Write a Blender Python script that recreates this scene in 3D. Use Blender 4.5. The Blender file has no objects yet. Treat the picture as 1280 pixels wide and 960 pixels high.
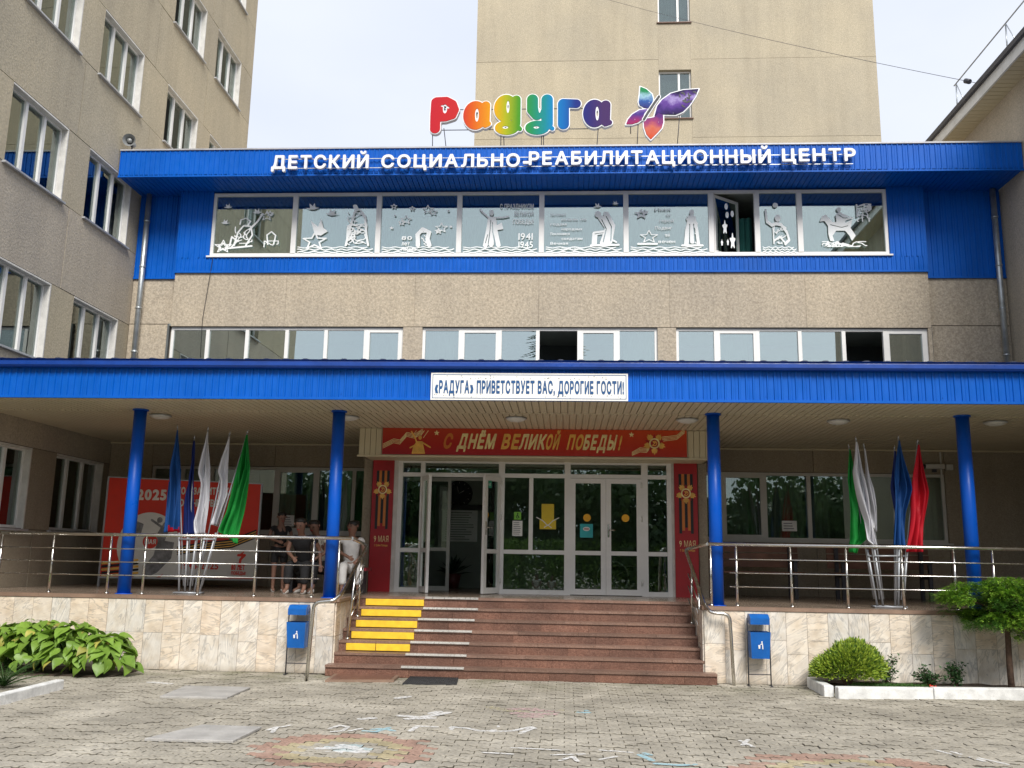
import bpy, math, random
import numpy as np
from mathutils import Vector, Matrix
random.seed(7)
S = bpy.context.scene
COL = S.collection
R_ = math.radians
# ------------------------------------------------------------------ camera
FPX = 1142.4637; PITCH, YAW, ROLL, EYE = 0.18841, -0.06039, -0.01714, 1.6
def cam_axes():
    cy, sy, cp, sp = math.cos(YAW), math.sin(YAW), math.cos(PITCH), math.sin(PITCH)
    f = Vector((sy*cp, cy*cp, sp)); rt = Vector((cy, -sy, 0)); dn = f.cross(rt)
    r2 = math.cos(ROLL)*rt + math.sin(ROLL)*dn
    d2 = -math.sin(ROLL)*rt + math.cos(ROLL)*dn
    return r2, d2, f
CR, CD, CF = cam_axes()
cd = bpy.data.cameras.new('camera'); cam = bpy.data.objects.new('camera', cd); COL.objects.link(cam)
m = Matrix.Identity(4)
for i in range(3):
    m[i][0] = CR[i]; m[i][1] = -CD[i]; m[i][2] = -CF[i]
m[2][3] = EYE
cam.matrix_world = m
cd.sensor_width = 36; cd.lens = 36*FPX/1280; cd.clip_start = .05; cd.clip_end = 3000
S.camera = cam
# ------------------------------------------------------------------ sky, sun, exposure
SUN_EL, SUN_AZ = R_(44), R_(164)        # azimuth from +Y, clockwise: behind the camera, to its right
w = bpy.data.worlds.new('World'); S.world = w; w.use_nodes = True
nt = w.node_tree; nt.nodes.clear()
out = nt.nodes.new('ShaderNodeOutputWorld'); bg = nt.nodes.new('ShaderNodeBackground')
sky = nt.nodes.new('ShaderNodeTexSky'); sky.sky_type = 'NISHITA'; sky.sun_disc = False
sky.sun_elevation = SUN_EL; sky.sun_rotation = SUN_AZ
geo = nt.nodes.new('ShaderNodeTexCoord')
mp = nt.nodes.new('ShaderNodeMapping'); mp.inputs['Scale'].default_value = (1, 1, 2.2)
nz = nt.nodes.new('ShaderNodeTexNoise'); nz.inputs['Scale'].default_value = 1.6; nz.inputs['Detail'].default_value = 5
rp = nt.nodes.new('ShaderNodeValToRGB')
rp.color_ramp.elements[0].position = .3; rp.color_ramp.elements[0].color = (5.2, 5.7, 6.75, 1)
rp.color_ramp.elements[1].position = .72; rp.color_ramp.elements[1].color = (6.6, 6.9, 7.6, 1)
mx = nt.nodes.new('ShaderNodeMixRGB'); mx.inputs[0].default_value = .93
nt.links.new(geo.outputs['Generated'], mp.inputs[0]); nt.links.new(mp.outputs[0], nz.inputs['Vector'])
nt.links.new(nz.outputs[0], rp.inputs[0]); nt.links.new(sky.outputs[0], mx.inputs[1]); nt.links.new(rp.outputs[0], mx.inputs[2])
nt.links.new(mx.outputs[0], bg.inputs[0]); bg.inputs[1].default_value = .068
nt.links.new(bg.outputs[0], out.inputs[0])
sl = bpy.data.lights.new('sun', 'SUN'); so = bpy.data.objects.new('sun', sl); COL.objects.link(so)
sl.energy = 1.9; sl.angle = R_(24); sl.color = (1, .96, .9)
sd = Vector((math.sin(SUN_AZ)*math.cos(SUN_EL), math.cos(SUN_AZ)*math.cos(SUN_EL), math.sin(SUN_EL)))
so.rotation_euler = sd.to_track_quat('Z', 'Y').to_euler(); so.location = (0, -10, 30)
vs = S.view_settings; vs.view_transform = 'Standard'; vs.look = 'None'; vs.exposure = 1.12; vs.gamma = 1
S.render.resolution_x = 1024; S.render.resolution_y = 768
# ------------------------------------------------------------------ measuring: a point of the place seen at a photograph pixel, on a known plane
def ray(x, y): return CR*((x-640)/FPX) + CD*((y-480)/FPX) + CF
def aY(x, y, Y): d = ray(x, y); return Vector((0, 0, EYE)) + d*(Y/d.y)
def aX(x, y, X): d = ray(x, y); return Vector((0, 0, EYE)) + d*(X/d.x)
def aZ(x, y, Z=0): d = ray(x, y); return Vector((0, 0, EYE)) + d*((Z-EYE)/d.z)
# ------------------------------------------------------------------ materials
MAT = {}
def new_mat(name):
    m = bpy.data.materials.new(name); m.use_nodes = True; MAT[name] = m
    return m, m.node_tree, m.node_tree.nodes['Principled BSDF']
def N(t, k, **kw):
    n = t.nodes.new(k)
    for a, b in kw.items():
        if a in n.inputs: n.inputs[a].default_value = b
        else: setattr(n, a, b)
    return n
def ramp(t, stops):
    r = t.nodes.new('ShaderNodeValToRGB'); e = r.color_ramp.elements
    e[0].position, e[0].color = stops[0][0], (*stops[0][1], 1)
    e[1].position, e[1].color = stops[1][0], (*stops[1][1], 1)
    for p, c in stops[2:]:
        q = e.new(p); q.color = (*c, 1)
    return r
def mixc(t, fac, a, b, mode='MIX'):
    n = t.nodes.new('ShaderNodeMixRGB'); n.blend_type = mode
    for i, v in enumerate((fac, a, b)):
        if hasattr(v, 'links') or isinstance(v, bpy.types.NodeSocket): t.links.new(v, n.inputs[i])
        elif i == 0: n.inputs[0].default_value = v
        else: n.inputs[i].default_value = (*v, 1)
    return n.outputs[0]
def plain(name, col, rough=.5, metal=0, var=.12, scale=3., bump=0, bscale=60., spec=.5, coord='pos', rnd=0, trans=0):
    """a painted / fabric / metal surface: base colour broken by two noises, optional relief"""
    m, t, b = new_mat(name)
    g = N(t, 'ShaderNodeNewGeometry')
    n1 = N(t, 'ShaderNodeTexNoise', Scale=scale, Detail=6.); n2 = N(t, 'ShaderNodeTexNoise', Scale=scale*9, Detail=4.)
    t.links.new(g.outputs['Position'], n1.inputs['Vector']); t.links.new(g.outputs['Position'], n2.inputs['Vector'])
    dk = tuple(c*(1-var) for c in col); lt = tuple(min(1, c*(1+var)) for c in col)
    r = ramp(t, [(.3, dk), (.7, lt)]); t.links.new(n1.outputs[0], r.inputs[0])
    r2 = ramp(t, [(.3, (1-var*.6,)*3), (.7, (1, 1, 1))]); t.links.new(n2.outputs[0], r2.inputs[0])
    c = mixc(t, 1., r.outputs[0], r2.outputs[0], 'MULTIPLY')
    if rnd:
        oi = N(t, 'ShaderNodeObjectInfo'); r3 = ramp(t, [(0, (1-rnd,)*3), (1, (1, 1, 1))])
        t.links.new(oi.outputs['Random'], r3.inputs[0]); c = mixc(t, 1., c, r3.outputs[0], 'MULTIPLY')
    t.links.new(c, b.inputs['Base Color'])
    b.inputs['Roughness'].default_value = rough; b.inputs['Metallic'].default_value = metal
    b.inputs['Specular IOR Level'].default_value = spec
    rr = ramp(t, [(.3, (max(0, rough-.08),)*3), (.7, (min(1, rough+.1),)*3)])
    t.links.new(n2.outputs[0], rr.inputs[0]); t.links.new(rr.outputs[0], b.inputs['Roughness'])
    if bump:
        n3 = N(t, 'ShaderNodeTexNoise', Scale=bscale, Detail=3.); t.links.new(g.outputs['Position'], n3.inputs['Vector'])
        bp = N(t, 'ShaderNodeBump', Strength=bump, Distance=.01); t.links.new(n3.outputs[0], bp.inputs['Height'])
        t.links.new(bp.outputs[0], b.inputs['Normal'])
    return m
def stucco(name, a, b_, speck, stain=.25):
    """exposed aggregate render: coarse grains, broad stains, streaks running down"""
    m, t, b = new_mat(name)
    g = N(t, 'ShaderNodeNewGeometry')
    v = N(t, 'ShaderNodeTexVoronoi', Scale=speck); n = N(t, 'ShaderNodeTexNoise', Scale=speck*.45, Detail=8.)
    big = N(t, 'ShaderNodeTexNoise', Scale=.55, Detail=7.)
    st = N(t, 'ShaderNodeMapping'); st.inputs['Scale'].default_value = (2.6, 2.6, .25)
    sn = N(t, 'ShaderNodeTexNoise', Scale=1.2, Detail=6.)
    for x in (v, n, big): t.links.new(g.outputs['Position'], x.inputs['Vector'])
    t.links.new(g.outputs['Position'], st.inputs[0]); t.links.new(st.outputs[0], sn.inputs['Vector'])
    r = ramp(t, [(.25, a), (.75, b_)]); t.links.new(n.outputs[0], r.inputs[0])
    rv = ramp(t, [(0, (.80, .80, .80)), (1, (1.22, 1.2, 1.16))]); t.links.new(v.outputs['Color'], rv.inputs[0])
    c = mixc(t, 1., r.outputs[0], rv.outputs[0], 'MULTIPLY')
    rb = ramp(t, [(.3, (1-stain, 1-stain, 1-stain*.9)), (.68, (1.05, 1.03, 1.)) ]); t.links.new(big.outputs[0], rb.inputs[0])
    c = mixc(t, 1., c, rb.outputs[0], 'MULTIPLY')
    rs = ramp(t, [(.25, (1-stain*.7, 1-stain*.75, 1-stain*.8)), (.6, (1.02, 1.02, 1.02))]); t.links.new(sn.outputs[0], rs.inputs[0])
    c = mixc(t, 1., c, rs.outputs[0], 'MULTIPLY')
    oi = N(t, 'ShaderNodeObjectInfo'); r3 = ramp(t, [(0, (.93, .93, .94)), (1, (1.04, 1.03, 1.))])
    t.links.new(oi.outputs['Random'], r3.inputs[0]); c = mixc(t, 1., c, r3.outputs[0], 'MULTIPLY')
    t.links.new(c, b.inputs['Base Color']); b.inputs['Roughness'].default_value = .9
    bp = N(t, 'ShaderNodeBump', Strength=.6, Distance=.012); t.links.new(n.outputs[0], bp.inputs['Height']); t.links.new(bp.outputs[0], b.inputs['Normal'])
    return m
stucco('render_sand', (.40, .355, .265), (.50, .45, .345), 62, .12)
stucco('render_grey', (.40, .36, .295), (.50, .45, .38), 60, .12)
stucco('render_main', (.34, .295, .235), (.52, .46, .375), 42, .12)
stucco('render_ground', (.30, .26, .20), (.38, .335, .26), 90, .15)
plain('joint_dark', (.10, .085, .07), .95)
plain('blue_metal', (.001, .105, .50), .42, 0, .12, .7, .05, 8, .22)
plain('blue_column', (.001, .085, .50), .35, 0, .05, .5, spec=.3)
plain('blue_gutter', (.003, .05, .30), .35, 0, .15)
plain('roof_edge_grey', (.42, .42, .44), .5, .3)
plain('roof_dark', (.05, .06, .09), .6, .2)
plain('soffit_beige', (.62, .55, .40), .45, 0, .06, 1.2)
plain('beige_panel', (.62, .55, .38), .45, 0, .06, 1.2)
plain('upvc', (.80, .79, .77), .4, 0, .05, 2.)
plain('upvc_dull', (.60, .59, .55), .45, 0, .06, 2.)
plain('reveal_white', (.66, .64, .60), .8, 0, .12, 6., .4, 40)
plain('sill_metal', (.50, .51, .53), .4, .4)
plain('sill_brown', (.16, .08, .05), .5)
plain('steel', (.66, .64, .60), .22, 1., .02, 1.)
plain('galvanised', (.50, .53, .54), .38, .75, .2, 6.)
plain('stand_steel', (.42, .44, .47), .45, .4)
plain('dark_steel', (.06, .06, .07), .5, .3)
plain('interior_dark', (.12, .13, .13), .9)
plain('interior_wall', (.30, .33, .30), .8)
plain('deck_tile', (.30, .235, .18), .22, 0, .25, 5., .04, 30)
plain('deck_edge', (.26, .17, .12), .5, 0, .2, 4.)
plain('letter_white', (.82, .83, .85), .35, 0, .03)
plain('letter_side', (.55, .56, .6), .4)
plain('yellow_strip', (.86, .56, .03), .6, 0, .12, 12.)
plain('nosing_metal', (.80, .78, .74), .3, .6)
plain('rubber_black', (.035, .035, .037), .85, 0, .2, 8., .5, 200)
plain('bin_blue', (.003, .11, .42), .4, 0, .15, 4.)
plain('kerb_white', (.76, .76, .74), .85, 0, .2, 7., .5, 25)
plain('soil', (.07, .05, .035), .95, 0, .4, 14., .9, 40)
plain('bench_wood', (.20, .095, .06), .6, 0, .25, 6.)
plain('banner_red', (.40, .012, .018), .5, 0, .15, 3.)
plain('gold', (.85, .48, .10), .5, 0, .2, 8.)
plain('cream_text', (.95, .74, .36), .5, 0, .2, 12.)
plain('ribbon_orange', (.62, .19, .03), .5, 0, .1)
plain('ribbon_black', (.012, .012, .014), .5)
plain('board_red', (.72, .04, .02), .5, 0, .12, 1.2)
plain('board_white', (.72, .71, .67), .5, 0, .1, 1.5)
plain('board_grey', (.25, .25, .26), .6, 0, .5, 9.)
plain('board_text', (.75, .70, .64), .5)
plain('sign_white', (.84, .83, .78), .45, 0, .04)
plain('sign_blue', (.006, .075, .22), .5)
plain('paper', (.78, .78, .76), .7)
plain('print_grey', (.25, .25, .27), .7)
plain('sticker_yellow', (.72, .52, .02), .5)
plain('sticker_orange', (.85, .42, .01), .5)
plain('sticker_green', (.20, .52, .05), .5)
plain('sticker_teal', (.03, .42, .46), .5)
plain('exit_green', (.01, .30, .16), .4)
plain('slab_concrete', (.40, .385, .36), .8, 0, .16, 5., .5, 60)
plain('skin', (.22, .115, .08), .6); plain('hair_black', (.012, .010, .009), .5); plain('cloth_black', (.012, .012, .014), .85, 0, .3, 14., .4, 60)
plain('cloth_white', (.70, .69, .68), .85, 0, .1, 12., .4, 50); plain('cloth_cream', (.62, .58, .50), .85, 0, .1, 12.)
plain('shoe_white', (.6, .58, .55), .6); plain('bag_red', (.25, .02, .03), .6); plain('flower_pot', (.12, .02, .02), .5)
plain('flag_blue', (.012, .10, .36), .7, 0, .15, 4.); plain('flag_navy', (.010, .030, .20), .7, 0, .15, 4.)
plain('flag_white', (.80, .80, .84), .75, 0, .05, 4.); plain('flag_green', (.01, .34, .05), .7, 0, .12, 4.); plain('flag_red', (.70, .01, .03), .65, 0, .1, 4.)
plain('bark', (.10, .06, .04), .9, 0, .3, 20., .8, 40)
plain('lamp_white', (.75, .75, .72), .35); plain('horn_grey', (.30, .31, .31), .45, .3)
# marble: each tile its own stone (Object Random shifts the veins and the tint)
def marble():
    m, t, b = new_mat('marble')
    tc = N(t, 'ShaderNodeNewGeometry'); oi = N(t, 'ShaderNodeObjectInfo')
    mul = N(t, 'ShaderNodeMath', operation='MULTIPLY'); mul.inputs[1].default_value = 57.; t.links.new(oi.outputs['Random'], mul.inputs[0])
    add = N(t, 'ShaderNodeVectorMath', operation='ADD'); t.links.new(tc.outputs['Position'], add.inputs[0]); t.links.new(mul.outputs[0], add.inputs[1])
    rot = N(t, 'ShaderNodeVectorRotate'); rot.rotation_type = 'Y_AXIS'
    am = N(t, 'ShaderNodeMath', operation='MULTIPLY_ADD'); am.inputs[1].default_value = 2.2; am.inputs[2].default_value = -.3
    t.links.new(oi.outputs['Random'], am.inputs[0]); t.links.new(am.outputs[0], rot.inputs['Angle']); t.links.new(add.outputs[0], rot.inputs['Vector'])
    sc = N(t, 'ShaderNodeMapping'); sc.inputs['Scale'].default_value = (1.1, 1., 5.2); t.links.new(rot.outputs[0], sc.inputs[0])
    w = N(t, 'ShaderNodeTexNoise', Scale=1.9, Detail=9., Distortion=.9); w.inputs['Roughness'].default_value = .58; t.links.new(sc.outputs[0], w.inputs['Vector'])
    r = ramp(t, [(.30, (.82, .77, .69)), (.44, (.76, .71, .63)), (.485, (.48, .46, .43)), (.515, (.76, .71, .63)), (.60, (.66, .62, .56)), (.72, (.80, .75, .67))]); t.links.new(w.outputs[0], r.inputs[0])
    hue = ramp(t, [(0, (1.0, .90, .80)), (.3, (1, .95, .89)), (.6, (.99, .98, .97)), (1, (.88, .89, .90))]); t.links.new(oi.outputs['Random'], hue.inputs[0])
    n = N(t, 'ShaderNodeTexNoise', Scale=7., Detail=7.); t.links.new(add.outputs[0], n.inputs['Vector'])
    rn = ramp(t, [(.3, (.8, .74, .66)), (.6, (1.02, 1.02, 1.02))]); t.links.new(n.outputs[0], rn.inputs[0])
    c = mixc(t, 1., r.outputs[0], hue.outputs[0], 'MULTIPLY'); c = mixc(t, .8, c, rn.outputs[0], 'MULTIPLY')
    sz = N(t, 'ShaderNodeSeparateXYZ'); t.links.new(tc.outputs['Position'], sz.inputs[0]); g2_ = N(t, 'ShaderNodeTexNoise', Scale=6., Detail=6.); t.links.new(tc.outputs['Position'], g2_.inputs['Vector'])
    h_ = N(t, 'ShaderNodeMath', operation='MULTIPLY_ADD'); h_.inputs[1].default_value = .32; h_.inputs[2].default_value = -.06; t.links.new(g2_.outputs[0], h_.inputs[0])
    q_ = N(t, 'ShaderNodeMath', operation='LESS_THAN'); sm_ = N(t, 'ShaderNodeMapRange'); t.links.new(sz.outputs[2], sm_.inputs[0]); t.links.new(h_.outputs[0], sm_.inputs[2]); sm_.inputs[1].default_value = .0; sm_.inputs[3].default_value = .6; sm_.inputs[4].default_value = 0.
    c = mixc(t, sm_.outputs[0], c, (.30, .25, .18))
    t.links.new(c, b.inputs['Base Color']); b.inputs['Roughness'].default_value = .5
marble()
def granite(name, a, b_, c_):
    m, t, b = new_mat(name)
    tc = N(t, 'ShaderNodeNewGeometry'); v = N(t, 'ShaderNodeTexVoronoi', Scale=95.); n = N(t, 'ShaderNodeTexNoise', Scale=2.2, Detail=7.)
    t.links.new(tc.outputs['Position'], v.inputs['Vector']); t.links.new(tc.outputs['Position'], n.inputs['Vector'])
    r = ramp(t, [(0, a), (.5, b_), (1, c_)]); t.links.new(v.outputs['Color'], r.inputs[0])
    rn = ramp(t, [(.3, (.72, .72, .74)), (.7, (1.15, 1.12, 1.1))]); t.links.new(n.outputs[0], rn.inputs[0])
    c = mixc(t, 1., r.outputs[0], rn.outputs[0], 'MULTIPLY')
    oi = N(t, 'ShaderNodeObjectInfo'); r3 = ramp(t, [(0, (.72, .72, .72)), (1, (1.1, 1.1, 1.1))]); t.links.new(oi.outputs['Random'], r3.inputs[0])
    c = mixc(t, 1., c, r3.outputs[0], 'MULTIPLY')
    t.links.new(c, b.inputs['Base Color']); b.inputs['Roughness'].default_value = .45
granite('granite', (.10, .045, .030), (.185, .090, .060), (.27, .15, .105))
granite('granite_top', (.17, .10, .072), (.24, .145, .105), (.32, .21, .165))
def pavermat(name, a, b_):
    m, t, b = new_mat(name)
    tc = N(t, 'ShaderNodeNewGeometry'); n = N(t, 'ShaderNodeTexNoise', Scale=1.1, Detail=9., Roughness=.62); f = N(t, 'ShaderNodeTexNoise', Scale=34., Detail=5.)
    k = N(t, 'ShaderNodeTexVoronoi', Scale=5.2)
    for x in (n, f, k): t.links.new(tc.outputs['Position'], x.inputs['Vector'])
    r = ramp(t, [(.36, tuple(c*.8 for c in a)), (.5, a), (.66, b_)]); t.links.new(n.outputs[0], r.inputs[0])
    rf = ramp(t, [(.3, (.74, .74, .74)), (.7, (1.15, 1.14, 1.12))]); t.links.new(f.outputs[0], rf.inputs[0])
    rk = ramp(t, [(0, (.84, .84, .83)), (1, (1.1, 1.1, 1.08))]); t.links.new(k.outputs['Color'], rk.inputs[0])
    c = mixc(t, 1., r.outputs[0], rf.outputs[0], 'MULTIPLY'); c = mixc(t, 1., c, rk.outputs[0], 'MULTIPLY')
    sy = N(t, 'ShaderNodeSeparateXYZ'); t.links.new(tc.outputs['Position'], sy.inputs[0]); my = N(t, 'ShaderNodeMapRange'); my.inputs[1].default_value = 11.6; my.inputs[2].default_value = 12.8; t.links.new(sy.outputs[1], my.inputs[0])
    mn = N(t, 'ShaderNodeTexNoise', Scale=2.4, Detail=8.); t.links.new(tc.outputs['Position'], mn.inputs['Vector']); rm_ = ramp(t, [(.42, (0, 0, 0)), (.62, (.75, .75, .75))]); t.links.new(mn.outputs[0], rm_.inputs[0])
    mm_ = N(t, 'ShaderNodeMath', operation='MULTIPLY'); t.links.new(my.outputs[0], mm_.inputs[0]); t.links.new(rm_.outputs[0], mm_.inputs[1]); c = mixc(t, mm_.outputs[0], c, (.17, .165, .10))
    t.links.new(c, b.inputs['Base Color']); b.inputs['Roughness'].default_value = .85
    bp = N(t, 'ShaderNodeBump', Strength=.4, Distance=.005); t.links.new(f.outputs[0], bp.inputs['Height']); t.links.new(bp.outputs[0], b.inputs['Normal'])
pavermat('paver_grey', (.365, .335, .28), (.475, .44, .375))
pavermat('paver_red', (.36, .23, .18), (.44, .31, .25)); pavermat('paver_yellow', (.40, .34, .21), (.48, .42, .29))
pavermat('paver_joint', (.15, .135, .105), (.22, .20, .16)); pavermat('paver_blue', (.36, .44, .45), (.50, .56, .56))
def glass(name, refl, tint=(.85, .9, .88), rough=.0):
    m = bpy.data.materials.new(name); m.use_nodes = True; MAT[name] = m; t = m.node_tree; t.nodes.clear()
    o = N(t, 'ShaderNodeOutputMaterial'); tr = N(t, 'ShaderNodeBsdfTransparent'); gl = N(t, 'ShaderNodeBsdfGlossy')
    tr.inputs[0].default_value = (*tint, 1); gl.inputs['Roughness'].default_value = rough; gl.inputs[0].default_value = (.86, .95, .91, 1)
    lw = N(t, 'ShaderNodeLayerWeight', Blend=.25); r = ramp(t, [(0, (refl,)*3), (1, (1, 1, 1))])
    n = N(t, 'ShaderNodeTexNoise', Scale=.9, Detail=1.); g = N(t, 'ShaderNodeNewGeometry'); bp = N(t, 'ShaderNodeBump', Strength=.04, Distance=.02)
    t.links.new(g.outputs['Position'], n.inputs['Vector']); t.links.new(n.outputs[0], bp.inputs['Height']); t.links.new(bp.outputs[0], gl.inputs['Normal'])
    mxs = N(t, 'ShaderNodeMixShader'); t.links.new(lw.outputs['Fresnel'], r.inputs[0]); t.links.new(r.outputs[0], mxs.inputs[0])
    t.links.new(tr.outputs[0], mxs.inputs[1]); t.links.new(gl.outputs[0], mxs.inputs[2]); t.links.new(mxs.outputs[0], o.inputs[0])
    return m
glass('glass', .38, (.72, .80, .77)); glass('glass_tower', .16, (.6, .66, .66)); glass('glass_upper', .50, (.60, .66, .64)); glass('glass_low', .11, (.72, .80, .74)); glass('glass_side', .22, (.7, .75, .74))
plain('curtain', (.62, .64, .60), .9, 0, .08, 3.); plain('curtain_grey', (.36, .37, .34), .9, 0, .15, 3.); plain('curtain_green', (.02, .12, .10), .9)
def leafmat(name, a, b_, rough=.5, trans=.25):
    m, t, b = new_mat(name)
    oi = N(t, 'ShaderNodeObjectInfo'); g = N(t, 'ShaderNodeNewGeometry'); n = N(t, 'ShaderNodeTexNoise', Scale=9., Detail=4.)
    t.links.new(g.outputs['Position'], n.inputs['Vector'])
    ad = N(t, 'ShaderNodeMath', operation='ADD'); t.links.new(g.outputs['Random Per Island'], ad.inputs[0]); t.links.new(n.outputs[0], ad.inputs[1])
    h = N(t, 'ShaderNodeMath', operation='MULTIPLY'); h.inputs[1].default_value = .55; t.links.new(ad.outputs[0], h.inputs[0])
    r = ramp(t, [(.1, a), (.85, b_)]); t.links.new(h.outputs[0], r.inputs[0])
    r3 = ramp(t, [(0, (.8, .8, .8)), (1, (1.2, 1.15, 1.1))]); t.links.new(oi.outputs['Random'], r3.inputs[0])
    c = mixc(t, 1., r.outputs[0], r3.outputs[0], 'MULTIPLY'); t.links.new(c, b.inputs['Base Color'])
    b.inputs['Roughness'].default_value = rough
    o = t.nodes['Material Output']; tl = N(t, 'ShaderNodeBsdfTranslucent'); t.links.new(c, tl.inputs[0])
    mxs = N(t, 'ShaderNodeMixShader'); mxs.inputs[0].default_value = trans
    t.links.new(b.outputs[0], mxs.inputs[1]); t.links.new(tl.outputs[0], mxs.inputs[2]); t.links.new(mxs.outputs[0], o.inputs[0])
leafmat('hosta_leaf', (.06, .17, .02), (.28, .45, .07), .45); leafmat('hosta_pale', (.30, .34, .05), (.50, .46, .12), .5); leafmat('shrub_gap_shade', (.03, .09, .015), (.12, .22, .03)); leafmat('juniper', (.07, .24, .02), (.36, .58, .07)); leafmat('juniper_dark', (.025, .10, .02), (.11, .26, .04))
leafmat('shrub_bright', (.13, .27, .02), (.46, .58, .07)); leafmat('rose_leaf', (.03, .09, .03), (.09, .19, .07)); leafmat('fern', (.03, .10, .02), (.10, .22, .05))
leafmat('far_tree', (.02, .06, .02), (.08, .15, .04)); leafmat('far_spruce', (.01, .035, .02), (.03, .07, .035))
def rainbow(name, x0, x1, stops):
    m, t, b = new_mat(name); g = N(t, 'ShaderNodeNewGeometry'); s = N(t, 'ShaderNodeSeparateXYZ'); t.links.new(g.outputs['Position'], s.inputs[0])
    mr = N(t, 'ShaderNodeMapRange'); mr.inputs[1].default_value = x0; mr.inputs[2].default_value = x1; t.links.new(s.outputs[0], mr.inputs[0])
    r = ramp(t, stops); t.links.new(mr.outputs[0], r.inputs[0]); t.links.new(r.outputs[0], b.inputs['Base Color']); b.inputs['Roughness'].default_value = .6; b.inputs['Specular IOR Level'].default_value = .15
def chalk(name, col, dens=.58, amax=.8):
    m = bpy.data.materials.new(name); m.use_nodes = True; MAT[name] = m; t = m.node_tree
    b = t.nodes['Principled BSDF']; b.inputs['Base Color'].default_value = (*col, 1); b.inputs['Roughness'].default_value = .95
    g = N(t, 'ShaderNodeNewGeometry'); n = N(t, 'ShaderNodeTexNoise', Scale=26., Detail=6.); t.links.new(g.outputs['Position'], n.inputs['Vector'])
    r = ramp(t, [(1-dens-.12, (0, 0, 0)), (1-dens+.12, (amax,)*3)]); t.links.new(n.outputs[0], r.inputs[0]); t.links.new(r.outputs[0], b.inputs['Alpha'])
chalk('chalk_white', (.75, .74, .72)); chalk('chalk_pink', (.62, .42, .42), .5); chalk('chalk_blue', (.36, .56, .62), .6); chalk('film_white', (.92, .94, .94), .85, .97)
chalk('chalk_yellow', (.60, .54, .34), .45)
for k_ in ('flag_blue', 'flag_navy', 'flag_white', 'flag_green', 'flag_red'):
    t = MAT[k_].node_tree; b = t.nodes['Principled BSDF']; tl = N(t, 'ShaderNodeBsdfTranslucent'); t.links.new(b.inputs['Base Color'].links[0].from_socket, tl.inputs[0]); mxs = N(t, 'ShaderNodeMixShader'); mxs.inputs[0].default_value = .38
    t.links.new(b.outputs[0], mxs.inputs[1]); t.links.new(tl.outputs[0], mxs.inputs[2]); t.links.new(mxs.outputs[0], t.nodes['Material Output'].inputs[0])
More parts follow.
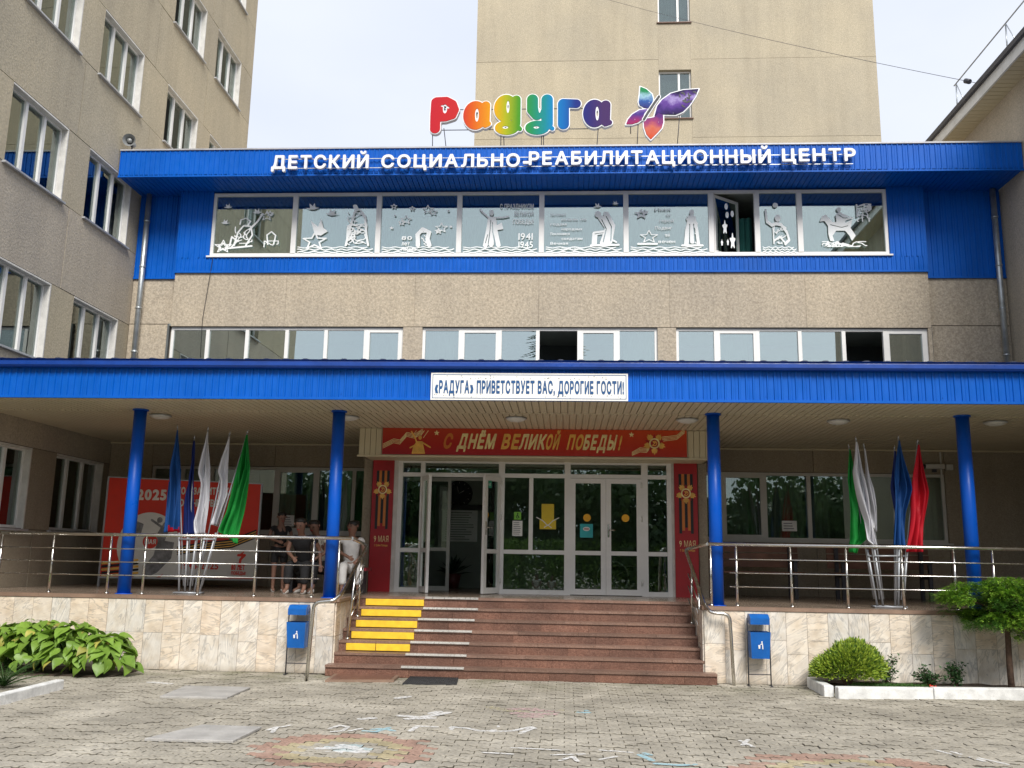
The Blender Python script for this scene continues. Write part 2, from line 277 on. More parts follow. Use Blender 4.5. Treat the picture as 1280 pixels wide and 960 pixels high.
# ------------------------------------------------------------------ object helpers
ORG = {}
def tag(o, label=None, cat=None, group=None, kind=None):
    if label: o['label'] = label
    if cat: o['category'] = cat
    if group: o['group'] = group
    if kind: o['kind'] = kind
    return o
def link(o, parent=None):
    COL.objects.link(o)
    if parent is not None: o.parent = parent
    return o
def empty(name, loc, label=None, cat=None, group=None, kind=None, rz=0):
    o = bpy.data.objects.new(name, None); link(o); o.location = loc; o.rotation_euler = (0, 0, rz); o.empty_display_size = .2
    ORG[o.name] = Vector(loc)
    return tag(o, label, cat, group, kind)
def part(name, mesh, parent):
    o = bpy.data.objects.new(name, mesh); link(o, parent); ORG[o.name] = ORG[parent.name]
    return o
class MB:
    def __init__(s): s.v = []; s.f = []; s.mi = []; s.sm = []
    def add(s, vs, fs, mi=0, sm=False):
        k = len(s.v); s.v += [tuple(v) for v in vs]
        for f in fs: s.f.append([k+i for i in f]); s.mi.append(mi); s.sm.append(sm)
        return s
    def box(s, x0, x1, y0, y1, z0, z1, mi=0, M=None):
        x0, x1 = min(x0, x1), max(x0, x1); y0, y1 = min(y0, y1), max(y0, y1); z0, z1 = min(z0, z1), max(z0, z1)
        vs = [(x0, y0, z0), (x1, y0, z0), (x1, y1, z0), (x0, y1, z0), (x0, y0, z1), (x1, y0, z1), (x1, y1, z1), (x0, y1, z1)]
        if M is not None: vs = [M(*v) if callable(M) else M @ Vector(v) for v in vs]
        return s.add(vs, [(0, 3, 2, 1), (4, 5, 6, 7), (0, 1, 5, 4), (1, 2, 6, 5), (2, 3, 7, 6), (3, 0, 4, 7)], mi)
    def tube(s, pts, r, n=8, mi=0, caps=True, r2=None):
        pts = [Vector(p) for p in pts]; L = len(pts); rings = []; up = None
        for i, p in enumerate(pts):
            d = (pts[min(i+1, L-1)]-pts[max(i-1, 0)])
            if d.length < 1e-9: d = Vector((0, 0, 1))
            d.normalize()
            if up is None: up = Vector((0, 0, 1)) if abs(d.z) < .9 else Vector((1, 0, 0))
            a = d.cross(up); a.normalize(); b = a.cross(d); up = b
            rr = r if r2 is None else r+(r2-r)*i/(L-1)
            rings.append([p+(a*math.cos(2*math.pi*k/n)+b*math.sin(2*math.pi*k/n))*rr for k in range(n)])
        k0 = len(s.v)
        for q in rings: s.v += [tuple(v) for v in q]
        for i in range(L-1):
            for k in range(n):
                a0 = k0+i*n+k; a1 = k0+i*n+(k+1) % n
                s.f.append([a0, a1, a1+n, a0+n]); s.mi.append(mi); s.sm.append(True)
        if caps:
            s.f.append([k0+k for k in range(n)][::-1]); s.mi.append(mi); s.sm.append(False)
            s.f.append([k0+(L-1)*n+k for k in range(n)]); s.mi.append(mi); s.sm.append(False)
        return s
    def prism(s, poly, Y, depth, mi=0, side=None):
        """polygon of (x,z) in the plane y=Y, facing -Y, thickened backwards"""
        n = len(poly); ar = sum(poly[i][0]*poly[(i+1) % n][1]-poly[(i+1) % n][0]*poly[i][1] for i in range(n))
        if ar < 0: poly = poly[::-1]
        vs = [(x, Y, z) for x, z in poly]+[(x, Y+depth, z) for x, z in poly]
        s.add(vs, [list(range(n)), list(range(2*n-1, n-1, -1))], mi)
        k = len(s.v)-2*n
        for i in range(n):
            j = (i+1) % n; s.f.append([k+i, k+n+i, k+n+j, k+j]); s.mi.append(mi if side is None else side); s.sm.append(False)
        return s
    def mesh(s, name, mats, org=(0, 0, 0)):
        me = bpy.data.meshes.new(name); o = Vector(org)
        me.from_pydata([(v[0]-o[0], v[1]-o[1], v[2]-o[2]) for v in s.v], [], s.f)
        for x in (mats if isinstance(mats, (list, tuple)) else [mats]): me.materials.append(MAT[x])
        me.polygons.foreach_set('material_index', s.mi); me.polygons.foreach_set('use_smooth', s.sm); me.update()
        return me
    def build(s, name, mats, parent=None, label=None, cat=None, group=None, kind=None, org=None):
        if parent is not None: o = part(name, s.mesh(name, mats, ORG[parent.name]), parent)
        else:
            if org is None:
                a = np.array(s.v); org = (float(a[:, 0].mean()), float(a[:, 1].mean()), float(a[:, 2].min()))
            o = bpy.data.objects.new(name, s.mesh(name, mats, org)); link(o); o.location = org; ORG[o.name] = Vector(org)
        return tag(o, label, cat, group, kind)
def bevel(o, w, seg=2):
    b = o.modifiers.new('bevel', 'BEVEL'); b.width = w; b.segments = seg; b.limit_method = 'ANGLE'; return o
# --- a facade frame: u along the wall, d outwards from it, z up
class Fac:
    def __init__(s, kind, c): s.k = kind; s.c = c
    def __call__(s, u, d, z):
        if s.k == 'Y': return (u, s.c-d, z)          # faces -Y
        if s.k == 'XL': return (s.c+d, u, z)         # wall on the left, faces +X
        return (s.c-d, u, z)                         # wall on the right, faces -X
def fbox(mb, F, u0, u1, d0, d1, z0, z1, mi=0):
    mb.box(u0, u1, d0, d1, z0, z1, mi, F); 
    if F.k != 'XR':                                 # mapping mirrors: flip the winding
        for i in range(6): mb.f[-1-i] = mb.f[-1-i][::-1]
    return mb
# --- flat shapes from signed distances (marching squares), for letters and cut-outs
def seg_d(X, Z, a, b):
    ax, az = a; bx, bz = b; dx, dz = bx-ax, bz-az; L = dx*dx+dz*dz+1e-12
    t = np.clip(((X-ax)*dx+(Z-az)*dz)/L, 0, 1); return np.hypot(X-ax-t*dx, Z-az-t*dz)
def strokes(X, Z, S_):
    """S_: ('s', r, pts) stroke, ('e', cx, cz, rx, rz) ellipse, ('h', ...) elliptic hole, ('p', pts) polygon"""
    D = np.full(X.shape, 1e9); Hh = np.full(X.shape, 1e9)
    for q in S_:
        if q[0] == 's':
            P = q[2]
            for a, b in zip(P[:-1], P[1:]): D = np.minimum(D, seg_d(X, Z, a, b)-q[1])
            if len(P) == 1: D = np.minimum(D, np.hypot(X-P[0][0], Z-P[0][1])-q[1])
        elif q[0] in 'eh':
            _, cx, cz, rx, rz = q; k = np.hypot((X-cx)/rx, (Z-cz)/rz); e = (k-1)*min(rx, rz)
            if q[0] == 'e': D = np.minimum(D, e)
            else: Hh = np.minimum(Hh, e)
        elif q[0] == 'c':
            for a, b in zip(q[2][:-1], q[2][1:]): Hh = np.minimum(Hh, seg_d(X, Z, a, b)-q[1])
        elif q[0] == 'p':
            P = q[1]; ins = np.zeros(X.shape, bool); dd = np.full(X.shape, 1e9)
            for i in range(len(P)):
                a, b = P[i], P[(i+1) % len(P)]; dd = np.minimum(dd, seg_d(X, Z, a, b))
                c = ((a[1] > Z) != (b[1] > Z)) & (X < (b[0]-a[0])*(Z-a[1])/(b[1]-a[1]+1e-12)+a[0]); ins ^= c
            D = np.minimum(D, np.where(ins, -dd, dd))
    return D, Hh
def sdf_mesh(mb, shapes, to_world, step, off=0., depth=(0, 0), mi=0, side=None):
    """to_world(x, z, d) -> point; depth = (front d, back d)"""
    xs, zs = [], []
    for q in shapes:
        if q[0] == 's':
            for p in q[2]: xs += [p[0]-q[1], p[0]+q[1]]; zs += [p[1]-q[1], p[1]+q[1]]
        elif q[0] == 'e': xs += [q[1]-q[3], q[1]+q[3]]; zs += [q[2]-q[4], q[2]+q[4]]
        elif q[0] == 'p':
            for p in q[1]: xs.append(p[0]); zs.append(p[1])
    pad = off+step*2; gx = np.arange(min(xs)-pad, max(xs)+pad+step, step); gz = np.arange(min(zs)-pad, max(zs)+pad+step, step)
    X, Z = np.meshgrid(gx, gz, indexing='ij'); D, Hh = strokes(X, Z, shapes)
    V = np.maximum(D-off, -(Hh+off)) if off else np.maximum(D, -Hh)
    return march(mb, gx, gz, V+1e-7, to_world, depth, mi, side)
def march(mb, gx, gz, V, to_world, depth=(0, 0), mi=0, side=None):
    idx = {}
    def vid(key, x, z):
        if key not in idx:
            idx[key] = len(mb.v); mb.v.append(tuple(to_world(x, z, depth[0])))
        return idx[key]
    bidx = {}
    def back(i, x, z):
        if i not in bidx: bidx[i] = len(mb.v); mb.v.append(tuple(to_world(x, z, depth[1])))
        return bidx[i]
    nx, nz_ = V.shape
    act = (np.minimum.reduce([V[:-1, :-1], V[1:, :-1], V[1:, 1:], V[:-1, 1:]]) < 0)
    for i, j in zip(*np.nonzero(act)):
        cs = [(i, j), (i+1, j), (i+1, j+1), (i, j+1)]; vals = [V[c] for c in cs]; poly = []
        for k in range(4):
            a, b = cs[k], cs[(k+1) % 4]; va, vb = vals[k], vals[(k+1) % 4]
            if va < 0: poly.append((('g', a), gx[a[0]], gz[a[1]], False))
            if (va < 0) != (vb < 0):
                t = va/(va-vb); x = gx[a[0]]+(gx[b[0]]-gx[a[0]])*t; z = gz[a[1]]+(gz[b[1]]-gz[a[1]])*t
                poly.append((('e',)+tuple(sorted((a, b))), x, z, True))
        if len(poly) < 3: continue
        ids = [vid(p[0], p[1], p[2]) for p in poly]
        mb.f.append(ids); mb.mi.append(mi); mb.sm.append(False)
        if depth[0] != depth[1]:
            n = len(poly)
            for k in range(n):
                p, q = poly[k], poly[(k+1) % n]
                if p[3] and q[3]:
                    bi = back(ids[k], p[1], p[2]); bj = back(ids[(k+1) % n], q[1], q[2])
                    mb.f.append([ids[k], bi, bj, ids[(k+1) % n]]); mb.mi.append(mi if side is None else side); mb.sm.append(False)
    return mb
def star(cx, cz, r, k=.42, n=5, rot=0):
    return ('p', [(cx+(r if i % 2 == 0 else r*k)*math.sin(rot+math.pi*i/n), cz+(r if i % 2 == 0 else r*k)*math.cos(rot+math.pi*i/n)) for i in range(2*n)])
# --- lettering with Blender's own font
_gl = {}
def glyph_edges(ch):
    c = bpy.data.curves.new('glyph', 'FONT'); c.body = ch; c.size = 1; c.resolution_u = 4; c.fill_mode = 'NONE'
    o = bpy.data.objects.new('glyph', c); COL.objects.link(o)
    dg = bpy.context.evaluated_depsgraph_get(); dg.update(); me = bpy.data.meshes.new_from_object(o.evaluated_get(dg))
    ed = [(tuple(me.vertices[e.vertices[0]].co[:2]), tuple(me.vertices[e.vertices[1]].co[:2])) for e in me.edges]
    bpy.data.objects.remove(o); bpy.data.curves.remove(c); bpy.data.meshes.remove(me); return ed
def glyph(ch, bold, depth, step=.024):
    key = (ch, bold, depth, step)
    if key in _gl: return _gl[key]
    ed = glyph_edges(ch)
    if not ed: _gl[key] = ([], []); return _gl[key]
    xs = [p[0] for e in ed for p in e]; ys = [p[1] for e in ed for p in e]; pad = bold+step*2
    gx = np.arange(min(xs)-pad, max(xs)+pad+step, step)+.0013; gz = np.arange(min(ys)-pad, max(ys)+pad+step, step)+.0017
    X, Z = np.meshgrid(gx, gz, indexing='ij'); ins = np.zeros(X.shape, bool); dd = np.full(X.shape, 1e9)
    for a, b in ed:
        dd = np.minimum(dd, seg_d(X, Z, a, b)); ins ^= ((a[1] > Z) != (b[1] > Z)) & (X < (b[0]-a[0])*(Z-a[1])/(b[1]-a[1]+1e-12)+a[0])
    mb = MB(); march(mb, gx, gz, np.where(ins, -dd, dd)-bold+1e-7, lambda x, z, d: (x, z, d), (.05, -.05) if depth else (0, 0))
    _gl[key] = ([Vector(v) for v in mb.v], mb.f); return _gl[key]
def letters(text, x0, x1, zb, cap, F, d, mat, parent, name='lettering', bold=.0, depth=0., shear=0., each=False, gap=.10, slope=0., fine=.03):
    """text from x0 to x1 on facade F, baseline zb, capital height cap"""
    hv, _ = glyph('Н', bold, 0, fine); h0 = min(v.y for v in hv); hh = max(v.y for v in hv)-h0
    cur = 0; items = []
    for ch in text:
        if ch == ' ': cur += .36; continue
        vs, fs = glyph(ch, bold, 0 if depth == 0 else .1, fine)
        if not vs: continue
        a = min(v.x for v in vs); b = max(v.x for v in vs); items.append((cur-a, vs, fs)); cur += b-a+gap
    cur -= gap; sx = (x1-x0)/cur; sz = cap/hh; mb = MB(); res = []
    for off, vs, fs in items:
        m_ = MB() if each else mb
        P = []
        for v in vs:
            z = (v.y-h0)*sz; u = x0+(v.x+off)*sx+shear*z
            dd = d if depth == 0 else d+(v.z/.1+.5)*depth
            P.append(F(u, dd, zb+z+slope*(u-x0)))
        m_.add(P, [f if F.k != 'XL' else f[::-1] for f in fs])
        if each: res.append(m_.build(name, mat, parent))
    if not each: return mb.build(name, mat, parent)
    return res
# ================================================================== SETTING AND BUILDINGS
YW, YB, DZ = 12.90, 17.30, 1.0          # platform front, building wall, deck height
XL, XR = -8.885, 8.51
FB = Fac('Y', YB); FS = Fac('Y', YB+.25); FL = Fac('XL', XL); FR = Fac('XR', XR)
def X_(px, Y, py=500): return aY(px, py, Y).x
def Z_(px, py, Y): return aY(px, py, Y).z
# ground sheet and paving base
g = MB().box(-300, 300, -300, 300, -1.2, -.10)
tag(g.build('ground', 'paver_joint', org=(0, 0, 0)), kind='structure')
pv = empty('pavement', (0, 9, 0), kind='structure')
MB().box(-12, 12, -9, 13.3, -.095, -.024).build('bedding', 'paver_joint', pv)
# wavy concrete pavers: real blocks with joints. near ones are parts, the rest one mesh
PL, PW = .215, .108
RINGS = [(aZ(430, 937), .74), (aZ(1080, 972), .92)]
def ringmat(x, y):
    for c, r in RINGS:
        q = math.hypot((x-c.x), (y-c.y)*1.0)
        if q < r: return 1 if q > r*.72 else (2 if q > r*.5 else (0 if q > r*.24 else (4 if c.x < 0 else 1)))
    return 0
def paver_geo(mb, cx, cy, cz, mi, tilt=(0, 0), side=3):
    n = 6; top = []; g_ = .0068
    for sgn in (-1, 1):
        row = []
        for i in range(n+1):
            t = i/n; x = -PL/2+.0035+(PL-.007)*t; wv = .018*math.sin(2*math.pi*(x+PL/2)/(PL/2))
            row.append((x, sgn*(PW/2-g_)+wv))
        top += row if sgn < 0 else row[::-1]
    b = .003; k = len(top)
    vs = [(cx+x*(1-2*b/PL), cy+y*(1-2*b/PW), cz+tilt[0]*x+tilt[1]*y) for x, y in top]
    vs += [(cx+x, cy+y, cz-.003+tilt[0]*x+tilt[1]*y) for x, y in top]
    vs += [(cx+x, cy+y, cz-.04) for x, y in top]
    k0 = len(mb.v); mb.add(vs, [list(range(k))]+[[i, i+k, (i+1) % k+k, (i+1) % k] for i in range(k)], mi)
    for i in range(k): mb.f.append([k0+i+k, k0+i+2*k, k0+(i+1) % k+2*k, k0+(i+1) % k+k]); mb.mi.append(side); mb.sm.append(False)
pm = ['paver_grey', 'paver_red', 'paver_yellow', 'paver_joint', 'paver_blue']
prng = random.Random(3); far = MB(); near = {}; nn = 0
pav_mesh = {}
rows = [-1.0+j*PW for j in range(int(14.3/PW))]
for j, y in enumerate(rows):
    for i in range(-52, 53):
        x = i*PL+(PL/2 if j % 2 else 0)
        if x < -11 or x > 11: continue
        if -3.3 < x < 2.05 and y > 12.75: continue
        # kerbed beds are cut out
        mi = ringmat(x, y) if prng.random() > .04 else 0
        dz = prng.uniform(-.006, .003)+.006*math.sin(x*1.7+y)*math.sin(y*2.3); tl = (prng.uniform(-.02, .02), prng.uniform(-.03, .03))
        vis = 7.45 < y < 8.75 and abs(x+.55) < 7.5*y/14.0
        if vis and nn < 300:
            key = (mi, prng.randrange(4))
            if key not in pav_mesh:
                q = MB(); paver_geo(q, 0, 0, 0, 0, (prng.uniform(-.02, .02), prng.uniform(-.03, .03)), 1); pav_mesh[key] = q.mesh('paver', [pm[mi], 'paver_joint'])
            o = bpy.data.objects.new('paver', pav_mesh[key]); link(o, pv); o.location = (x, y-9, dz); nn += 1
        else: paver_geo(far, x, y, dz, mi, tl)
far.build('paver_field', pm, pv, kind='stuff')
# ------------------------------------------------------------------ a window: frame + panes + sill + room behind
def curtain(mb, F, u0, u1, z0, z1, d, amp=.025, wl=.11, mi=0):
    n = max(6, int((u1-u0)/wl*6)); ph = random.random()*6; vs = []
    for i in range(n+1):
        u = u0+(u1-u0)*i/n; dd = d+amp*math.sin(u/wl*6.28+ph)+amp*.5*math.sin(u/wl*2.7+ph)
        vs += [F(u, dd, z0), F(u, dd, z1)]
    mb.add(vs, [[2*i, 2*i+2, 2*i+3, 2*i+1] for i in range(n)], mi, True)
def window(F, u0, u1, z0, z1, divs, parent, rec=.10, fw=.055, mw=.07, glassm='glass', sill='sill_metal', cur=None, frame='upvc', sashes=(), room=1.3, wallm='interior_wall', opened=(), wide=()):
    mb = MB(); d0, d1 = -rec-.06, -rec
    fbox(mb, F, u0, u1, d0, d1, z0, z0+fw); fbox(mb, F, u0, u1, d0, d1, z1-fw, z1)
    fbox(mb, F, u0, u0+fw, d0, d1, z0+fw, z1-fw); fbox(mb, F, u1-fw, u1, d0, d1, z0+fw, z1-fw)
    for k, u in enumerate(divs):
        w_ = mw*(1.5 if k in wide else 1); fbox(mb, F, u-w_/2, u+w_/2, d0, d1+.012, z0+fw, z1-fw)
    fr = mb.build('window', frame, parent)
    ed = [u0+fw-mw/2]+list(divs)+[u1-fw+mw/2]
    for k in range(len(ed)-1):
        a, b = ed[k]+mw/2, ed[k+1]-mw/2
        if k in opened: continue
        if k in sashes:
            q = MB(); s_ = .045
            fbox(q, F, a, b, d1-.03, d1+.008, z0+fw, z0+fw+s_); fbox(q, F, a, b, d1-.03, d1+.008, z1-fw-s_, z1-fw)
            fbox(q, F, a, a+s_, d1-.03, d1+.008, z0+fw+s_, z1-fw-s_); fbox(q, F, b-s_, b, d1-.03, d1+.008, z0+fw+s_, z1-fw-s_)
            q.build('sash', frame, fr)
        fbox(MB(), F, a, b, d0+.02, d0+.032, z0+fw, z1-fw).build('pane', glassm, fr)
    if sill: fbox(MB(), F, u0-.05, u1+.05, -rec, .06, z0-.035, z0-.003).build('sill', sill, fr)
    ib = MB(); dd = -rec-.08
    fbox(ib, F, u0-.1, u1+.1, -room-.05, -room, z0-.3, z1+.3, 0)
    fbox(ib, F, u0-.1, u1+.1, -room, dd-.02, z1+.06, z1+.1, 1); fbox(ib, F, u0-.1, u1+.1, -room, dd-.02, z0-.2, z0-.15, 0)
    fbox(ib, F, u0-.14, u0-.1, -room, dd-.02, z0-.2, z1+.1, 0); fbox(ib, F, u1+.1, u1+.14, -room, dd-.02, z0-.2, z1+.1, 0)
    ib.build('room_interior', [wallm, 'interior_wall'], fr)
    if cur:
        cm = MB()
        for (a, b, za, zb) in cur[1]: curtain(cm, F, a, b, za, zb, dd-.12)
        cm.build('curtain', cur[0], fr)
    return fr
def reveal(mb, F, u0, u1, z0, z1, rec, t=.025, sides='lrt'):
    if 'l' in sides: fbox(mb, F, u0+.001, u0+t, -rec, .004, z0, z1)
    if 'r' in sides: fbox(mb, F, u1-t, u1-.001, -rec, .004, z0, z1-t-.001)
    if 't' in sides: fbox(mb, F, u0+.001, u1-.001, -rec, .003, z1-t, z1-.001)
def panels(F, us, zs, holes, parent, mat, th=.2, gap=.012, d=0., name='wall_panel'):
    """grid of facade panels with open joints, skipping window openings; returns nothing"""
    for i in range(len(us)-1):
        for j in range(len(zs)-1):
            a, b, c, e = us[i], us[i+1], zs[j], zs[j+1]
            if any(h[0] <= a+.01 and h[1] >= b-.01 and h[2] <= c+.01 and h[3] >= e-.01 for h in holes): continue
            jj = random.uniform(-.003, .003)
            fbox(MB(), F, a+gap/2, b-gap/2, -th, d+jj, c+gap/2, e-gap/2).build(name, mat, parent)
# ------------------------------------------------------------------ left block (faces the square sideways)
LB = empty('apartment_block', (XL-3, 14, 0), 'tall sand rendered block along the left edge with rows of three-pane windows', 'building')
FLH = 2.868; base = 1.94
wY = [(9.6, 11.27), (13.03, 14.70), (15.45, 17.10), (18.28, 19.95), (20.70, 22.36)]
yE = 23.22; yS = 6.0
bk = MB(); fbox(bk, FL, yS, yE-.02, -.24, -.205, 0, .9); 
holes = []; zs_band = []
for k in range(7):
    zb = 4.76+(k-1)*FLH if k else 1.94
    zt = zb+1.36 if k else 3.27
    zs_band.append((zb, zt))
for (za, zb_) in zs_band:
    ed = [yS]+[v for w_ in wY for v in w_]+[yE]
    for i in range(0, len(ed), 2):     # piers between the windows
        if ed[i+1]-ed[i] > .05:
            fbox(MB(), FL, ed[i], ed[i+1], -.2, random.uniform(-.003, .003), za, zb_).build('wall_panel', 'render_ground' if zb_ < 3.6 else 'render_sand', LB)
sp = [0]+[v for z in zs_band for v in z]+[22.5]
jy = [yS, 8.6, 11.85, 14.98, 17.62, 20.3, yE]
for i in range(0, len(sp), 2):
    za, zb_ = sp[i], sp[i+1]
    for a, b in zip(jy[:-1], jy[1:]):
        fbox(MB(), FL, a+.007, b-.007, -.2, random.uniform(-.004, .004), za+.012, zb_-.012).build('wall_panel', 'render_ground' if za < 3.2 and zb_ < 4 else ('render_grey' if zb_ < 8 else 'render_sand'), LB)
fbox(bk, FL, yS, yE-.02, -.235, -.2, 0, 1.9)
for i in range(0, len(sp), 2): fbox(bk, FL, yS, yE-.02, -.20, -.02, sp[i]-.01 if i else .9, sp[i]+.02); fbox(bk, FL, yS, yE-.02, -.20, -.02, sp[i+1]-.02, sp[i+1]+.01)
for a in jy[1:-1]:
    for i in range(0, len(sp), 2): fbox(bk, FL, a-.02, a+.02, -.19, -.02, sp[i]+.021, sp[i+1]-.021)
bk.build('joint_backing', 'joint_dark', LB)
core = MB(); core.box(XL-12, XL-2.2, yS, yE, 0, 22.4); core.box(XL-2.2, XL-.21, yE-.2, yE, 0, 22.4); core.box(XL-2.2, XL-.21, yS, yS+.2, 0, 22.4)
core.box(XL-12, XL-.0, yS-.001, yE+.001, 22.41, 22.7)
core.build('rear_wall', 'render_sand', LB)
for k, (za, zb_) in enumerate(zs_band):
    for n_, (a, b) in enumerate(wY):
        if k == 0 and a > 17.2: continue
        if k in (1, 2) and a > 17.2: continue
        if k < 2 and n_ == 0: continue
        L_ = b-a; cu = None; rr = random.random()
        cs = []
        if rr < .55: cs = [(a+.05, a+.45, za, zb_), (b-.5, b-.05, za, zb_)]
        elif rr < .8: cs = [(b-.55, b-.05, za, zb_)]
        else: cs = [(a+.05, b-.05, za+.5, zb_)]
        rv = MB(); wf_ = window(FL, a, b, za, zb_, [a+L_*.34, a+L_*.66], LB, rec=.11, glassm='glass_side', cur=('curtain_grey' if random.random() < .6 else 'curtain', cs), room=1.5, wallm='interior_dark')
        reveal(rv, FL, a, b, za, zb_, .11, sides='rt', t=.03)
        rv.build('reveal', 'reveal_white', wf_)
# ------------------------------------------------------------------ main building, three storeys behind the canopy
MBD = empty('entrance_building', (-.5, YB, 0), 'three storey building with blue ribbed top band and sand coloured render behind the entrance', 'building')
c_ = MB()                                                             # closed core behind rooms
c_.box(XL+.02, XR-.02, YB+2.2, YB+9, 0, 9.3); c_.box(XL+.02, XR-.02, YB+.5, YB+9, 9.31, 9.5)
c_.build('rear_wall', 'render_main', MBD)
x0m, x1m = -7.90, 6.93                                                  # the middle part stands .25 m proud of the two ends
# 2nd floor band between z 4.9 and 6.04, stone above to 7.17, blue above to the soffit
b2 = [(X_(213, YB, 411), X_(504, YB, 411)), (X_(528, YB, 411), X_(822, YB, 411)), (X_(845, YB, 411), X_(1160, YB, 411))]
ZS2, ZT2 = 4.98, 6.035
def div(pxs, Y=YB, py=430): return [X_(p, Y, py) for p in pxs]
window(FB, *b2[0], ZS2, ZT2, div([257.5, 307, 357, 406, 456]), MBD, rec=.06, sashes=(5,), glassm='glass_upper', cur=('curtain_grey', [(b2[0][1]-.7, b2[0][1]-.05, ZS2, ZT2)]), room=1.8, wallm='interior_dark')
window(FB, *b2[1], ZS2, ZT2, div([575, 624.5, 672, 724, 772.5]), MBD, rec=.06, sashes=(1, 4), opened=(3,), glassm='glass_upper', cur=('curtain', [(b2[1][0]+.1, b2[1][0]+.6, ZS2, ZT2), (b2[1][1]-.65, b2[1][1]-.1, ZS2, ZT2)]), room=1.8, wallm='interior_dark')
window(FB, *b2[2], ZS2, ZT2, div([895.5, 948, 1001, 1056, 1108]), MBD, rec=.06, sashes=(1, 5), opened=(4,), glassm='glass_upper', cur=('curtain_grey', [(b2[2][0]+.9, b2[2][0]+1.4, ZS2, ZT2), (b2[2][1]-.4, b2[2][1]-.05, ZS2, ZT2)]), room=1.8, wallm='interior_dark')
jm = [x0m, -5.6, -3.0, -.55, 2.0, 4.6, x1m]
for a, b in zip(jm[:-1], jm[1:]):
    fbox(MB(), FB, a+.002, b-.002, -.2, random.uniform(-.001, .001), ZT2+.008, 7.165).build('wall_panel', 'render_main', MBD)
for a, b in ((x0m, b2[0][0]), (b2[0][1], b2[1][0]), (b2[1][1], b2[2][0]), (b2[2][1], x1m)):
    if b-a > .01: fbox(MB(), FB, a, b, -.2, 0, 4.0, ZT2-.004).build('wall_panel', 'render_main', MBD)
for a, b in zip(jm[:-1], jm[1:]): fbox(MB(), FB, a+.004, b-.004, -.2, -.004, 3.95, ZS2-.04).build('wall_panel', 'render_main', MBD)
fbox(MB(), FB, x0m+.01, x1m-.01, -.205, -.03, ZT2-.002, ZT2+.012).build('panel_joint', 'joint_dark', MBD)
# recessed end bays
for a, b in ((XL+.01, x0m-.002), (x1m+.002, XR-.01)):
    for z0, z1 in ((3.6, 6.14), (6.155, 7.12)):
        fbox(MB(), FS, a, b, -.2, random.uniform(-.001, .001), z0, z1).build('wall_panel', 'render_main', MBD)
    fbox(MB(), FS, a, b, -.21, -.02, 6.135, 6.16).build('panel_joint', 'joint_dark', MBD)
# ribbed blue cladding: strips with raised seams, built as real relief
def ribbed(F, u0, u1, z0, z1, d, pitch=.105, rib=.016, hgt=.016, name='cladding', parent=None, mat='blue_metal', kind=None, bottom=True):
    mb = MB(); n = int(round((u1-u0)/pitch)); p = (u1-u0)/n; prof = []
    for i in range(n):
        u = u0+i*p; prof += [(u, d), (u+rib*.5, d+hgt), (u+rib*1.5, d+hgt), (u+rib*2, d)]
        if i % 2 == 0: prof += [(u+p*.55, d), (u+p*.55+.004, d+.005), (u+p*.55+.012, d+.005), (u+p*.55+.016, d)]
    prof.append((u1, d)); vs = []
    for u, dd in prof: vs += [F(u, dd, z0), F(u, dd, z1)]
    mb.add(vs, [[2*i, 2*i+2, 2*i+3, 2*i+1][::(1 if F.k != 'XL' else -1)] for i in range(len(prof)-1)])
    fbox(mb, F, u0, u1, d-.03, d-.001, z0, z1)
    u = u0+1.13
    while u < u1-.2:
        fbox(mb, F, u-.03, u+.02, d+.0005, d+.004, z0+.001, z1-.001)
        for z in (z0+.05, z1-.05): fbox(mb, F, u+.05, u+.062, d, d+.008, z-.006, z+.006)
        u += 1.15
    return mb.build(name, mat, parent, kind=kind)
Z3B, Z3T = 7.50, 8.845
u3a, u3b = X_(262, YB, 320), X_(1112, YB, 318)
ribbed(FB, x0m, x1m, 7.17, Z3B-.04, .02, parent=MBD, pitch=.085, kind='stuff')
ribbed(FB, x0m, u3a-.004, Z3B-.04, 8.9, .02, parent=MBD, pitch=.105, kind='stuff'); ribbed(FB, u3b+.004, x1m, Z3B-.04, 8.9, .02, parent=MBD, kind='stuff')
ribbed(FS, XL+.01, x0m+.02, 7.12, 8.9, .02, parent=MBD, kind='stuff'); ribbed(FS, x1m-.02, XR-.01, 7.12, 8.9, .02, parent=MBD, kind='stuff')
t = MB()
for a, b, F in ((x0m, x1m, FB), (XL+.01, x0m-.03, FS), (x1m+.03, XR-.01, FS)):
    z = 7.17 if F is FB else 7.12; fbox(t, F, a, b, -.01, .042, z-.028, z+.006)
t.box(x0m-.012, x0m+.0, YB-.025, YB+.22, 7.12, 8.9); t.box(x1m, x1m+.012, YB-.025, YB+.22, 7.12, 8.9)
t.build('cladding_trim', 'blue_metal', MBD)
# 3rd floor window band
d3 = div([368, 473, 574, 677, 782.5, 889, 946.5, 1000], YB, 280)
W3 = window(FB, u3a, u3b, Z3B, Z3T, d3, MBD, rec=.0, fw=.06, mw=.10, sashes=(), opened=(6,), sill='upvc', room=2.0, wallm='interior_dark',
   cur=('curtain_grey', [(u3a+.1, u3a+1.5, Z3B, Z3T-.05), (d3[0]+.1, d3[1]-.1, Z3B, Z3T-.05)]+[(d3[k]+.05, d3[k+1]-.05, Z3B, Z3T-.45) for k in range(1, 5)]+[(d3[7]+.05, u3b-.05, Z3B, Z3T-.33), (d3[6]+.05, d3[7]-.05, Z3B, Z3T-.33)]))
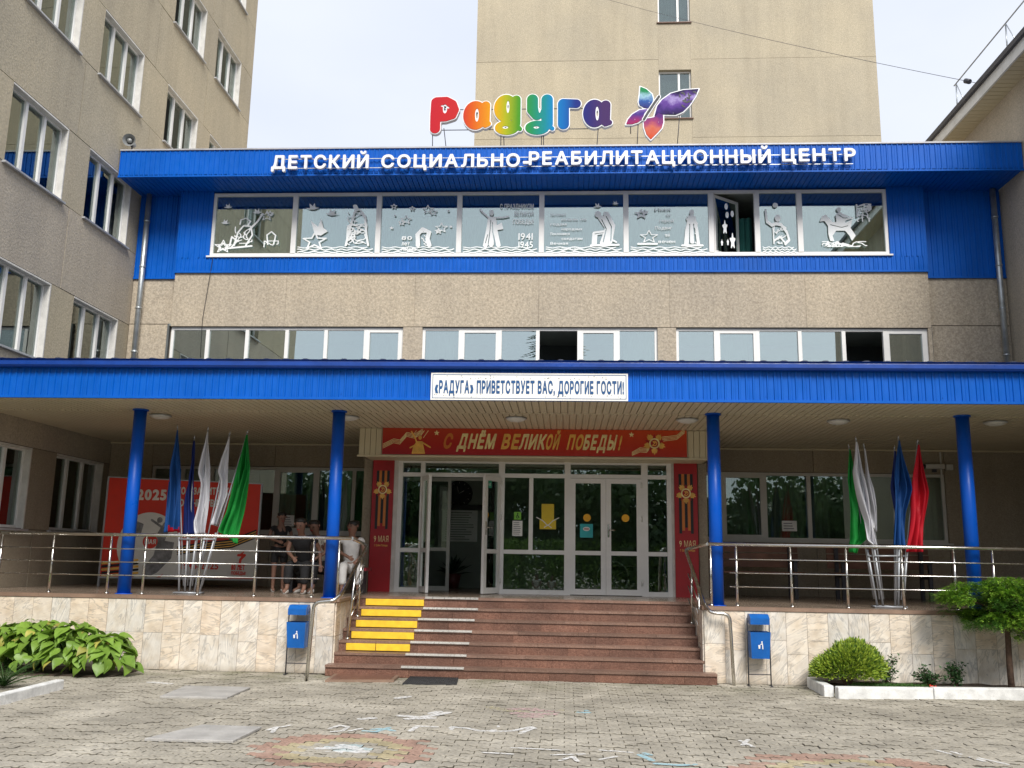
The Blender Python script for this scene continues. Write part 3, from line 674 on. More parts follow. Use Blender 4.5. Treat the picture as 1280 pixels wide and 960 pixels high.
# the opened casement, swung inwards
cs = MB(); pw = .72; ang = R_(38)
def swing(u, d, z): return (d3[5]+.06+math.cos(ang)*u, YB+.07+math.sin(ang)*u-d, z)
for (a, b, c, e) in ((0, pw, Z3B+.07, Z3B+.12), (0, pw, Z3T-.12, Z3T-.07), (0, .05, Z3B+.12, Z3T-.12), (pw-.05, pw, Z3B+.12, Z3T-.12)): cs.box(a, b, 0, .04, c, e, 0, swing)
cs.build('open_casement', 'upvc', W3)
MB().box(.05, pw-.05, .01, .02, Z3B+.12, Z3T-.12, 0, swing).build('pane', 'glass_low', W3)
gcm = MB(); curtain(gcm, FB, d3[6]-.55, d3[6]-.0, Z3B, Z3T-.4, -.5); gcm.build('curtain', 'curtain_green', W3)
# film drawings stuck on the panes
def sticker(shapes, px0, px1, py0, py1, mat='film_white', step=.05, name='window_drawing', parent=None, d=.012, Y=YB, stp=None):
    """shapes live in a 0..10 x 0..10 box placed on the glass"""
    a = X_(px0, Y, (py0+py1)/2); b = X_(px1, Y, (py0+py1)/2); zc = Z_((px0+px1)/2, py0, Y), Z_((px0+px1)/2, py1, Y)
    sx = (b-a)/10; sz = (zc[0]-zc[1])/10; mb = MB()
    sdf_mesh(mb, shapes, lambda x, z, dd: (a+x*sx, Y-d+dd, zc[1]+z*sz), step if stp is None else stp)
    return mb.build(name, mat, parent)
def bird(x, z, s, fl=1): return [('p', [(x-fl*2.2*s, z+.3*s), (x-fl*.6*s, z+.2*s), (x-fl*.9*s, z+2.2*s), (x+fl*.2*s, z+1.0*s), (x+fl*.7*s, z+2.5*s), (x+fl*1.*s, z+.5*s), (x+fl*2.2*s, z+.3*s), (x+fl*.6*s, z-.5*s), (x-fl*.6*s, z-.4*s)])]
def ostar(x, z, r, t_=.085): 
    p = star(x, z, r)[1]; return [('s', t_, p+[p[0]])]
def waves(): return [('s', .12, [(i*.25, .4+.12*math.sin(i*.9)) for i in range(41)]), ('s', .12, [(i*.25, .85+.12*math.sin(i*1.1+1)) for i in range(41)]), ('s', .10, [(i*.25, 1.25+.10*math.sin(i*.8+2)) for i in range(38)])]
D3 = [265]+[368, 473, 574, 677, 782.5, 889, 946.5, 1000]+[1112]
def pane_box(k): return (D3[k]+6, D3[k+1]-6, 250, 318)
# pane 0: reaching figure, birds, star, small emblem
def lines(n, x0, x1, z0, z1, seed, r=.1, k=5):
    q = random.Random(seed); out = []
    for _ in range(n):
        x, z = q.uniform(x0, x1), q.uniform(z0, z1); P = [(x, z)]; a = q.uniform(0, 6.28)
        for _ in range(k): a += q.uniform(-.9, .9); x += .35*math.cos(a); z += .35*math.sin(a); P.append((min(max(x, x0), x1), min(max(z, z0), z1)))
        out.append(('s', r, P))
    return out
st3 = {
 0: bird(1.3, 8.6, .32)+bird(1.2, 5.7, .32, -1)+bird(5.4, 7.6, .35)+[('s', .16, [(2.6, 1.6), (3.0, 4.0), (3.7, 5.2), (4.7, 5.1), (5.0, 3.5), (4.2, 1.6)]), ('s', .15, [(3.2, 5.5), (3.3, 6.3), (4.0, 6.6), (4.6, 6.0), (4.3, 5.3)]), ('s', .2, [(4.6, 4.6), (5.6, 6.0), (6.2, 7.4)]), ('s', .16, [(2.0, 1.5), (2.2, 3.2), (3.0, 2.4), (2.3, 1.4)]), ('s', .2, [(1.8, 1.1), (5.0, 1.5)])]+lines(9, 2.6, 5, 2, 5, 4)+ostar(1.1, 1.4, 1.2)+ostar(1.1, 1.4, .7)+ostar(6.8, 7.0, .9)+ostar(7.2, 7.4, .5)+[('s', .14, [(7.2, 1.8), (7.0, 3.5), (7.6, 4.1), (8.2, 3.4), (8.0, 1.8)])]+lines(5, 6.7, 8.6, 1.0, 2.4, 8),
 1: bird(1.6, 8.4, .45)+bird(4.4, 7.3, .45, -1)+[('p', [(2.2, 3.6), (1.5, 6.2), (2.6, 5.0), (2.9, 6.6), (3.3, 4.8), (3.9, 4.2), (3.0, 3.4)])]+ostar(2.2, 2.4, 1.6, .15)+[('s', .2, [(6.4, 1.6), (6.9, 5.0), (7.4, 7.8), (8.0, 8.2), (8.8, 7.0), (9.1, 3.5), (9.4, 1.6)]), ('s', .3, [(7.4, 8.8), (7.6, 8.2)])]+lines(26, 6.5, 9.1, 1.6, 7.6, 11, .1, 7)+waves(),
 2: ostar(1.4, 8.8, .45)+ostar(4.0, 8.4, .4)+ostar(6.2, 8.2, .8)+ostar(7.0, 7.7, .6)+ostar(3.2, 6.3, .8)+ostar(2.6, 5.8, .5)+ostar(8.2, 4.8, .9)+ostar(7.8, 4.2, .5)+[('e', 1.6, 7.1, .16, .16), ('e', 9.5, 5.0, .18, .18), star(9.1, 7.9, .3), star(1.2, 4.8, .35)]+[('s', .3, [(5.0, 1.6), (4.9, 3.6), (5.6, 4.6), (6.5, 4.0), (6.3, 2.8), (6.6, 1.6)])]+lines(10, 4.9, 6.4, 1.6, 4.0, 5)+waves(),
 3: [('c', .06, [(3.4, 1.9), (3.6, 4.2), (3.7, 6.2)]), ('c', .06, [(4.3, 1.9), (4.0, 4.0), (3.9, 5.8)]), ('c', .05, [(3.0, 2.0), (3.3, 3.6)]), ('s', .32, [(3.0, 1.6), (3.4, 4.5), (3.6, 6.6)]), ('s', .3, [(4.8, 1.6), (4.3, 4.5), (4.1, 6.6)]), ('s', .36, [(3.8, 1.8), (3.8, 6.4)]), ('e', 3.75, 7.6, .32, .55), ('s', .2, [(3.4, 6.7), (2.6, 7.6), (2.2, 8.2)]), ('s', .2, [(4.2, 6.7), (5.4, 6.7), (6.1, 6.9)]), ('p', [(4.4, 5.2), (5.2, 5.8), (5.4, 4.6), (4.6, 4.4)])]+waves(),
 4: [('c', .07, [(7.6, 2.2), (8.0, 4.6), (7.4, 6.3)]), ('c', .07, [(8.6, 2.4), (8.7, 5.0), (8.0, 6.9)]), ('c', .06, [(6.5, 3.7), (7.6, 3.9)]), ('s', .34, [(6.4, 1.9), (6.5, 3.8), (7.6, 4.0)]), ('s', .45, [(7.6, 2.0), (8.3, 4.8), (7.4, 6.6)]), ('s', .4, [(8.4, 2.2), (8.8, 5.2), (8.0, 7.4)]), ('e', 6.9, 7.3, .45, .6), ('s', .25, [(6.0, 1.6), (9.6, 1.7)]), ('s', .2, [(8.8, 2.6), (9.3, 2.2)])]+bird(6.8, 8.7, .3)+bird(9.2, 9.2, .25)+waves(),
 5: ostar(1.4, 7.4, .9)+ostar(1.4, 7.4, .55)+ostar(1.9, 7.8, .4)+ostar(2.4, 3.2, 1.2)+[('s', .25, [(1, 1.9), (3.4, 1.9)]), ('c', .06, [(7.7, 2.2), (7.8, 5.5)]), ('c', .06, [(8.4, 2.2), (8.3, 5.5)]), ('s', .3, [(7.3, 1.8), (7.5, 4.5), (7.9, 6.8)]), ('s', .28, [(8.9, 1.8), (8.7, 4.5), (8.4, 6.8)]), ('s', .3, [(8.1, 2.2), (8.1, 6.8)]), ('e', 8.1, 7.6, .32, .55), ('s', .25, [(6.8, 1.6), (9.4, 1.6)])]+lines(8, 7.4, 8.8, 2, 7, 6)+waves(),
 7: [('s', .3, [(1.2, 8.0), (1.5, 6.0), (3.0, 5.3)]), ('e', 4.8, 6.6, .9, .65), ('s', .3, [(3.0, 5.3), (4.2, 5.6), (5.8, 5.4), (7.4, 4.0), (8.0, 2.6), (6.8, 1.9)]), ('s', .25, [(3.3, 4.8), (3.4, 2.0)]), ('s', .25, [(3.4, 2.4), (5.2, 3.2), (7.0, 1.9)]), ('e', 4.2, 9.0, .8, .45)]+lines(9, 3.4, 7.2, 2, 5.2, 3, .12)+waves(),
 8: [('p', [(1.9, 6.0), (2.2, 7.0), (2.7, 7.3), (3.1, 6.6), (3.5, 5.9), (5.2, 5.8), (6.0, 6.4), (5.7, 4.8), (6.3, 3.4), (5.8, 2.4), (5.5, 3.4), (5.0, 4.3), (3.9, 4.3), (3.4, 3.4), (3.6, 2.4), (3.1, 2.4), (2.9, 3.6), (2.9, 5.2), (2.5, 6.1)]), ('p', [(4.0, 5.6), (3.9, 7.2), (4.4, 7.8), (5.0, 7.3), (6.2, 6.6), (5.2, 6.2), (4.8, 5.5)]), ('e', 4.35, 8.2, .28, .45), ('c', .07, [(4.3, 7.2), (4.9, 6.6), (5.6, 6.7)]), ('c', .06, [(3.2, 5.4), (4.6, 4.9), (5.4, 5.2)])]+lines(22, 2.1, 7.6, 1.4, 2.3, 10, .1)+lines(22, 6.6, 8.4, 6.0, 9.2, 12, .1),
}
for k, sh in st3.items(): sticker([(q[0], q[1]*.72, q[2]) if q[0] == 's' and q[1] < .3 else q for q in sh], *pane_box(k), parent=W3, stp=.07)
sticker(ostar(3, 5, 1.2, .2)+ostar(3.3, 5, .6, .2)+ostar(7, 2.4, 1.4, .2)+ostar(7, 2.4, .7, .2)+[('e', 4, 9, .9, .6), ('e', 4.4, 7.4, .9, .6), ('e', 7.2, 7.6, .9, .6)]+ostar(1.2, 2.1, .5, .15)+ostar(4.4, 2.2, .5, .15), 899, 922, 252, 318, parent=W3, d=.02, stp=.16)
def flat_text(s_, px0, px1, pyb, capx, Y, d, mat, parent, bold=.0, shear=0., name='lettering', slope=0.):
    F = Fac('Y', Y); a = X_(px0, Y, pyb); b = X_(px1, Y, pyb); zb = Z_((px0+px1)/2, pyb, Y); cap = Z_((px0+px1)/2, pyb-capx, Y)-zb
    return letters(s_, a, b, zb, cap, F, d, mat, parent, name, bold, 0, shear, slope=slope)
for s_, a, b, y, c in (('С ПРАЗДНИКОМ', 625, 667, 261, 6), ('ВЕЛИКОЙ', 643, 667, 270, 5.5), ('ПОБЕДЫ!', 641, 667, 280, 6), ('1941', 648, 666, 300, 9), ('1945', 648, 666, 310, 8.5)):
    flat_text(s_, a, b, y, c, YB, .010, 'film_white', W3, .015)
for s_, a, b, y in (('Поклонимся', 688, 707, 270), ('великим тем', 702, 733, 276), ('годам', 688, 708, 282), ('народных', 702, 728, 288), ('Поклонимся', 688, 712, 294), ('солдатам', 702, 728, 300), ('Вечная', 688, 710, 306), ('память героям', 702, 728, 312)):
    flat_text(s_, a, b, y, 3.2, YB, .010, 'film_white', W3, .01)
for s_, a, b, y in (('Имя', 818, 838, 264), ('тебе', 832, 838, 271), ('герой', 824, 842, 278), ('Подвиг', 819, 840, 287), ('твой', 831, 837, 296), ('вечен', 823, 844, 304)):
    flat_text(s_, a, b, y, 4., YB, .010, 'film_white', W3, .01)
for s_, a, b, y in (('80', 502, 515, 300), ('лет', 502, 512, 307), ('Победы', 502, 520, 314)): flat_text(s_, a, b, y, 5., YB, .010, 'film_white', W3, .02)
# --- roof edge: blue fascia with soffit
YF = 16.50; FF = Fac('Y', YF); zf0, zf1 = 8.885, 9.415
ribbed(FF, XL+.02, XR-.02, zf0, zf1, 0, pitch=.10, parent=MBD, name='fascia', kind='stuff')
MB().box(XL+.02, XR-.02, YF-.03, YF+.9, zf1, zf1+.03).build('roof_edge', 'roof_edge_grey', MBD)
fbox(MB(), FF, XL+.02, XR-.02, -.01, .03, zf0-.03, zf0).build('fascia_trim', 'blue_metal', MBD)
sf = MB(); n = 170; p = (XR-XL-.04)/n
for i in range(n):
    a = XL+.02+i*p; sf.box(a, a+p-.012, YF, YB+.3, zf0+.0, zf0+.02)
sf.box(XL+.02, XR-.02, YF, YB+.3, zf0+.021, zf0+.03); sf.build('soffit', 'blue_metal', MBD, kind='stuff')
# --- ground floor wall and windows under the canopy
zg0, zg1 = 2.0, 3.255
g1 = (X_(190, YB, 580), -3.05); g2 = (2.44, X_(1181, YB, 594))
dl = div([225, 262, 300, 343, 395, 441], YB, 620); dr = div([903, 957, 1012.5, 1069, 1125], YB, 630)
wl = window(FB, *g1, zg0, zg1, dl, MBD, rec=.05, frame='upvc_dull', glassm='glass_low', sashes=(4,), room=1.2, cur=('curtain', [(dl[3]+.05, dl[3]+.35, zg0, zg1), (dl[3]+.6, dl[4]-.1, zg0, zg1), (dl[4]+.1, dl[4]+.25, zg0, zg1), (dl[5]-.3, dl[5]-.1, zg0, zg1)]), sill='upvc_dull')
wr = window(FB, *g2, zg0, zg1, dr, MBD, rec=.05, frame='upvc_dull', glassm='glass_low', sashes=(1,), room=1.2, cur=('curtain_grey', [(g2[0]+.06, dr[0]-.05, zg0, zg1), (dr[0]+.1, dr[1]-.1, zg0, zg1), (dr[1]+.05, dr[2]-.05, zg0, zg1), (dr[2]+.05, dr[3]-.4, zg0, zg1), (g2[1]-.4, g2[1]-.1, zg0, zg1)]), sill='upvc_dull')
for a, b, z0, z1 in ((XL+.01, g1[0], DZ, 3.95), (g1[0], -5.6, DZ, zg0-.04), (-5.6, -3.0, DZ, zg0-.04), (g1[0], -5.6, zg1+.003, 3.95), (-5.6, -3.0, zg1+.003, 3.95), (2.3, 4.6, DZ, zg0-.04), (4.6, g2[1], DZ, zg0-.04), (2.3, 4.6, zg1+.003, 3.95), (4.6, g2[1], zg1+.003, 3.95), (g2[1], XR-.01, DZ, 3.95)):
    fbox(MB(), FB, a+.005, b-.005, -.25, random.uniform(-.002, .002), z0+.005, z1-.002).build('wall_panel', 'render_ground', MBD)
# ------------------------------------------------------------------ tower behind
TW = empty('tower_block', (3.7, 33, 0), 'tall windowed block rising behind the roof sign in the centre', 'building')
FT = Fac('Y', 30.0); tx0, tx1 = -3.30, 10.78
tz = [0, 6.5, 9.37, 12.24, 15.1, 17.97, 19.1, 20.84, 21.98, 26]
wx = (X_(822, 30, 0), X_(862, 30, 0)); wz = [(16.85, 18.7), (20.55, 22.4)]
for z0, z1 in ((9, 16.12), (16.132, 19.1), (19.112, 21.95), (21.962, 25)):
    for a, b in ((tx0, wx[0]), (wx[1], tx1)): fbox(MB(), FT, a, b, -.3, random.uniform(-.003, .003), z0, z1).build('wall_panel', 'render_sand', TW)
for z0, z1 in ((9, 16.82), (18.71, 20.51), (22.41, 25)): fbox(MB(), FT, wx[0]+.003, wx[1]-.003, -.3, -.002, z0, z1).build('wall_panel', 'render_sand', TW)
for a, b, c, e in ((tx0+.02, wx[0]-.15, 0, 24.9), (wx[1]+.15, tx1-.02, 0, 24.9), (wx[0]-.149, wx[1]+.149, 0, 16.5), (wx[0]-.149, wx[1]+.149, 19.02, 20.2), (wx[0]-.149, wx[1]+.149, 22.72, 24.9)): fbox(MB(), FT, a, b, -.6, -.31, c, e).build('joint_backing', 'joint_dark', TW)
MB().box(tx0+.01, tx1-.01, 30.7, 38, 0, 25).build('rear_wall', 'render_sand', TW)
for z0, z1 in wz:
    window(FT, wx[0], wx[1], z0, z1, [wx[0]+.72], TW, rec=.14, room=.58, sill='sill_brown', glassm='glass_tower', cur=('curtain_grey', [(wx[0]+.05, wx[1]-.05, z0, z1-.2)]), wide=())
MB().box(tx0-.02, tx1+.02, 29.96, 38.02, 25.01, 25.3).build('parapet', 'roof_edge_grey', TW)
# ------------------------------------------------------------------ right-hand building: wall and deep eave
RB = empty('side_wing', (XR+3, 18, 0), 'low sand coloured wing at the right edge under a pale boxed eave', 'building')
fbox(MB(), FR, 15.4, 26, -.25, 0, 3.7, 10.75).build('wall_panel', 'render_grey', RB)
fbox(MB(), FR, 6, 15.39, -.25, 0, 0, 10.75).build('wall_panel', 'render_grey', RB)
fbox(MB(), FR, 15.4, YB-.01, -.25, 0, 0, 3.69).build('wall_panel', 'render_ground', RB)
ez = 10.62; ev = MB(); fbox(ev, FR, 6, 26, 0, .42, ez, ez+.03); 
for i in range(130): fbox(ev, FR, 6+i*.154, 6+i*.154+.14, .0, .42, ez-.012, ez-.001)
ev.build('eave_soffit', 'beige_panel', RB, kind='stuff')
fbox(MB(), FR, 6, 26, .42, .46, ez-.02, ez+.26).build('eave_fascia', 'lamp_white', RB)
fbox(MB(), FR, 6, 26, .455, .53, ez+.2, ez+.30).build('gutter', 'dark_steel', RB)
rf = MB(); rf.add([FR(6, .5, ez+.3), FR(26, .5, ez+.3), FR(26, -6, ez+.9), FR(6, -6, ez+.9)], [[0, 1, 2, 3]]); rf.build('roof', 'roof_dark', RB)
MB().box(XR+.26, XR+8, 6.02, 25.9, 0, 10.7).build('rear_wall', 'render_grey', RB)
for k in range(6):
    fbox(MB(), FR, 16.4+k*.04, 16.43+k*.04, 0, .012, 0, .01) if False else None
rr_ = MB()
for yy in (13.8, 15.9, 18.1): rr_.tube([FR(yy, .42, ez+.3), FR(yy+.1, .36, ez+.95)], .014, 6); rr_.tube([FR(yy-.35, .42, ez+.3), FR(yy+.1, .36, ez+.95)], .01, 6)
rr_.tube([FR(12, .36, ez+.95), FR(18.3, .36, ez+.95)], .014, 6)
rr_.build('roof_railing', 'galvanised', None, 'thin metal snow rail with braces on the roof edge at the upper right corner', 'railing')
a, b = aX(1232, 106, XR-.4), aY(740, -6, 29.9); pts = [a.lerp(b, i/16)+Vector((0, 0, -.5*4*(i/16)*(1-i/16)*.25)) for i in range(17)]
MB().tube(pts, .0055, 5).build('overhead_wire', 'dark_steel', None, 'thin black overhead wire crossing the tower to the right roof', 'wire')
MB().tube([pts[0].lerp(pts[1], .35), pts[0].lerp(pts[1], .46)], .05, 8).build('wire_insulator', 'dark_steel', None, 'small dark insulator near the right end of the overhead wire', 'insulator')
# ================================================================== PLATFORM, STEPS, CANOPY
sxl = aY(421, 806, 13.12).x; sxr = aY(877.5, 806, 13.12).x
PF = empty('entrance_platform', (-.5, YW, 0), 'raised porch platform faced with pale marble tiles on both sides of the steps', 'platform')
ST_T = .22; YTOP = 12.68+6*ST_T
dk = MB(); dk.box(XL+.01, sxl-.001, YW+.03, YB+.2, 0, DZ-.004); dk.box(sxr+.001, XR-.01, YW+.03, YB+.2, 0, DZ-.004); dk.box(sxl, sxr, YTOP+.05, YB+.2, 0, DZ-.004)
dk.build('deck_core', 'deck_edge', PF)
# deck tiles: .4 m, laid with joints (real ones where they can be told apart)
dt = MB(); 
for i in range(int((XR-XL)/.4)):
    for j in range(11):
        x = XL+.02+i*.4; y = YW+.12+j*.4
        if sxl-.4 < x < sxr and y < YTOP+.08: continue
        dt.box(x+.002, x+.398, y+.002, y+.398, DZ-.003, DZ+.003)
dt.build('deck_tiles', 'deck_tile', PF, kind='stuff')
for a, b in ((XL+.02, sxl+.02), (sxr-.02, XR-.02)):
    n = int((b-a)/1.2)
    for i in range(n): MB().box(a+(b-a)*i/n+.001, a+(b-a)*(i+1)/n-.001, YW-.035, YW+.115, DZ-.045, DZ+.004).build('edge_slab', 'deck_edge', PF)
MB().box(sxl-.001, sxl+.06, YW, YTOP, DZ-.04, DZ+.004).build('edge_slab', 'deck_edge', PF)
# marble tiles on the front and on the returns beside the steps
tr_ = random.Random(5)
def tile_wall(a, b, right):
    x = a; i = 0
    while x < b-.05:
        wd = tr_.choice((.27, .27, .275, .28)) ; wd = min(wd, b-x)
        if b-(x+wd) < .1: wd = b-x
        if right: zj = tr_.choice((.40, .44, .58, .52))
        else: zj = .50 if x < -5.1 else tr_.choice((.48, .5, .40))
        for z0, z1 in ((0.005, zj), (zj, .952)):
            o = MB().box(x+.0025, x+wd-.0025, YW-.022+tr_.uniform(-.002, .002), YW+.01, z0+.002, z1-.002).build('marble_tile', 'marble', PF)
        x += wd; i += 1
tile_wall(XL+.01, sxl, False); tile_wall(sxr, XR-.01, True)
for a, b in ((XL+.01, sxl-.01), (sxr+.01, XR-.01)): MB().box(a, b, YW-.008, YW+.03, 0, .95).build('tile_grout', 'reveal_white', PF)
for sx_, s_ in ((sxl, 1), (sxr, -1)):
    for k in range(4):
        y0 = YW+.0+k*.28
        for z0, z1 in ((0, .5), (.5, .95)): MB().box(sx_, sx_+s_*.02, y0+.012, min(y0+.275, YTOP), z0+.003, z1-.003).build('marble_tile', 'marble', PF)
# ------------------------------------------------------------------ steps
SP = empty('entrance_steps', ((sxl+sxr)/2, 12.68, 0), 'seven reddish granite steps rising to the glass entrance', 'steps')
x1a, x1b = aZ(405, 845).x, aZ(897, 857).x
ext = {1: (x1a, x1b), 2: (x1a+.06, x1b-.04)}
srng = random.Random(2)
for k in range(1, 8):
    a, b = ext.get(k, (sxl+.022, sxr-.022)); y = 12.68+(k-1)*ST_T; z0, z1 = (k-1)/7, k/7
    y1 = YTOP+.12 if k == 7 else y+ST_T
    x = a
    while x < b-.01:
        wd = srng.uniform(.42, .72); 
        if b-(x+wd) < .25: wd = b-x
        jy_ = srng.uniform(-.002, .002)
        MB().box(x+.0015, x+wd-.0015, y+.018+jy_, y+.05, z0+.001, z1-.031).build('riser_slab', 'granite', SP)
        x += wd
    x = a; off = srng.uniform(.2, .6)
    while x < b-.01:
        wd = srng.uniform(.7, 1.1)
        if b-(x+wd) < .3: wd = b-x
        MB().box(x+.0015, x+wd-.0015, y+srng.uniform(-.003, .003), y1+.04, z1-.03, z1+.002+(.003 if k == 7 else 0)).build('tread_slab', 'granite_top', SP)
        x += wd
core = MB()
for k in range(1, 8):
    a, b = ext.get(k, (sxl+.022, sxr-.022)); y = 12.68+(k-1)*ST_T; core.box(a+.01, b-.01, y+.04, YTOP+.1, (k-1)/7 if k > 1 else 0, k/7-.032)
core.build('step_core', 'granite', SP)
# yellow tactile bars on risers 3..7, light metal nosings beside them
yb = {7: (456, 529), 6: (451, 526), 5: (445, 521.5), 4: (440, 518), 3: (434, 513.5)}
for k, (pa, pb) in yb.items():
    y = 12.68+(k-1)*ST_T; a = X_(pa, y, 780); b = X_(pb, y, 780)
    cuts = [(a, b)] if k > 3 else [(a, a+(b-a)*.46), (a+(b-a)*.47, b)]
    for u, v in cuts: bevel(MB().box(u, v, y-.012, y+.016, k/7-.128, k/7-.034).build('yellow_bar', 'yellow_strip', SP), .004)
nb = {7: (530, 597), 6: (528, 597), 5: (522, 593), 4: (518, 590), 3: (513.5, 587), 2: (508, 584), 1: (503, 581)}
for k, (pa, pb) in nb.items():
    y = 12.68+(k-1)*ST_T; a = X_(pa, y, 790); b = X_(pb, y, 790)
    MB().box(a, b, y-.012, y+.03, k/7+.001+(.004 if k == 7 else 0), k/7+.012).box(a, b, y-.014, y-.006, k/7-.016, k/7+.001).build('metal_nosing', 'nosing_metal', SP)
# door mats on the paving
mt = MB(); c = [aZ(406, 853), aZ(492, 853), aZ(503, 844), aZ(421, 843)]
def quadslab(mb, c, z0, z1, mi=0): return mb.add([(p.x, p.y, z0) for p in c]+[(p.x, p.y, z1) for p in c], [(3, 2, 1, 0), (4, 5, 6, 7), (0, 1, 5, 4), (1, 2, 6, 5), (2, 3, 7, 6), (3, 0, 4, 7)], mi)
m1 = empty('door_mat', (c[0].x, c[0].y, 0), 'brown framed doormat at the foot of the steps, left of the black one', 'mat')
quadslab(MB(), c, .0, .03).build('mat_frame', 'deck_edge', m1); cc = sum(c, Vector())/4; quadslab(MB(), [cc+(p-cc)*.88 for p in c], .03, .036).build('mat_pile', 'granite', m1)
c = [aZ(503, 856), aZ(571, 856), aZ(573, 849), aZ(513, 847)]
mm = MB(); quadslab(mm, c, .0, .02)
for i in range(24): 
    t0 = i/24; p, q = c[0].lerp(c[1], t0), c[3].lerp(c[2], t0); mm.tube([(p.x+.01, p.y+.01, .022), (q.x+.01, q.y-.01, .022)], .006, 4)
mm.build('door_mat', 'rubber_black', None, 'flat black ribbed rubber mat at the foot of the steps, right of the brown one', 'mat')
# ------------------------------------------------------------------ canopy
CN = empty('entrance_canopy', (-.2, 12.3, 0), 'wide blue canopy on round blue columns along the whole front', 'canopy')
YC = 12.20; FC = Fac('Y', YC); ca, cb = XL+.015, XR-.015; zc0, zc1 = 3.70, 4.125
ribbed(FC, ca, cb, zc0+.03, zc1, 0, pitch=.094, parent=CN, name='fascia', kind='stuff')
MB().box(ca, cb, YC-.022, YC+.02, zc0-.004, zc0+.03).build('fascia_trim', 'blue_metal', CN)
gt = MB(); prof = [(-.02, 4.12), (-.10, 4.125), (-.12, 4.15), (-.12, 4.20), (-.105, 4.20), (-.10, 4.225), (-.13, 4.235), (-.02, 4.24)]
gt.add([(x, YC+a, z) for x in (ca, cb) for a, z in prof], [[i, i+1, i+1+len(prof), i+len(prof)] for i in range(len(prof)-1)]); gt.build('gutter', 'blue_gutter', CN)
# corrugated roof sheets
rm = MB(); n = int((cb-ca)/.27)*6; vs = []
for i in range(n+1):
    x = ca+(cb-ca)*i/n; ph = (i % 6); h = .038 if ph in (2, 3) else (0 if ph in (0, 5) else .012); vs += [(x, YC-.06, 4.225+h), (x, YB-.02, 4.93+h)]
rm.add(vs, [[2*i, 2*i+2, 2*i+3, 2*i+1] for i in range(n)]); vs2 = [(v[0], v[1], v[2]-.025) for v in vs]
rm.add(vs2, [[2*i, 2*i+1, 2*i+3, 2*i+2] for i in range(n)]); k = len(vs)
rm.f += [[2*i, 2*i+k, 2*i+2+k, 2*i+2] for i in range(n)]; rm.mi += [0]*n; rm.sm += [False]*n
rm.build('roof_sheet', 'roof_dark', CN)
MB().box(ca, cb, YC+.03, YB-.02, 4.08, 4.20).build('roof_frame', 'joint_dark', CN)
# ceiling boards run from front to back, in two lengths meeting over the columns
cl = MB(); YJ = 13.3; p = .10; n = int((cb-ca)/p)
for i in range(n):
    a = ca+i*p
    cl.box(a, a+p-.014, YC+.02, YJ-.01, zc0+.0, zc0+.012)
    cl.box(a+.03, a+p+.016, YJ+.01, YB-.01, zc0+.005, zc0+.016)
cl.box(ca, cb, YC+.02, YB-.01, zc0+.022, zc0+.03)
cl.build('ceiling_boards', 'soffit_beige', CN, kind='stuff')
jt = MB(); 
for i in range(n): jt.box(ca+i*p+.02, ca+i*p+.075, YJ-.012, YJ+.012, zc0-.008, zc0+.004)
jt.build('ceiling_joint', 'soffit_beige', CN, kind='stuff')
MB().box(ca, cb, YB-.05, YB-.003, zc0-.03, zc0-.001).build('ceiling_trim', 'beige_panel', CN)
for px_, py_ in ((165, 630), (418, 630), (894, 640), (1210, 620)):
    x = X_(px_, 13.2, py_); cm = MB(); cm.tube([(x, 13.2, DZ), (x, 13.2, zc0)], .092, 28)
    co = cm.build('column', 'blue_column', CN); MB().tube([(x, 13.2, DZ), (x, 13.2, DZ+.012)], .12, 28).tube([(x, 13.2, zc0-.02), (x, 13.2, zc0)], .115, 28).build('base_ring', 'blue_column', co)
# round ceiling lamps
for px_, py_, lab in ((201, 517, 'flat round ceiling lamp right of the leftmost blue column'), (436, 518, 'flat round ceiling lamp behind the second blue column'), (645, 522, 'flat round ceiling lamp in front of the middle of the red banner'), (859, 523, 'flat round ceiling lamp just left of the third blue column'), (1048, 525, 'flat round ceiling lamp above the white and green flags on the right'), (1244, 528, 'flat round ceiling lamp at the right edge of the photo')):
    q = aZ(px_, py_-1, zc0-.03); q.y = 13.75; q = aY(px_, py_, 13.75)
    L = empty('ceiling_lamp', (q.x, 13.75, zc0), lab, 'lamp', 'round lamps on the canopy ceiling')
    d_ = MB(); rs = [(.15, 0), (.15, -.02), (.13, -.035), (.09, -.05), (.04, -.058), (.0005, -.06)]
    for (r0, h0), (r1, h1) in zip(rs[:-1], rs[1:]):
        k = len(d_.v); n_ = 24
        for r, h in ((r0, h0), (r1, h1)): d_.v += [(q.x+r*math.cos(6.2832*i/n_), 13.75+r*math.sin(6.2832*i/n_), zc0-.004+h) for i in range(n_)]
        d_.f += [[k+i, k+(i+1) % n_, k+n_+(i+1) % n_, k+n_+i][::-1] for i in range(n_)]; d_.mi += [0]*n_; d_.sm += [True]*n_
    d_.build('diffuser', 'lamp_white', L)
    MB().tube([(q.x, 13.75, zc0-.001), (q.x, 13.75, zc0-.02)], .165, 24).build('rim', 'sill_metal', L)
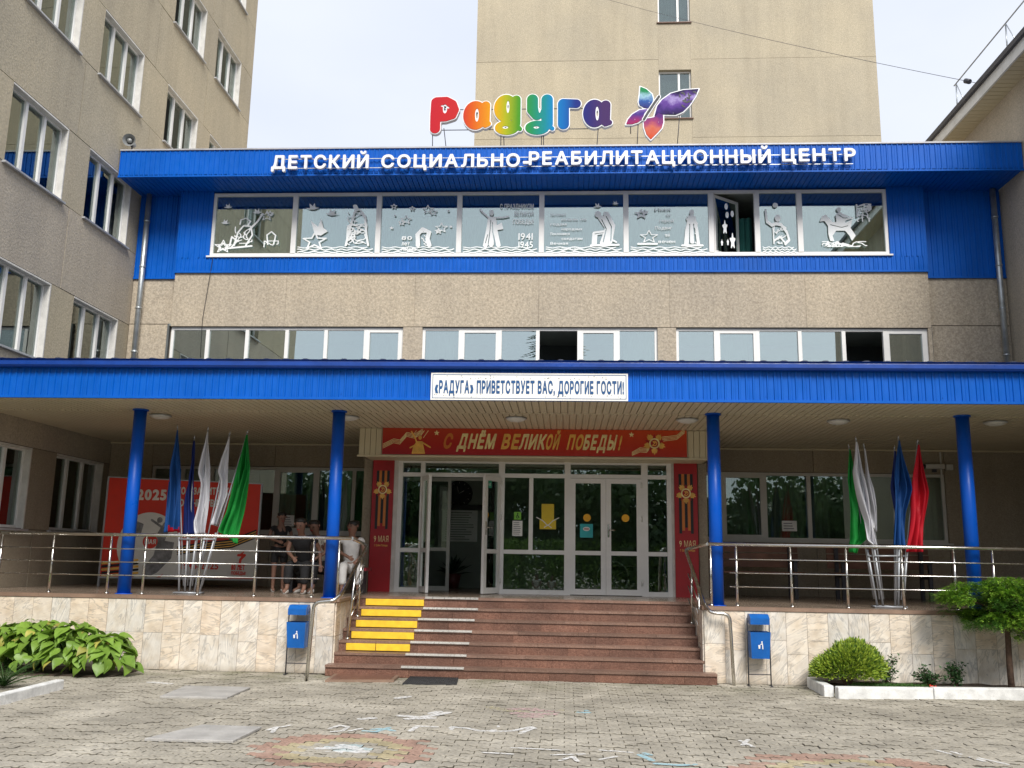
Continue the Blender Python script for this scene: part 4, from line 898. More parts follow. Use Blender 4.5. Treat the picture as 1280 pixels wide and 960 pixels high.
# ------------------------------------------------------------------ welcome board on the canopy
WS = empty('welcome_board', (X_(662, YC-.03, 483), YC-.03, Z_(662, 501, YC-.03)), 'white oblong board with blue lettering fixed to the canopy edge', 'sign')
ya = YC-.045; wa, wb = X_(538.5, ya, 483), X_(785, ya, 483); wz0, wz1 = Z_(662, 500.5, ya), Z_(662, 466.5, ya)
MB().box(wa, wb, ya, YC-.002, wz0, wz1).build('panel', 'sign_white', WS)
fr = MB(); q = .022
for a, b, c, e in ((wa+q, wb-q, wz0+q, wz0+q+.008), (wa+q, wb-q, wz1-q-.008, wz1-q), (wa+q, wa+q+.008, wz0+q+.008, wz1-q-.008), (wb-q-.008, wb-q, wz0+q+.008, wz1-q-.008)): fr.box(a, b, ya-.002, ya, c, e)
fr.build('border_line', 'sign_blue', WS)
letters('«РАДУГА» ПРИВЕТСТВУЕТ ВАС, ДОРОГИЕ ГОСТИ!', wa+.055, wb-.055, wz0+.088, .185, Fac('Y', ya), .003, 'sign_blue', WS, 'lettering', .045, gap=.12)
cf = MB(); cr = random.Random(8)
for i in range(60):
    x = cr.uniform(wa+.05, wb-.05); z = cr.choice((cr.uniform(wz0+.035, wz0+.08), cr.uniform(wz1-.085, wz1-.04))); s_ = cr.uniform(.004, .009); cf.box(x-s_, x+s_, ya-.002, ya, z-s_*.7, z+s_*.7)
cf.build('confetti', 'horn_grey', WS, kind='stuff')
# ------------------------------------------------------------------ roof lettering on the blue fascia: separate white letters on rails
LS = empty('fascia_lettering', (X_(705, YF-.1, 197), YF-.1, zf0), 'row of raised white capital letters along the blue roof edge', 'sign')
yl = YF-.09; Fl = Fac('Y', yl)
def word(s_, pa, pb, pyb, pyt):
    a = X_(pa, yl, pyb); b = X_(pb, yl, pyb); zb = Z_((pa+pb)/2, pyb, yl); cap = Z_((pa+pb)/2, pyt, yl)-zb
    letters(s_, a, b, zb, cap, Fl, 0, 'letter_white', LS, 'letter', .03, .06, each=True, gap=.16, fine=.03)
word('ДЕТСКИЙ', 340, 461, 212.2, 195.2); word('СОЦИАЛЬНО-', 477, 661, 210.5, 194)
word('РЕАБИЛИТАЦИОННЫЙ', 661, 963, 206.5, 189.5); word('ЦЕНТР', 977, 1069, 203, 187)
ra, rb_ = X_(345, YF-.06, 200), X_(1066, YF-.06, 200)
zm = (Z_(700, 208, yl), Z_(700, 197, yl))
rl = MB()
for z in (zm[0]+.01, zm[1]+.02): rl.box(ra, rb_, YF-.065, YF-.05, z, z+.014)
for i in range(14): x = ra+(rb_-ra)*(i+.3)/14; rl.box(x, x+.015, YF-.05, YF+.01, zm[0]+.02, zm[0]+.035)
rl.build('mounting_rail', 'galvanised', LS)
# ------------------------------------------------------------------ rainbow roof sign
YR = 16.75; RSG = empty('rainbow_sign', (X_(650, YR, 180), YR, zf1+.03), 'big rounded rainbow coloured letters on thin posts above the roof edge', 'sign')
def c3(x, y): return (520+x/7.11, 95+y/7.11)
def c4(x, y): return (690+x/6.4, 95+y/6.4)
def tow(f_, px_, Y): 
    p = aY(*f_(*px_), Y); return (p.x, p.z)
rx0, rx1 = X_(537, YR, 140), X_(765, YR, 140)
rainbow('rainbow_paint', rx0, rx1, [(0, (.48, .012, .025)), (.17, (.50, .02, .02)), (.235, (.60, .09, .008)), (.31, (.66, .22, .006)), (.36, (.66, .34, .002)), (.42, (.36, .38, .008)), (.49, (.06, .26, .012)), (.56, (.012, .24, .08)), (.635, (.004, .22, .25)), (.68, (.0, .20, .46)), (.74, (.0, .12, .40)), (.80, (.008, .025, .20)), (.87, (.02, .016, .15)), (.95, (.055, .022, .11))])
G = {
 'Р': (c3, 7.11, [('s', 44, [(180, 235), (172, 360), (170, 468)]), ('s', 38, [(185, 226), (270, 222), (325, 250), (344, 300), (322, 348), (260, 368), (205, 370)]), ('s', 30, [(215, 300), (290, 320)]), ('h', 258, 293, 19, 40)]),
 'а': (c3, 7.11, [('e', 530, 350, 108, 124), ('s', 38, [(622, 262), (616, 420)]), ('s', 22, [(616, 440), (645, 425)]), ('h', 542, 348, 17, 58)]),
 'д': (c3, 7.11, [('e', 800, 288, 104, 118), ('s', 38, [(892, 210), (890, 420)]), ('e', 808, 460, 104, 62), ('s', 18, [(890, 430), (925, 472)]), ('h', 818, 275, 13, 55), ('h', 795, 457, 26, 12)]),
 'у': (c3, 7.11, [('s', 48, [(1036, 210), (1036, 300), (1075, 345)]), ('s', 50, [(1166, 212), (1166, 425)]), ('s', 38, [(1080, 345), (1150, 330)]), ('e', 1078, 460, 104, 60), ('s', 18, [(1180, 440), (1212, 468)]), ('h', 1070, 457, 26, 11), ('h', 1100, 240, 14, 88)]),
 'г': (c4, 6.4, [('s', 44, [(92, 225), (92, 385)]), ('s', 36, [(95, 218), (195, 222)])]),
 'a': (c4, 6.4, [('e', 340, 300, 90, 108), ('s', 38, [(430, 232), (426, 362)]), ('s', 20, [(426, 385), (462, 372)]), ('h', 362, 300, 14, 56)]),
}
def px_shape(shapes, f_, sc, Y):
    """photograph-crop shapes to metres in the plane y=Y"""
    out = []; o = tow(f_, (0, 0), Y); k = (tow(f_, (100, 0), Y)[0]-o[0])/100; kz = (o[1]-tow(f_, (0, 100), Y)[1])/100
    for q in shapes:
        if q[0] == 's': out.append(('s', q[1]*k, [tow(f_, p, Y) for p in q[2]]))
        elif q[0] in 'eh': c = tow(f_, (q[1], q[2]), Y); out.append((q[0], c[0], c[1], q[3]*k, q[4]*kz))
        else: out.append(('p', [tow(f_, p, Y) for p in q[1]]))
    return out
for ch, (f_, sc, shp) in G.items():
    w_ = px_shape(shp, f_, sc, YR)
    L = sdf_mesh(MB(), w_, lambda x, z, d: (x, YR-d, z), .013, 0, (.01, 0)).build('letter', 'rainbow_paint', RSG)
    sdf_mesh(MB(), w_, lambda x, z, d: (x, YR-d, z), .013, .018, (0, -.10), 0, 1).build('letter_border', ['letter_white', 'letter_side'], L)
sp_ = MB()
for a, b in ((146, 147), (246, 275), (755, 752), (775, 787), (1117, 1113), (1134, 1132)):
    p, q = aY(*c3(a, 505), YR+.05), aY(*c3(b, 650), YR+.05); sp_.tube([(p.x, YR+.06, p.z+.1), (q.x, YR+.06, zf1+.02)], .009, 5)
for a, b in ((372, 355),):
    p, q = aY(*c4(a, 410), YR+.05), aY(*c4(b, 570), YR+.05); sp_.tube([(p.x, YR+.06, p.z+.05), (q.x, YR+.06, zf1+.02)], .009, 5)
for y in (134, 159.5): p, q = aY(541, y+1.5, YR+.05), aY(748, y-.5, YR+.05); sp_.tube([(p.x, YR+.115, p.z), (q.x, YR+.115, q.z)], .009, 5)
sp_.build('support_post', 'dark_steel', RSG)
# butterfly
BF = empty('butterfly_sign', (X_(830, YR, 175), YR, zf1+.03), 'purple and orange butterfly cut-out on thin posts right of the rainbow letters', 'sign')
def bfm(name, stops, ang):
    m, t, b = new_mat(name); g = N(t, 'ShaderNodeNewGeometry'); mp_ = N(t, 'ShaderNodeMapping'); mp_.inputs['Rotation'].default_value = (0, ang, 0)
    n = N(t, 'ShaderNodeTexNoise', Scale=5., Detail=6.); s = N(t, 'ShaderNodeSeparateXYZ')
    t.links.new(g.outputs['Position'], mp_.inputs[0]); t.links.new(g.outputs['Position'], n.inputs['Vector']); t.links.new(mp_.outputs[0], s.inputs[0])
    return m, t, b, n, s
w_ = {'upper_wing_left': [(705, 85), (755, 105), (800, 145), (812, 190), (798, 235), (775, 262), (735, 255), (700, 235), (692, 205), (700, 150)],
 'lower_wing_left': [(770, 262), (740, 300), (728, 345), (690, 372), (640, 388), (590, 388), (605, 350), (640, 308), (700, 272)],
 'upper_wing_right': [(1175, 103), (1150, 160), (1100, 235), (1050, 285), (990, 312), (900, 310), (850, 300), (815, 330), (840, 240), (880, 190), (950, 140), (1050, 112)],
 'lower_wing_right': [(815, 330), (850, 296), (890, 310), (892, 370), (880, 415), (845, 455), (790, 510), (755, 470), (735, 410), (732, 360), (760, 340)]}
wings = {'upper_wing_left': [(.25, (.03, .01, .12)), (.45, (.03, .10, .34)), (.6, (.3, .5, .6)), (.75, (.015, .22, .08))],
 'lower_wing_left': [(.2, (.38, .015, .06)), (.45, (.18, .025, .18)), (.62, (.06, .03, .22)), (.8, (.26, .16, .42))],
 'upper_wing_right': [(.25, (.010, .006, .03)), (.40, (.05, .02, .16)), (.52, (.12, .05, .28)), (.62, (.36, .28, .55)), (.70, (.07, .03, .18)), (.8, (.012, .008, .04))],
 'lower_wing_right': [(.25, (.55, .06, .015)), (.45, (.55, .14, .09)), (.6, (.32, .05, .15)), (.78, (.10, .025, .18))]}
allw = []
for nm, P in w_.items():
    m, t, b = new_mat('paint_'+nm); g = N(t, 'ShaderNodeNewGeometry'); n = N(t, 'ShaderNodeTexNoise', Scale=4.5, Detail=7., Roughness=.6); s = N(t, 'ShaderNodeSeparateXYZ')
    t.links.new(g.outputs['Position'], n.inputs['Vector']); t.links.new(g.outputs['Position'], s.inputs[0])
    zz = [tow(c4, p, YR)[1] for p in P]; mr = N(t, 'ShaderNodeMapRange'); mr.inputs[1].default_value = min(zz); mr.inputs[2].default_value = max(zz)
    t.links.new(s.outputs[2], mr.inputs[0]); md = N(t, 'ShaderNodeMath', operation='MULTIPLY_ADD'); md.inputs[1].default_value = .55; t.links.new(mr.outputs[0], md.inputs[0])
    m2 = N(t, 'ShaderNodeMath', operation='MULTIPLY'); m2.inputs[1].default_value = .5; t.links.new(n.outputs[0], m2.inputs[0]); t.links.new(m2.outputs[0], md.inputs[2])
    r = ramp(t, wings[nm]); t.links.new(md.outputs[0], r.inputs[0]); v = N(t, 'ShaderNodeTexVoronoi', Scale=9.); t.links.new(g.outputs['Position'], v.inputs['Vector'])
    rv_ = ramp(t, [(.04, (1, 1, 1)), (.07, (0, 0, 0))]); t.links.new(v.outputs['Distance'], rv_.inputs[0])
    c = mixc(t, rv_.outputs[0], r.outputs[0], (.8, .75, .85)); t.links.new(c, b.inputs['Base Color']); b.inputs['Roughness'].default_value = .6; b.inputs['Specular IOR Level'].default_value = .15
    sh = px_shape([('p', P)], c4, 6.4, YR)
    W = sdf_mesh(MB(), sh, lambda x, z, d: (x, YR-d, z), .014, -.004, (.012, 0)).build('wing', 'paint_'+nm, BF)
    allw += sh
sdf_mesh(MB(), allw, lambda x, z, d: (x, YR-d, z), .014, .018, (0, -.08), 0, 1).build('wing_border', ['letter_white', 'letter_side'], BF)
sdf_mesh(MB(), px_shape([('s', 9, [(855, 168), (815, 225), (765, 300), (735, 350)])], c4, 6.4, YR), lambda x, z, d: (x, YR-d, z), .01, 0, (.03, .012)).build('body', 'ribbon_black', BF)
sdf_mesh(MB(), px_shape([('s', 16, [(855, 168), (815, 225), (765, 300), (735, 350)])], c4, 6.4, YR), lambda x, z, d: (x, YR-d, z), .01, 0, (.016, -.06)).build('body_border', 'letter_white', BF)
# dark mottling near the tip of the big wing
mk = random.Random(4); sh = []
for (x, y) in ((1110, 160), (1080, 175), (1060, 150), (1050, 200), (1040, 235), (1020, 165), (1095, 200), (1130, 130)):
    sh += [('s', mk.uniform(4, 8), [(x, y), (x+mk.uniform(-22, 22), y+mk.uniform(-16, 16)), (x+mk.uniform(-30, 30), y+mk.uniform(-22, 22))])]
sdf_mesh(MB(), px_shape(sh, c4, 6.4, YR), lambda x, z, d: (x, YR-d, z), .008, 0, (.016, .016)).build('wing_marking', 'ribbon_black', BF)
bp_ = MB()
for a, b, y0, dd in ((692, 678, 385, 0), (1025, 998, 310, 0), (630, 629, 395, 1), (843, 841, 480, 1)):
    p, q = aY(*c4(a, y0), YR+.05), aY(*c4(b, 552 if not dd else 460), YR+.05); bp_.tube([(p.x, YR+.06, p.z+.12), (q.x, YR+.06, zf1+.02 if not dd else q.z)], .009, 5)
bp_.build('support_post', 'dark_steel', BF)
# ------------------------------------------------------------------ downpipes and horn loudspeaker
def pipe(pts, lab):
    o = empty('downpipe', pts[-1], lab, 'downpipe'); MB().tube(pts, .055, 14).build('pipe', 'galvanised', o)
    for t_ in (.15, .4, .62, .85):
        cl_ = MB(); p = Vector(pts[-2]).lerp(Vector(pts[-1]), t_); cl_.tube([p+Vector((0, 0, .02)), p-Vector((0, 0, .02))], .064, 14); cl_.box(p.x-.015, p.x+.015, p.y+.05, YB+.23, p.z-.012, p.z+.012)
        cl_.build('bracket', 'galvanised', o)
pl_ = aY(178, 330, YB+.1).x; pr_ = aY(1249, 330, YB+.1).x
pipe([(pl_, YB+.12, 8.89), (pl_, YB+.12, 4.95)], 'galvanised round downpipe in the left corner beside the sand coloured block')
pipe([(pr_, YB+.12, 8.89), (pr_, YB+.12, 4.95)], 'galvanised round downpipe near the right edge below the blue roof edge')
h = aY(163, 177, 16.6); HN = empty('horn_loudspeaker', h, 'grey horn loudspeaker on the left end of the blue roof edge', 'loudspeaker')
hm = MB(); dirv = Vector((.25, -1, -.15)).normalized(); rs = [(.03, .0), (.035, .1), (.06, .18), (.10, .24), (.125, .27)]
def ringtube(mb, o, d, rs, n=20):
    a = d.cross(Vector((0, 0, 1))).normalized(); b = a.cross(d); k0 = len(mb.v)
    for r, t_ in rs: mb.v += [tuple(o+d*t_+(a*math.cos(6.2832*i/n)+b*math.sin(6.2832*i/n))*r) for i in range(n)]
    for j in range(len(rs)-1):
        for i in range(n): mb.f.append([k0+j*n+i, k0+j*n+(i+1) % n, k0+(j+1)*n+(i+1) % n, k0+(j+1)*n+i]); mb.mi.append(0); mb.sm.append(True)
    return mb
ringtube(hm, h-dirv*.15, dirv, rs); ringtube(hm, h-dirv*.15, dirv, [(.0, .08), (.045, .10), (.05, .2), (.045, .235), (.0, .24)]); ringtube(hm, h-dirv*.25, dirv, [(0, 0), (.06, .0), (.06, .12), (0, .12)])
hm.build('horn', 'horn_grey', HN); MB().box(h.x-.012, h.x+.012, h.y+.08, h.y+.1, zf1+.02, h.z).build('bracket', 'dark_steel', HN)
c_ = [aY(266, 322, YB-.05), aY(252.5, 400, YB-.04), aY(250, 447, YB-.04)]
MB().tube([(c_[0].x, YB-.045, c_[0].z), (c_[1].x, YB-.02, c_[1].z), (c_[2].x, YB-.02, c_[2].z)], .006, 5).build('cable', 'ribbon_black', None, 'thin black cable hanging down the wall from the left end of the top window band', 'cable')
# ================================================================== ENTRANCE PORCH GLAZING
YV = 15.9; FV = Fac('Y', YV)
VS = empty('glass_entrance', (-.5, YV, DZ), 'white framed glass entrance screen with doors at the top of the steps', 'entrance')
vX = lambda p, y=650: X_(p, YV, y)
vz = lambda y, x=660: Z_(x, y, YV)
ZT = 3.28; ztr = vz(595); zkick = vz(690); vx0, vx1 = vX(496), vX(839)
mb = MB(); dp = .07
def fb(a, b, c, e, d0=-.07, d1=0.): fbox(mb, FV, a, b, d0, d1, c, e)
posts = [(vX(496), vX(501.5)), (vX(524), vX(529.5)), (vX(622.5), vX(630)), (vX(705.5), vX(713)), (vX(802), vX(810)), (vX(834), vX(839.5))]
for a, b in posts: fb(a, b, DZ+.002, ZT, -.09, .012)
for (a, b), (c, e) in zip(posts[:-1], posts[1:]):
    fb(b, c, ZT-.06, ZT); fb(b, c, ztr-.03, ztr+.04)
for i in (0, 2, 4):
    b, c = posts[i][1], posts[i+1][0]; fb(b, c, zkick-.035, zkick+.035); fb(b, c, DZ+.004, DZ+.08)
md = vX(663.5); fb(md-.035, md+.035, zkick+.036, ztr-.031)
vf = mb.build('screen_frame', 'upvc', VS)
def pane(a, b, c, e, d=-.04, par=None, gm='glass_low'): return fbox(MB(), FV, a, b, d-.012, d, c, e).build('pane', gm, par or vf)
for i in range(5): pane(posts[i][1], posts[i+1][0], ztr+.041, ZT-.061)
for i in (0, 4): pane(posts[i][1], posts[i+1][0], zkick+.036, ztr-.031); pane(posts[i][1], posts[i+1][0], DZ+.081, zkick-.036)
pane(posts[2][1], md-.036, zkick+.036, ztr-.031); pane(md+.036, posts[3][0], zkick+.036, ztr-.031); pane(posts[2][1], posts[3][0], DZ+.081, zkick-.036)
def leaf(hx, wd, ang, sgn, lab=None, y0=YV+.035, z1=None, handle=True):
    """door leaf hinged at hx, opening angle, sgn=+1 leaf runs to +x"""
    z1 = z1 or ztr-.035; ca_, sa_ = math.cos(ang), math.sin(ang)
    T = lambda u, d, z: (hx+sgn*u*ca_-(d*sa_*sgn), y0-u*sa_-d*ca_, z)
    q = MB(); s_ = .085
    for a, b, c, e in ((0, s_, DZ+.015, z1), (wd-s_, wd, DZ+.015, z1), (s_, wd-s_, DZ+.015, DZ+.11), (s_, wd-s_, z1-.08, z1), (s_, wd-s_, zkick-.035, zkick+.035)): q.box(a, b, 0, .05, c, e, 0, T)
    o = q.build('door', 'upvc', VS, lab)
    MB().box(s_, wd-s_, .02, .032, DZ+.11, zkick-.035, 0, T).build('pane', 'glass_low', o); MB().box(s_, wd-s_, .02, .032, zkick+.035, z1-.08, 0, T).build('pane', 'glass_low', o)
    if handle:
        hm = MB(); u = wd-.04; hm.box(u-.015, u+.015, .05, .06, DZ+.98, DZ+1.2, 0, T); p = Vector(T(u, .055, DZ+1.1)); p2 = Vector(T(u, .10, DZ+1.1)); p3 = Vector(T(u-.12, .10, DZ+1.1)); hm.tube([p, p2, p3], .009, 6); hm.build('handle', 'steel', o)
        hh = MB()
        for z in (DZ+.18, DZ+1.25, z1-.15): hh.tube([T(.0, .06, z), T(.0, .06, z+.09)], .014, 8)
        hh.build('hinge', 'lamp_white', o)
    return o, T
a, b = posts[3][1], posts[4][0]; mid = (a+b)/2-.0
leaf(a, mid-a-.002, 0, 1, None, YV+.03, handle=False)
o_, T_ = leaf(b, b-mid-.002, 0, -1, None, YV+.03)
leaf(posts[2][0]-.0, .50, R_(62), -1, 'narrow glazed door leaf standing open toward the steps', YV+.0)
leaf(posts[1][1], .50, R_(68), 1, None, YV+.0, handle=False)
# an inner glazed screen with its own leaf, seen through the open doorway
q = MB(); yi = 16.9; Fi = Fac('Y', yi); a = X_(540, yi, 650); b = X_(563, yi, 650)
for u, v, c, e in ((a-.6, a-.54, DZ, 3.05), (a-.54, b, 2.98, 3.05), (b-.06, b, DZ, 2.98), (a-.54, b-.06, DZ, DZ+.08), (a-.54, b-.06, zkick, zkick+.06)): fbox(q, Fi, u, v, -.06, 0, c, e)
fbox(q, Fi, b, b+1.2, -.06, 0, 3.0, 3.05)
q.build('inner_screen_frame', 'upvc_dull', VS); fbox(MB(), Fi, a-.54, b-.06, -.03, -.02, zkick+.06, 2.98).build('pane', 'glass_low', VS)
# hall behind: floor, side walls, back wall
hb = MB(); hb.box(-3.2, 2.2, 18.9, 19.1, DZ, 3.7); hb.box(-3.35, -3.2, YV+.1, 19.1, DZ, 3.7); hb.box(2.2, 2.35, YV+.1, 19.1, DZ, 3.7); hb.box(-3.2, 2.2, YV+.1, 19, 3.5, 3.6)
hb.build('hall_wall', 'interior_wall', VS); MB().box(-3.2, 2.2, YB+.21, 18.9, DZ-.1, DZ+.002).build('hall_floor', 'deck_tile', VS)
# jambs and header box
for a, b in ((vX(490), vX(496)-.002), (vX(839.5)+.002, vX(843.5))): fbox(MB(), FV, a, b, -.2, .02, DZ+.001, 3.30).build('jamb', 'reveal_white', VS)
for a, b in ((vX(463)-.16, vX(463)-.01), (vX(873)+.01, vX(873)+.16)): MB().box(a, b, YV+.04, YB-.03, DZ+.001, 3.69).build('side_wall', 'render_ground', VS)
YH = 15.0; FH = Fac('Y', YH); hx0, hx1 = X_(449, YH, 550), X_(889, YH, 550); hz0 = Z_(650, 570.5, YH)
hd = MB(); n = int((hx1-hx0)/.095); p = (hx1-hx0)/n
for i in range(n): fbox(hd, FH, hx0+i*p+.004, hx0+(i+1)*p-.004, -.03, 0, hz0, zc0-.002)
fbox(hd, FH, hx0, hx1, -.06, -.031, hz0, zc0-.002); 
for k in range(9): hd.box(hx0, hx1, YH+.03+k*.1, YH+.122+k*.1, hz0-.0, hz0+.012)
hd.build('header_box', 'beige_panel', VS, kind='stuff')
fbox(MB(), FH, hx0-.02, hx1+.02, -.03, .022, hz0-.03, hz0-.001).build('header_trim', 'beige_panel', VS)
MB().box(hx0, hx0+.03, YH+.031, YB-.01, hz0, zc0-.002).box(hx1-.03, hx1, YH+.031, YB-.01, hz0, zc0-.002).build('header_side', 'beige_panel', VS)
MB().box(vx0-.3, vx1+.3, YV-.0, YV+.2, ZT+.002, 3.65).build('lintel', 'beige_panel', VS)
# ------------------------------------------------------------------ banner above the doors
BN = empty('holiday_banner', (X_(668, YH-.03, 552), YH-.03, hz0), 'long dark red banner with gold slanted lettering over the entrance doors', 'banner')
yn = YH-.03; Fn = Fac('Y', yn); bx0, bx1 = X_(478, yn, 552), X_(858.5, yn, 552); bz0, bz1 = hz0+.012, Z_(668, 536.5, yn)
m, t, b = new_mat('banner_print'); g = N(t, 'ShaderNodeNewGeometry'); s = N(t, 'ShaderNodeSeparateXYZ'); t.links.new(g.outputs['Position'], s.inputs[0])
mrx = N(t, 'ShaderNodeMapRange'); mrx.inputs[1].default_value = bx0; mrx.inputs[2].default_value = bx1; t.links.new(s.outputs[0], mrx.inputs[0])
mrz = N(t, 'ShaderNodeMapRange'); mrz.inputs[1].default_value = bz0; mrz.inputs[2].default_value = bz1; t.links.new(s.outputs[2], mrz.inputs[0])
r1 = ramp(t, [(0, (.32, .004, .012)), (.35, (.42, .006, .010)), (.6, (.55, .03, .006)), (1, (.58, .05, .008))]); t.links.new(mrx.outputs[0], r1.inputs[0])
r2 = ramp(t, [(0, (.30, .0, .01)), (.4, (.5, .02, .006)), (1, (.66, .09, .008))]); t.links.new(mrz.outputs[0], r2.inputs[0])
c = mixc(t, .45, r1.outputs[0], r2.outputs[0]); t.links.new(c, b.inputs['Base Color']); b.inputs['Roughness'].default_value = .4
MB().box(bx0, bx1, yn, YH-.002, bz0, bz1).build('panel', 'banner_print', BN)
lz = bz0+.10; lc = .27
def bx(p): return X_(p, yn, 552)
for s_, pa, pb, mt_ in (('С', 553, 563.5, 'ribbon_orange'), ('ДНЁМ', 571, 617, 'cream_text'), ('ВЕ', 626, 647, 'gold'), ('ЛИК', 648, 680, 'cream_text'), ('ОЙ', 681, 697, 'gold'), ('ПО', 708, 727, 'gold'), ('БЕДЫ', 728, 768, 'cream_text'), ('!', 772, 774.5, 'gold')):
    letters(s_, bx(pa), bx(pb), lz, lc*.95, Fn, .003, mt_, BN, 'lettering', .045, 0, .22, gap=.16)
def emblem(cx, cz, r, Y, par, rays=True):
    """order badge: gold rays, red star, white ring, red centre with a gold crossed mark"""
    F_ = lambda x, z, d: (x, Y-d, z)
    if rays:
        sh = [star(cx, cz, r, .5, 5, math.pi), star(cx, cz, r*.9, .5, 5, math.pi+.2), star(cx, cz, r*.9, .5, 5, math.pi-.2)]
        sdf_mesh(MB(), sh, F_, r*.05, 0, (.004, 0)).build('badge_rays', 'gold', par)
    sdf_mesh(MB(), [star(cx, cz, r*.86, .42, 5)], F_, r*.05, 0, (.006, .004)).build('badge_star', 'banner_red', par)
    sdf_mesh(MB(), [('e', cx, cz, r*.46, r*.46), ('h', cx, cz, r*.33, r*.33)], F_, r*.035, 0, (.009, .006)).build('badge_ring', 'cream_text', par)
    sdf_mesh(MB(), [('e', cx, cz, r*.33, r*.33)], F_, r*.035, 0, (.007, .006)).build('badge_centre', 'banner_red', par)
    k = r*.2; arc = [(cx+k*math.cos(a_), cz+k*math.sin(a_)) for a_ in np.linspace(-2.2, 1.6, 9)]
    sdf_mesh(MB(), [('s', r*.035, arc), ('s', r*.03, [(cx-k*.9, cz-k*.9), (cx+k*.6, cz+k*.6)]), ('s', r*.05, [(cx-k*.5, cz+k*.75), (cx+k*.1, cz+k*.2)])], F_, r*.02, 0, (.0085, .0075)).build('badge_mark', 'gold', par)
Fyn = lambda x, z, d: (x, yn-d, z)
emblem(bx(818), (bz0+bz1)/2-.0, .19, yn, BN)
sdf_mesh(MB(), [star(bx(545.5), bz0+.36, .05), star(bx(789.5), bz0+.36, .05)], Fyn, .006, 0, (.003, 0)).build('small_star', 'cream_text', BN)
rib = []
for k in range(4):
    o_ = k*.022; rib.append(('s', .005, [(bx(479), bz0+.10+o_), (bx(492), bz0+.19+o_), (bx(500), bz0+.17+o_), (bx(508), bz0+.30+o_), (bx(518), bz0+.27+o_), (bx(528), bz0+.36+o_)]))
    rib.append(('s', .005, [(bx(790), bz0+.02+o_*.8), (bx(800), bz0+.08+o_), (bx(808), bz0+.07+o_), (bx(813), bz0+.15+o_)])); rib.append(('s', .005, [(bx(828), bz0+.26+o_), (bx(846), bz0+.29+o_), (bx(856), bz0+.40+o_)]))
    rib.append(('s', .005, [(bx(514+k*5), bz1-.16), (bx(520+k*5), bz1-.04)]))
sdf_mesh(MB(), rib, Fyn, .006, 0, (.003, 0)).build('ribbon_lines', 'cream_text', BN)
sdf_mesh(MB(), [('p', [(bx(515), bz0+.01), (bx(517), bz0+.14), (bx(521), bz0+.22), (bx(528), bz0+.22), (bx(530), bz0+.12), (bx(532), bz0+.01)]), ('e', bx(525), bz0+.28, .028, .035), ('s', .012, [(bx(521), bz0+.2), (bx(518), bz0+.3), (bx(514), bz0+.38)]), ('s', .012, [(bx(528), bz0+.2), (bx(538), bz0+.12)]), ('s', .012, [(bx(520), bz0+.16), (bx(513), bz0+.11)])], Fyn, .007, 0, (.004, 0)).build('standing_figure', 'gold', BN)
# ------------------------------------------------------------------ red upright boards on both sides
for pa, pb, lab in ((463.5, 490, 'tall dark red upright board with striped ribbon left of the glass entrance'), (843.5, 872.5, 'tall dark red upright board with striped ribbon right of the glass entrance')):
    a, b = X_(pa, YV-.06, 650), X_(pb, YV-.06, 650); z1 = 3.34; cx = (a+b)/2; w_ = b-a
    U = empty('ribbon_board', (cx, YV-.06, DZ), lab, 'board', 'red ribbon boards beside the entrance')
    Yu = YV-.06; MB().box(a, b, Yu, Yu+.12, DZ+.004, z1).build('panel', 'banner_red', U)
    top = z1-.27; bot = DZ+1.06; q1, q2 = MB(), MB(); n = 5; sw_ = w_*.62/n
    zz = lambda i: bot+abs(i-2)*-.055+.07
    for i in range(n):
        x0 = cx-w_*.31+i*sw_; (q1 if i % 2 == 0 else q2).prism([(x0, top), (x0+sw_-.001, top), (x0+sw_-.001, bot+(.0 if i != 2 else .1)+(0.05 if i in (1, 3) else 0)), (x0, bot+(.0 if i != 2 else .1)+(.05 if i in (1, 3) else 0))], Yu-.003, .003)
    q1.build('black_stripe', 'ribbon_black', U); q2.build('orange_stripe', 'ribbon_orange', U)
    emblem(cx, top-.33, w_*.47, Yu-.003, U)
    letters('9 МАЯ', a+.07, b-.05, DZ+.84, .105, Fac('Y', Yu), .003, 'cream_text', U, 'lettering', .0, gap=.12)
    letters('С Днём Победы', a+.08, b-.06, DZ+.765, .035, Fac('Y', Yu), .003, 'gold', U, 'lettering', .02)
# ------------------------------------------------------------------ stickers and notices on the glass
def notice(px0, px1, py0, py1, mat, lab, cat='notice', Y=YV-.0, name='notice', d=.014, round_=False):
    a, b = X_(px0, Y, (py0+py1)/2), X_(px1, Y, (py0+py1)/2); z1, z0 = Z_((px0+px1)/2, py0, Y), Z_((px0+px1)/2, py1, Y)
    o = empty(name, ((a+b)/2, Y-d, z0), lab, cat)
    if round_: sdf_mesh(MB(), [('e', (a+b)/2, (z0+z1)/2, (b-a)/2, (z1-z0)/2)], lambda x, z, dd: (x, Y-d-dd, z), .008, 0, (.003, 0)).build('disc', mat, o)
    else: MB().box(a, b, Y-d-.003, Y-d, z0, z1).build('sheet', mat, o)
    return o, a, b, z0, z1, Y-d-.003
def print_lines(o, a, b, z0, z1, Y, n, mat='print_grey', seed=0):
    q = MB(); r = random.Random(seed); h = (z1-z0)/(n+1)
    for i in range(n): q.box(a+(b-a)*.1, b-(b-a)*r.uniform(.1, .35), Y-.0015, Y, z1-h*(i+1)-h*.18, z1-h*(i+1)+h*.18)
    q.build('printed_line', mat, o)
ya_ = YV+.02
notice(677, 692.5, 630, 650, 'sticker_yellow', 'yellow upright notice on the glass pane left of the closed doors', Y=ya_)[0]
o, a, b, z0, z1, yy = notice(674.5, 695, 650, 661.5, 'sticker_yellow', 'wide yellow sticker with white curved lines under the yellow notice', Y=ya_)
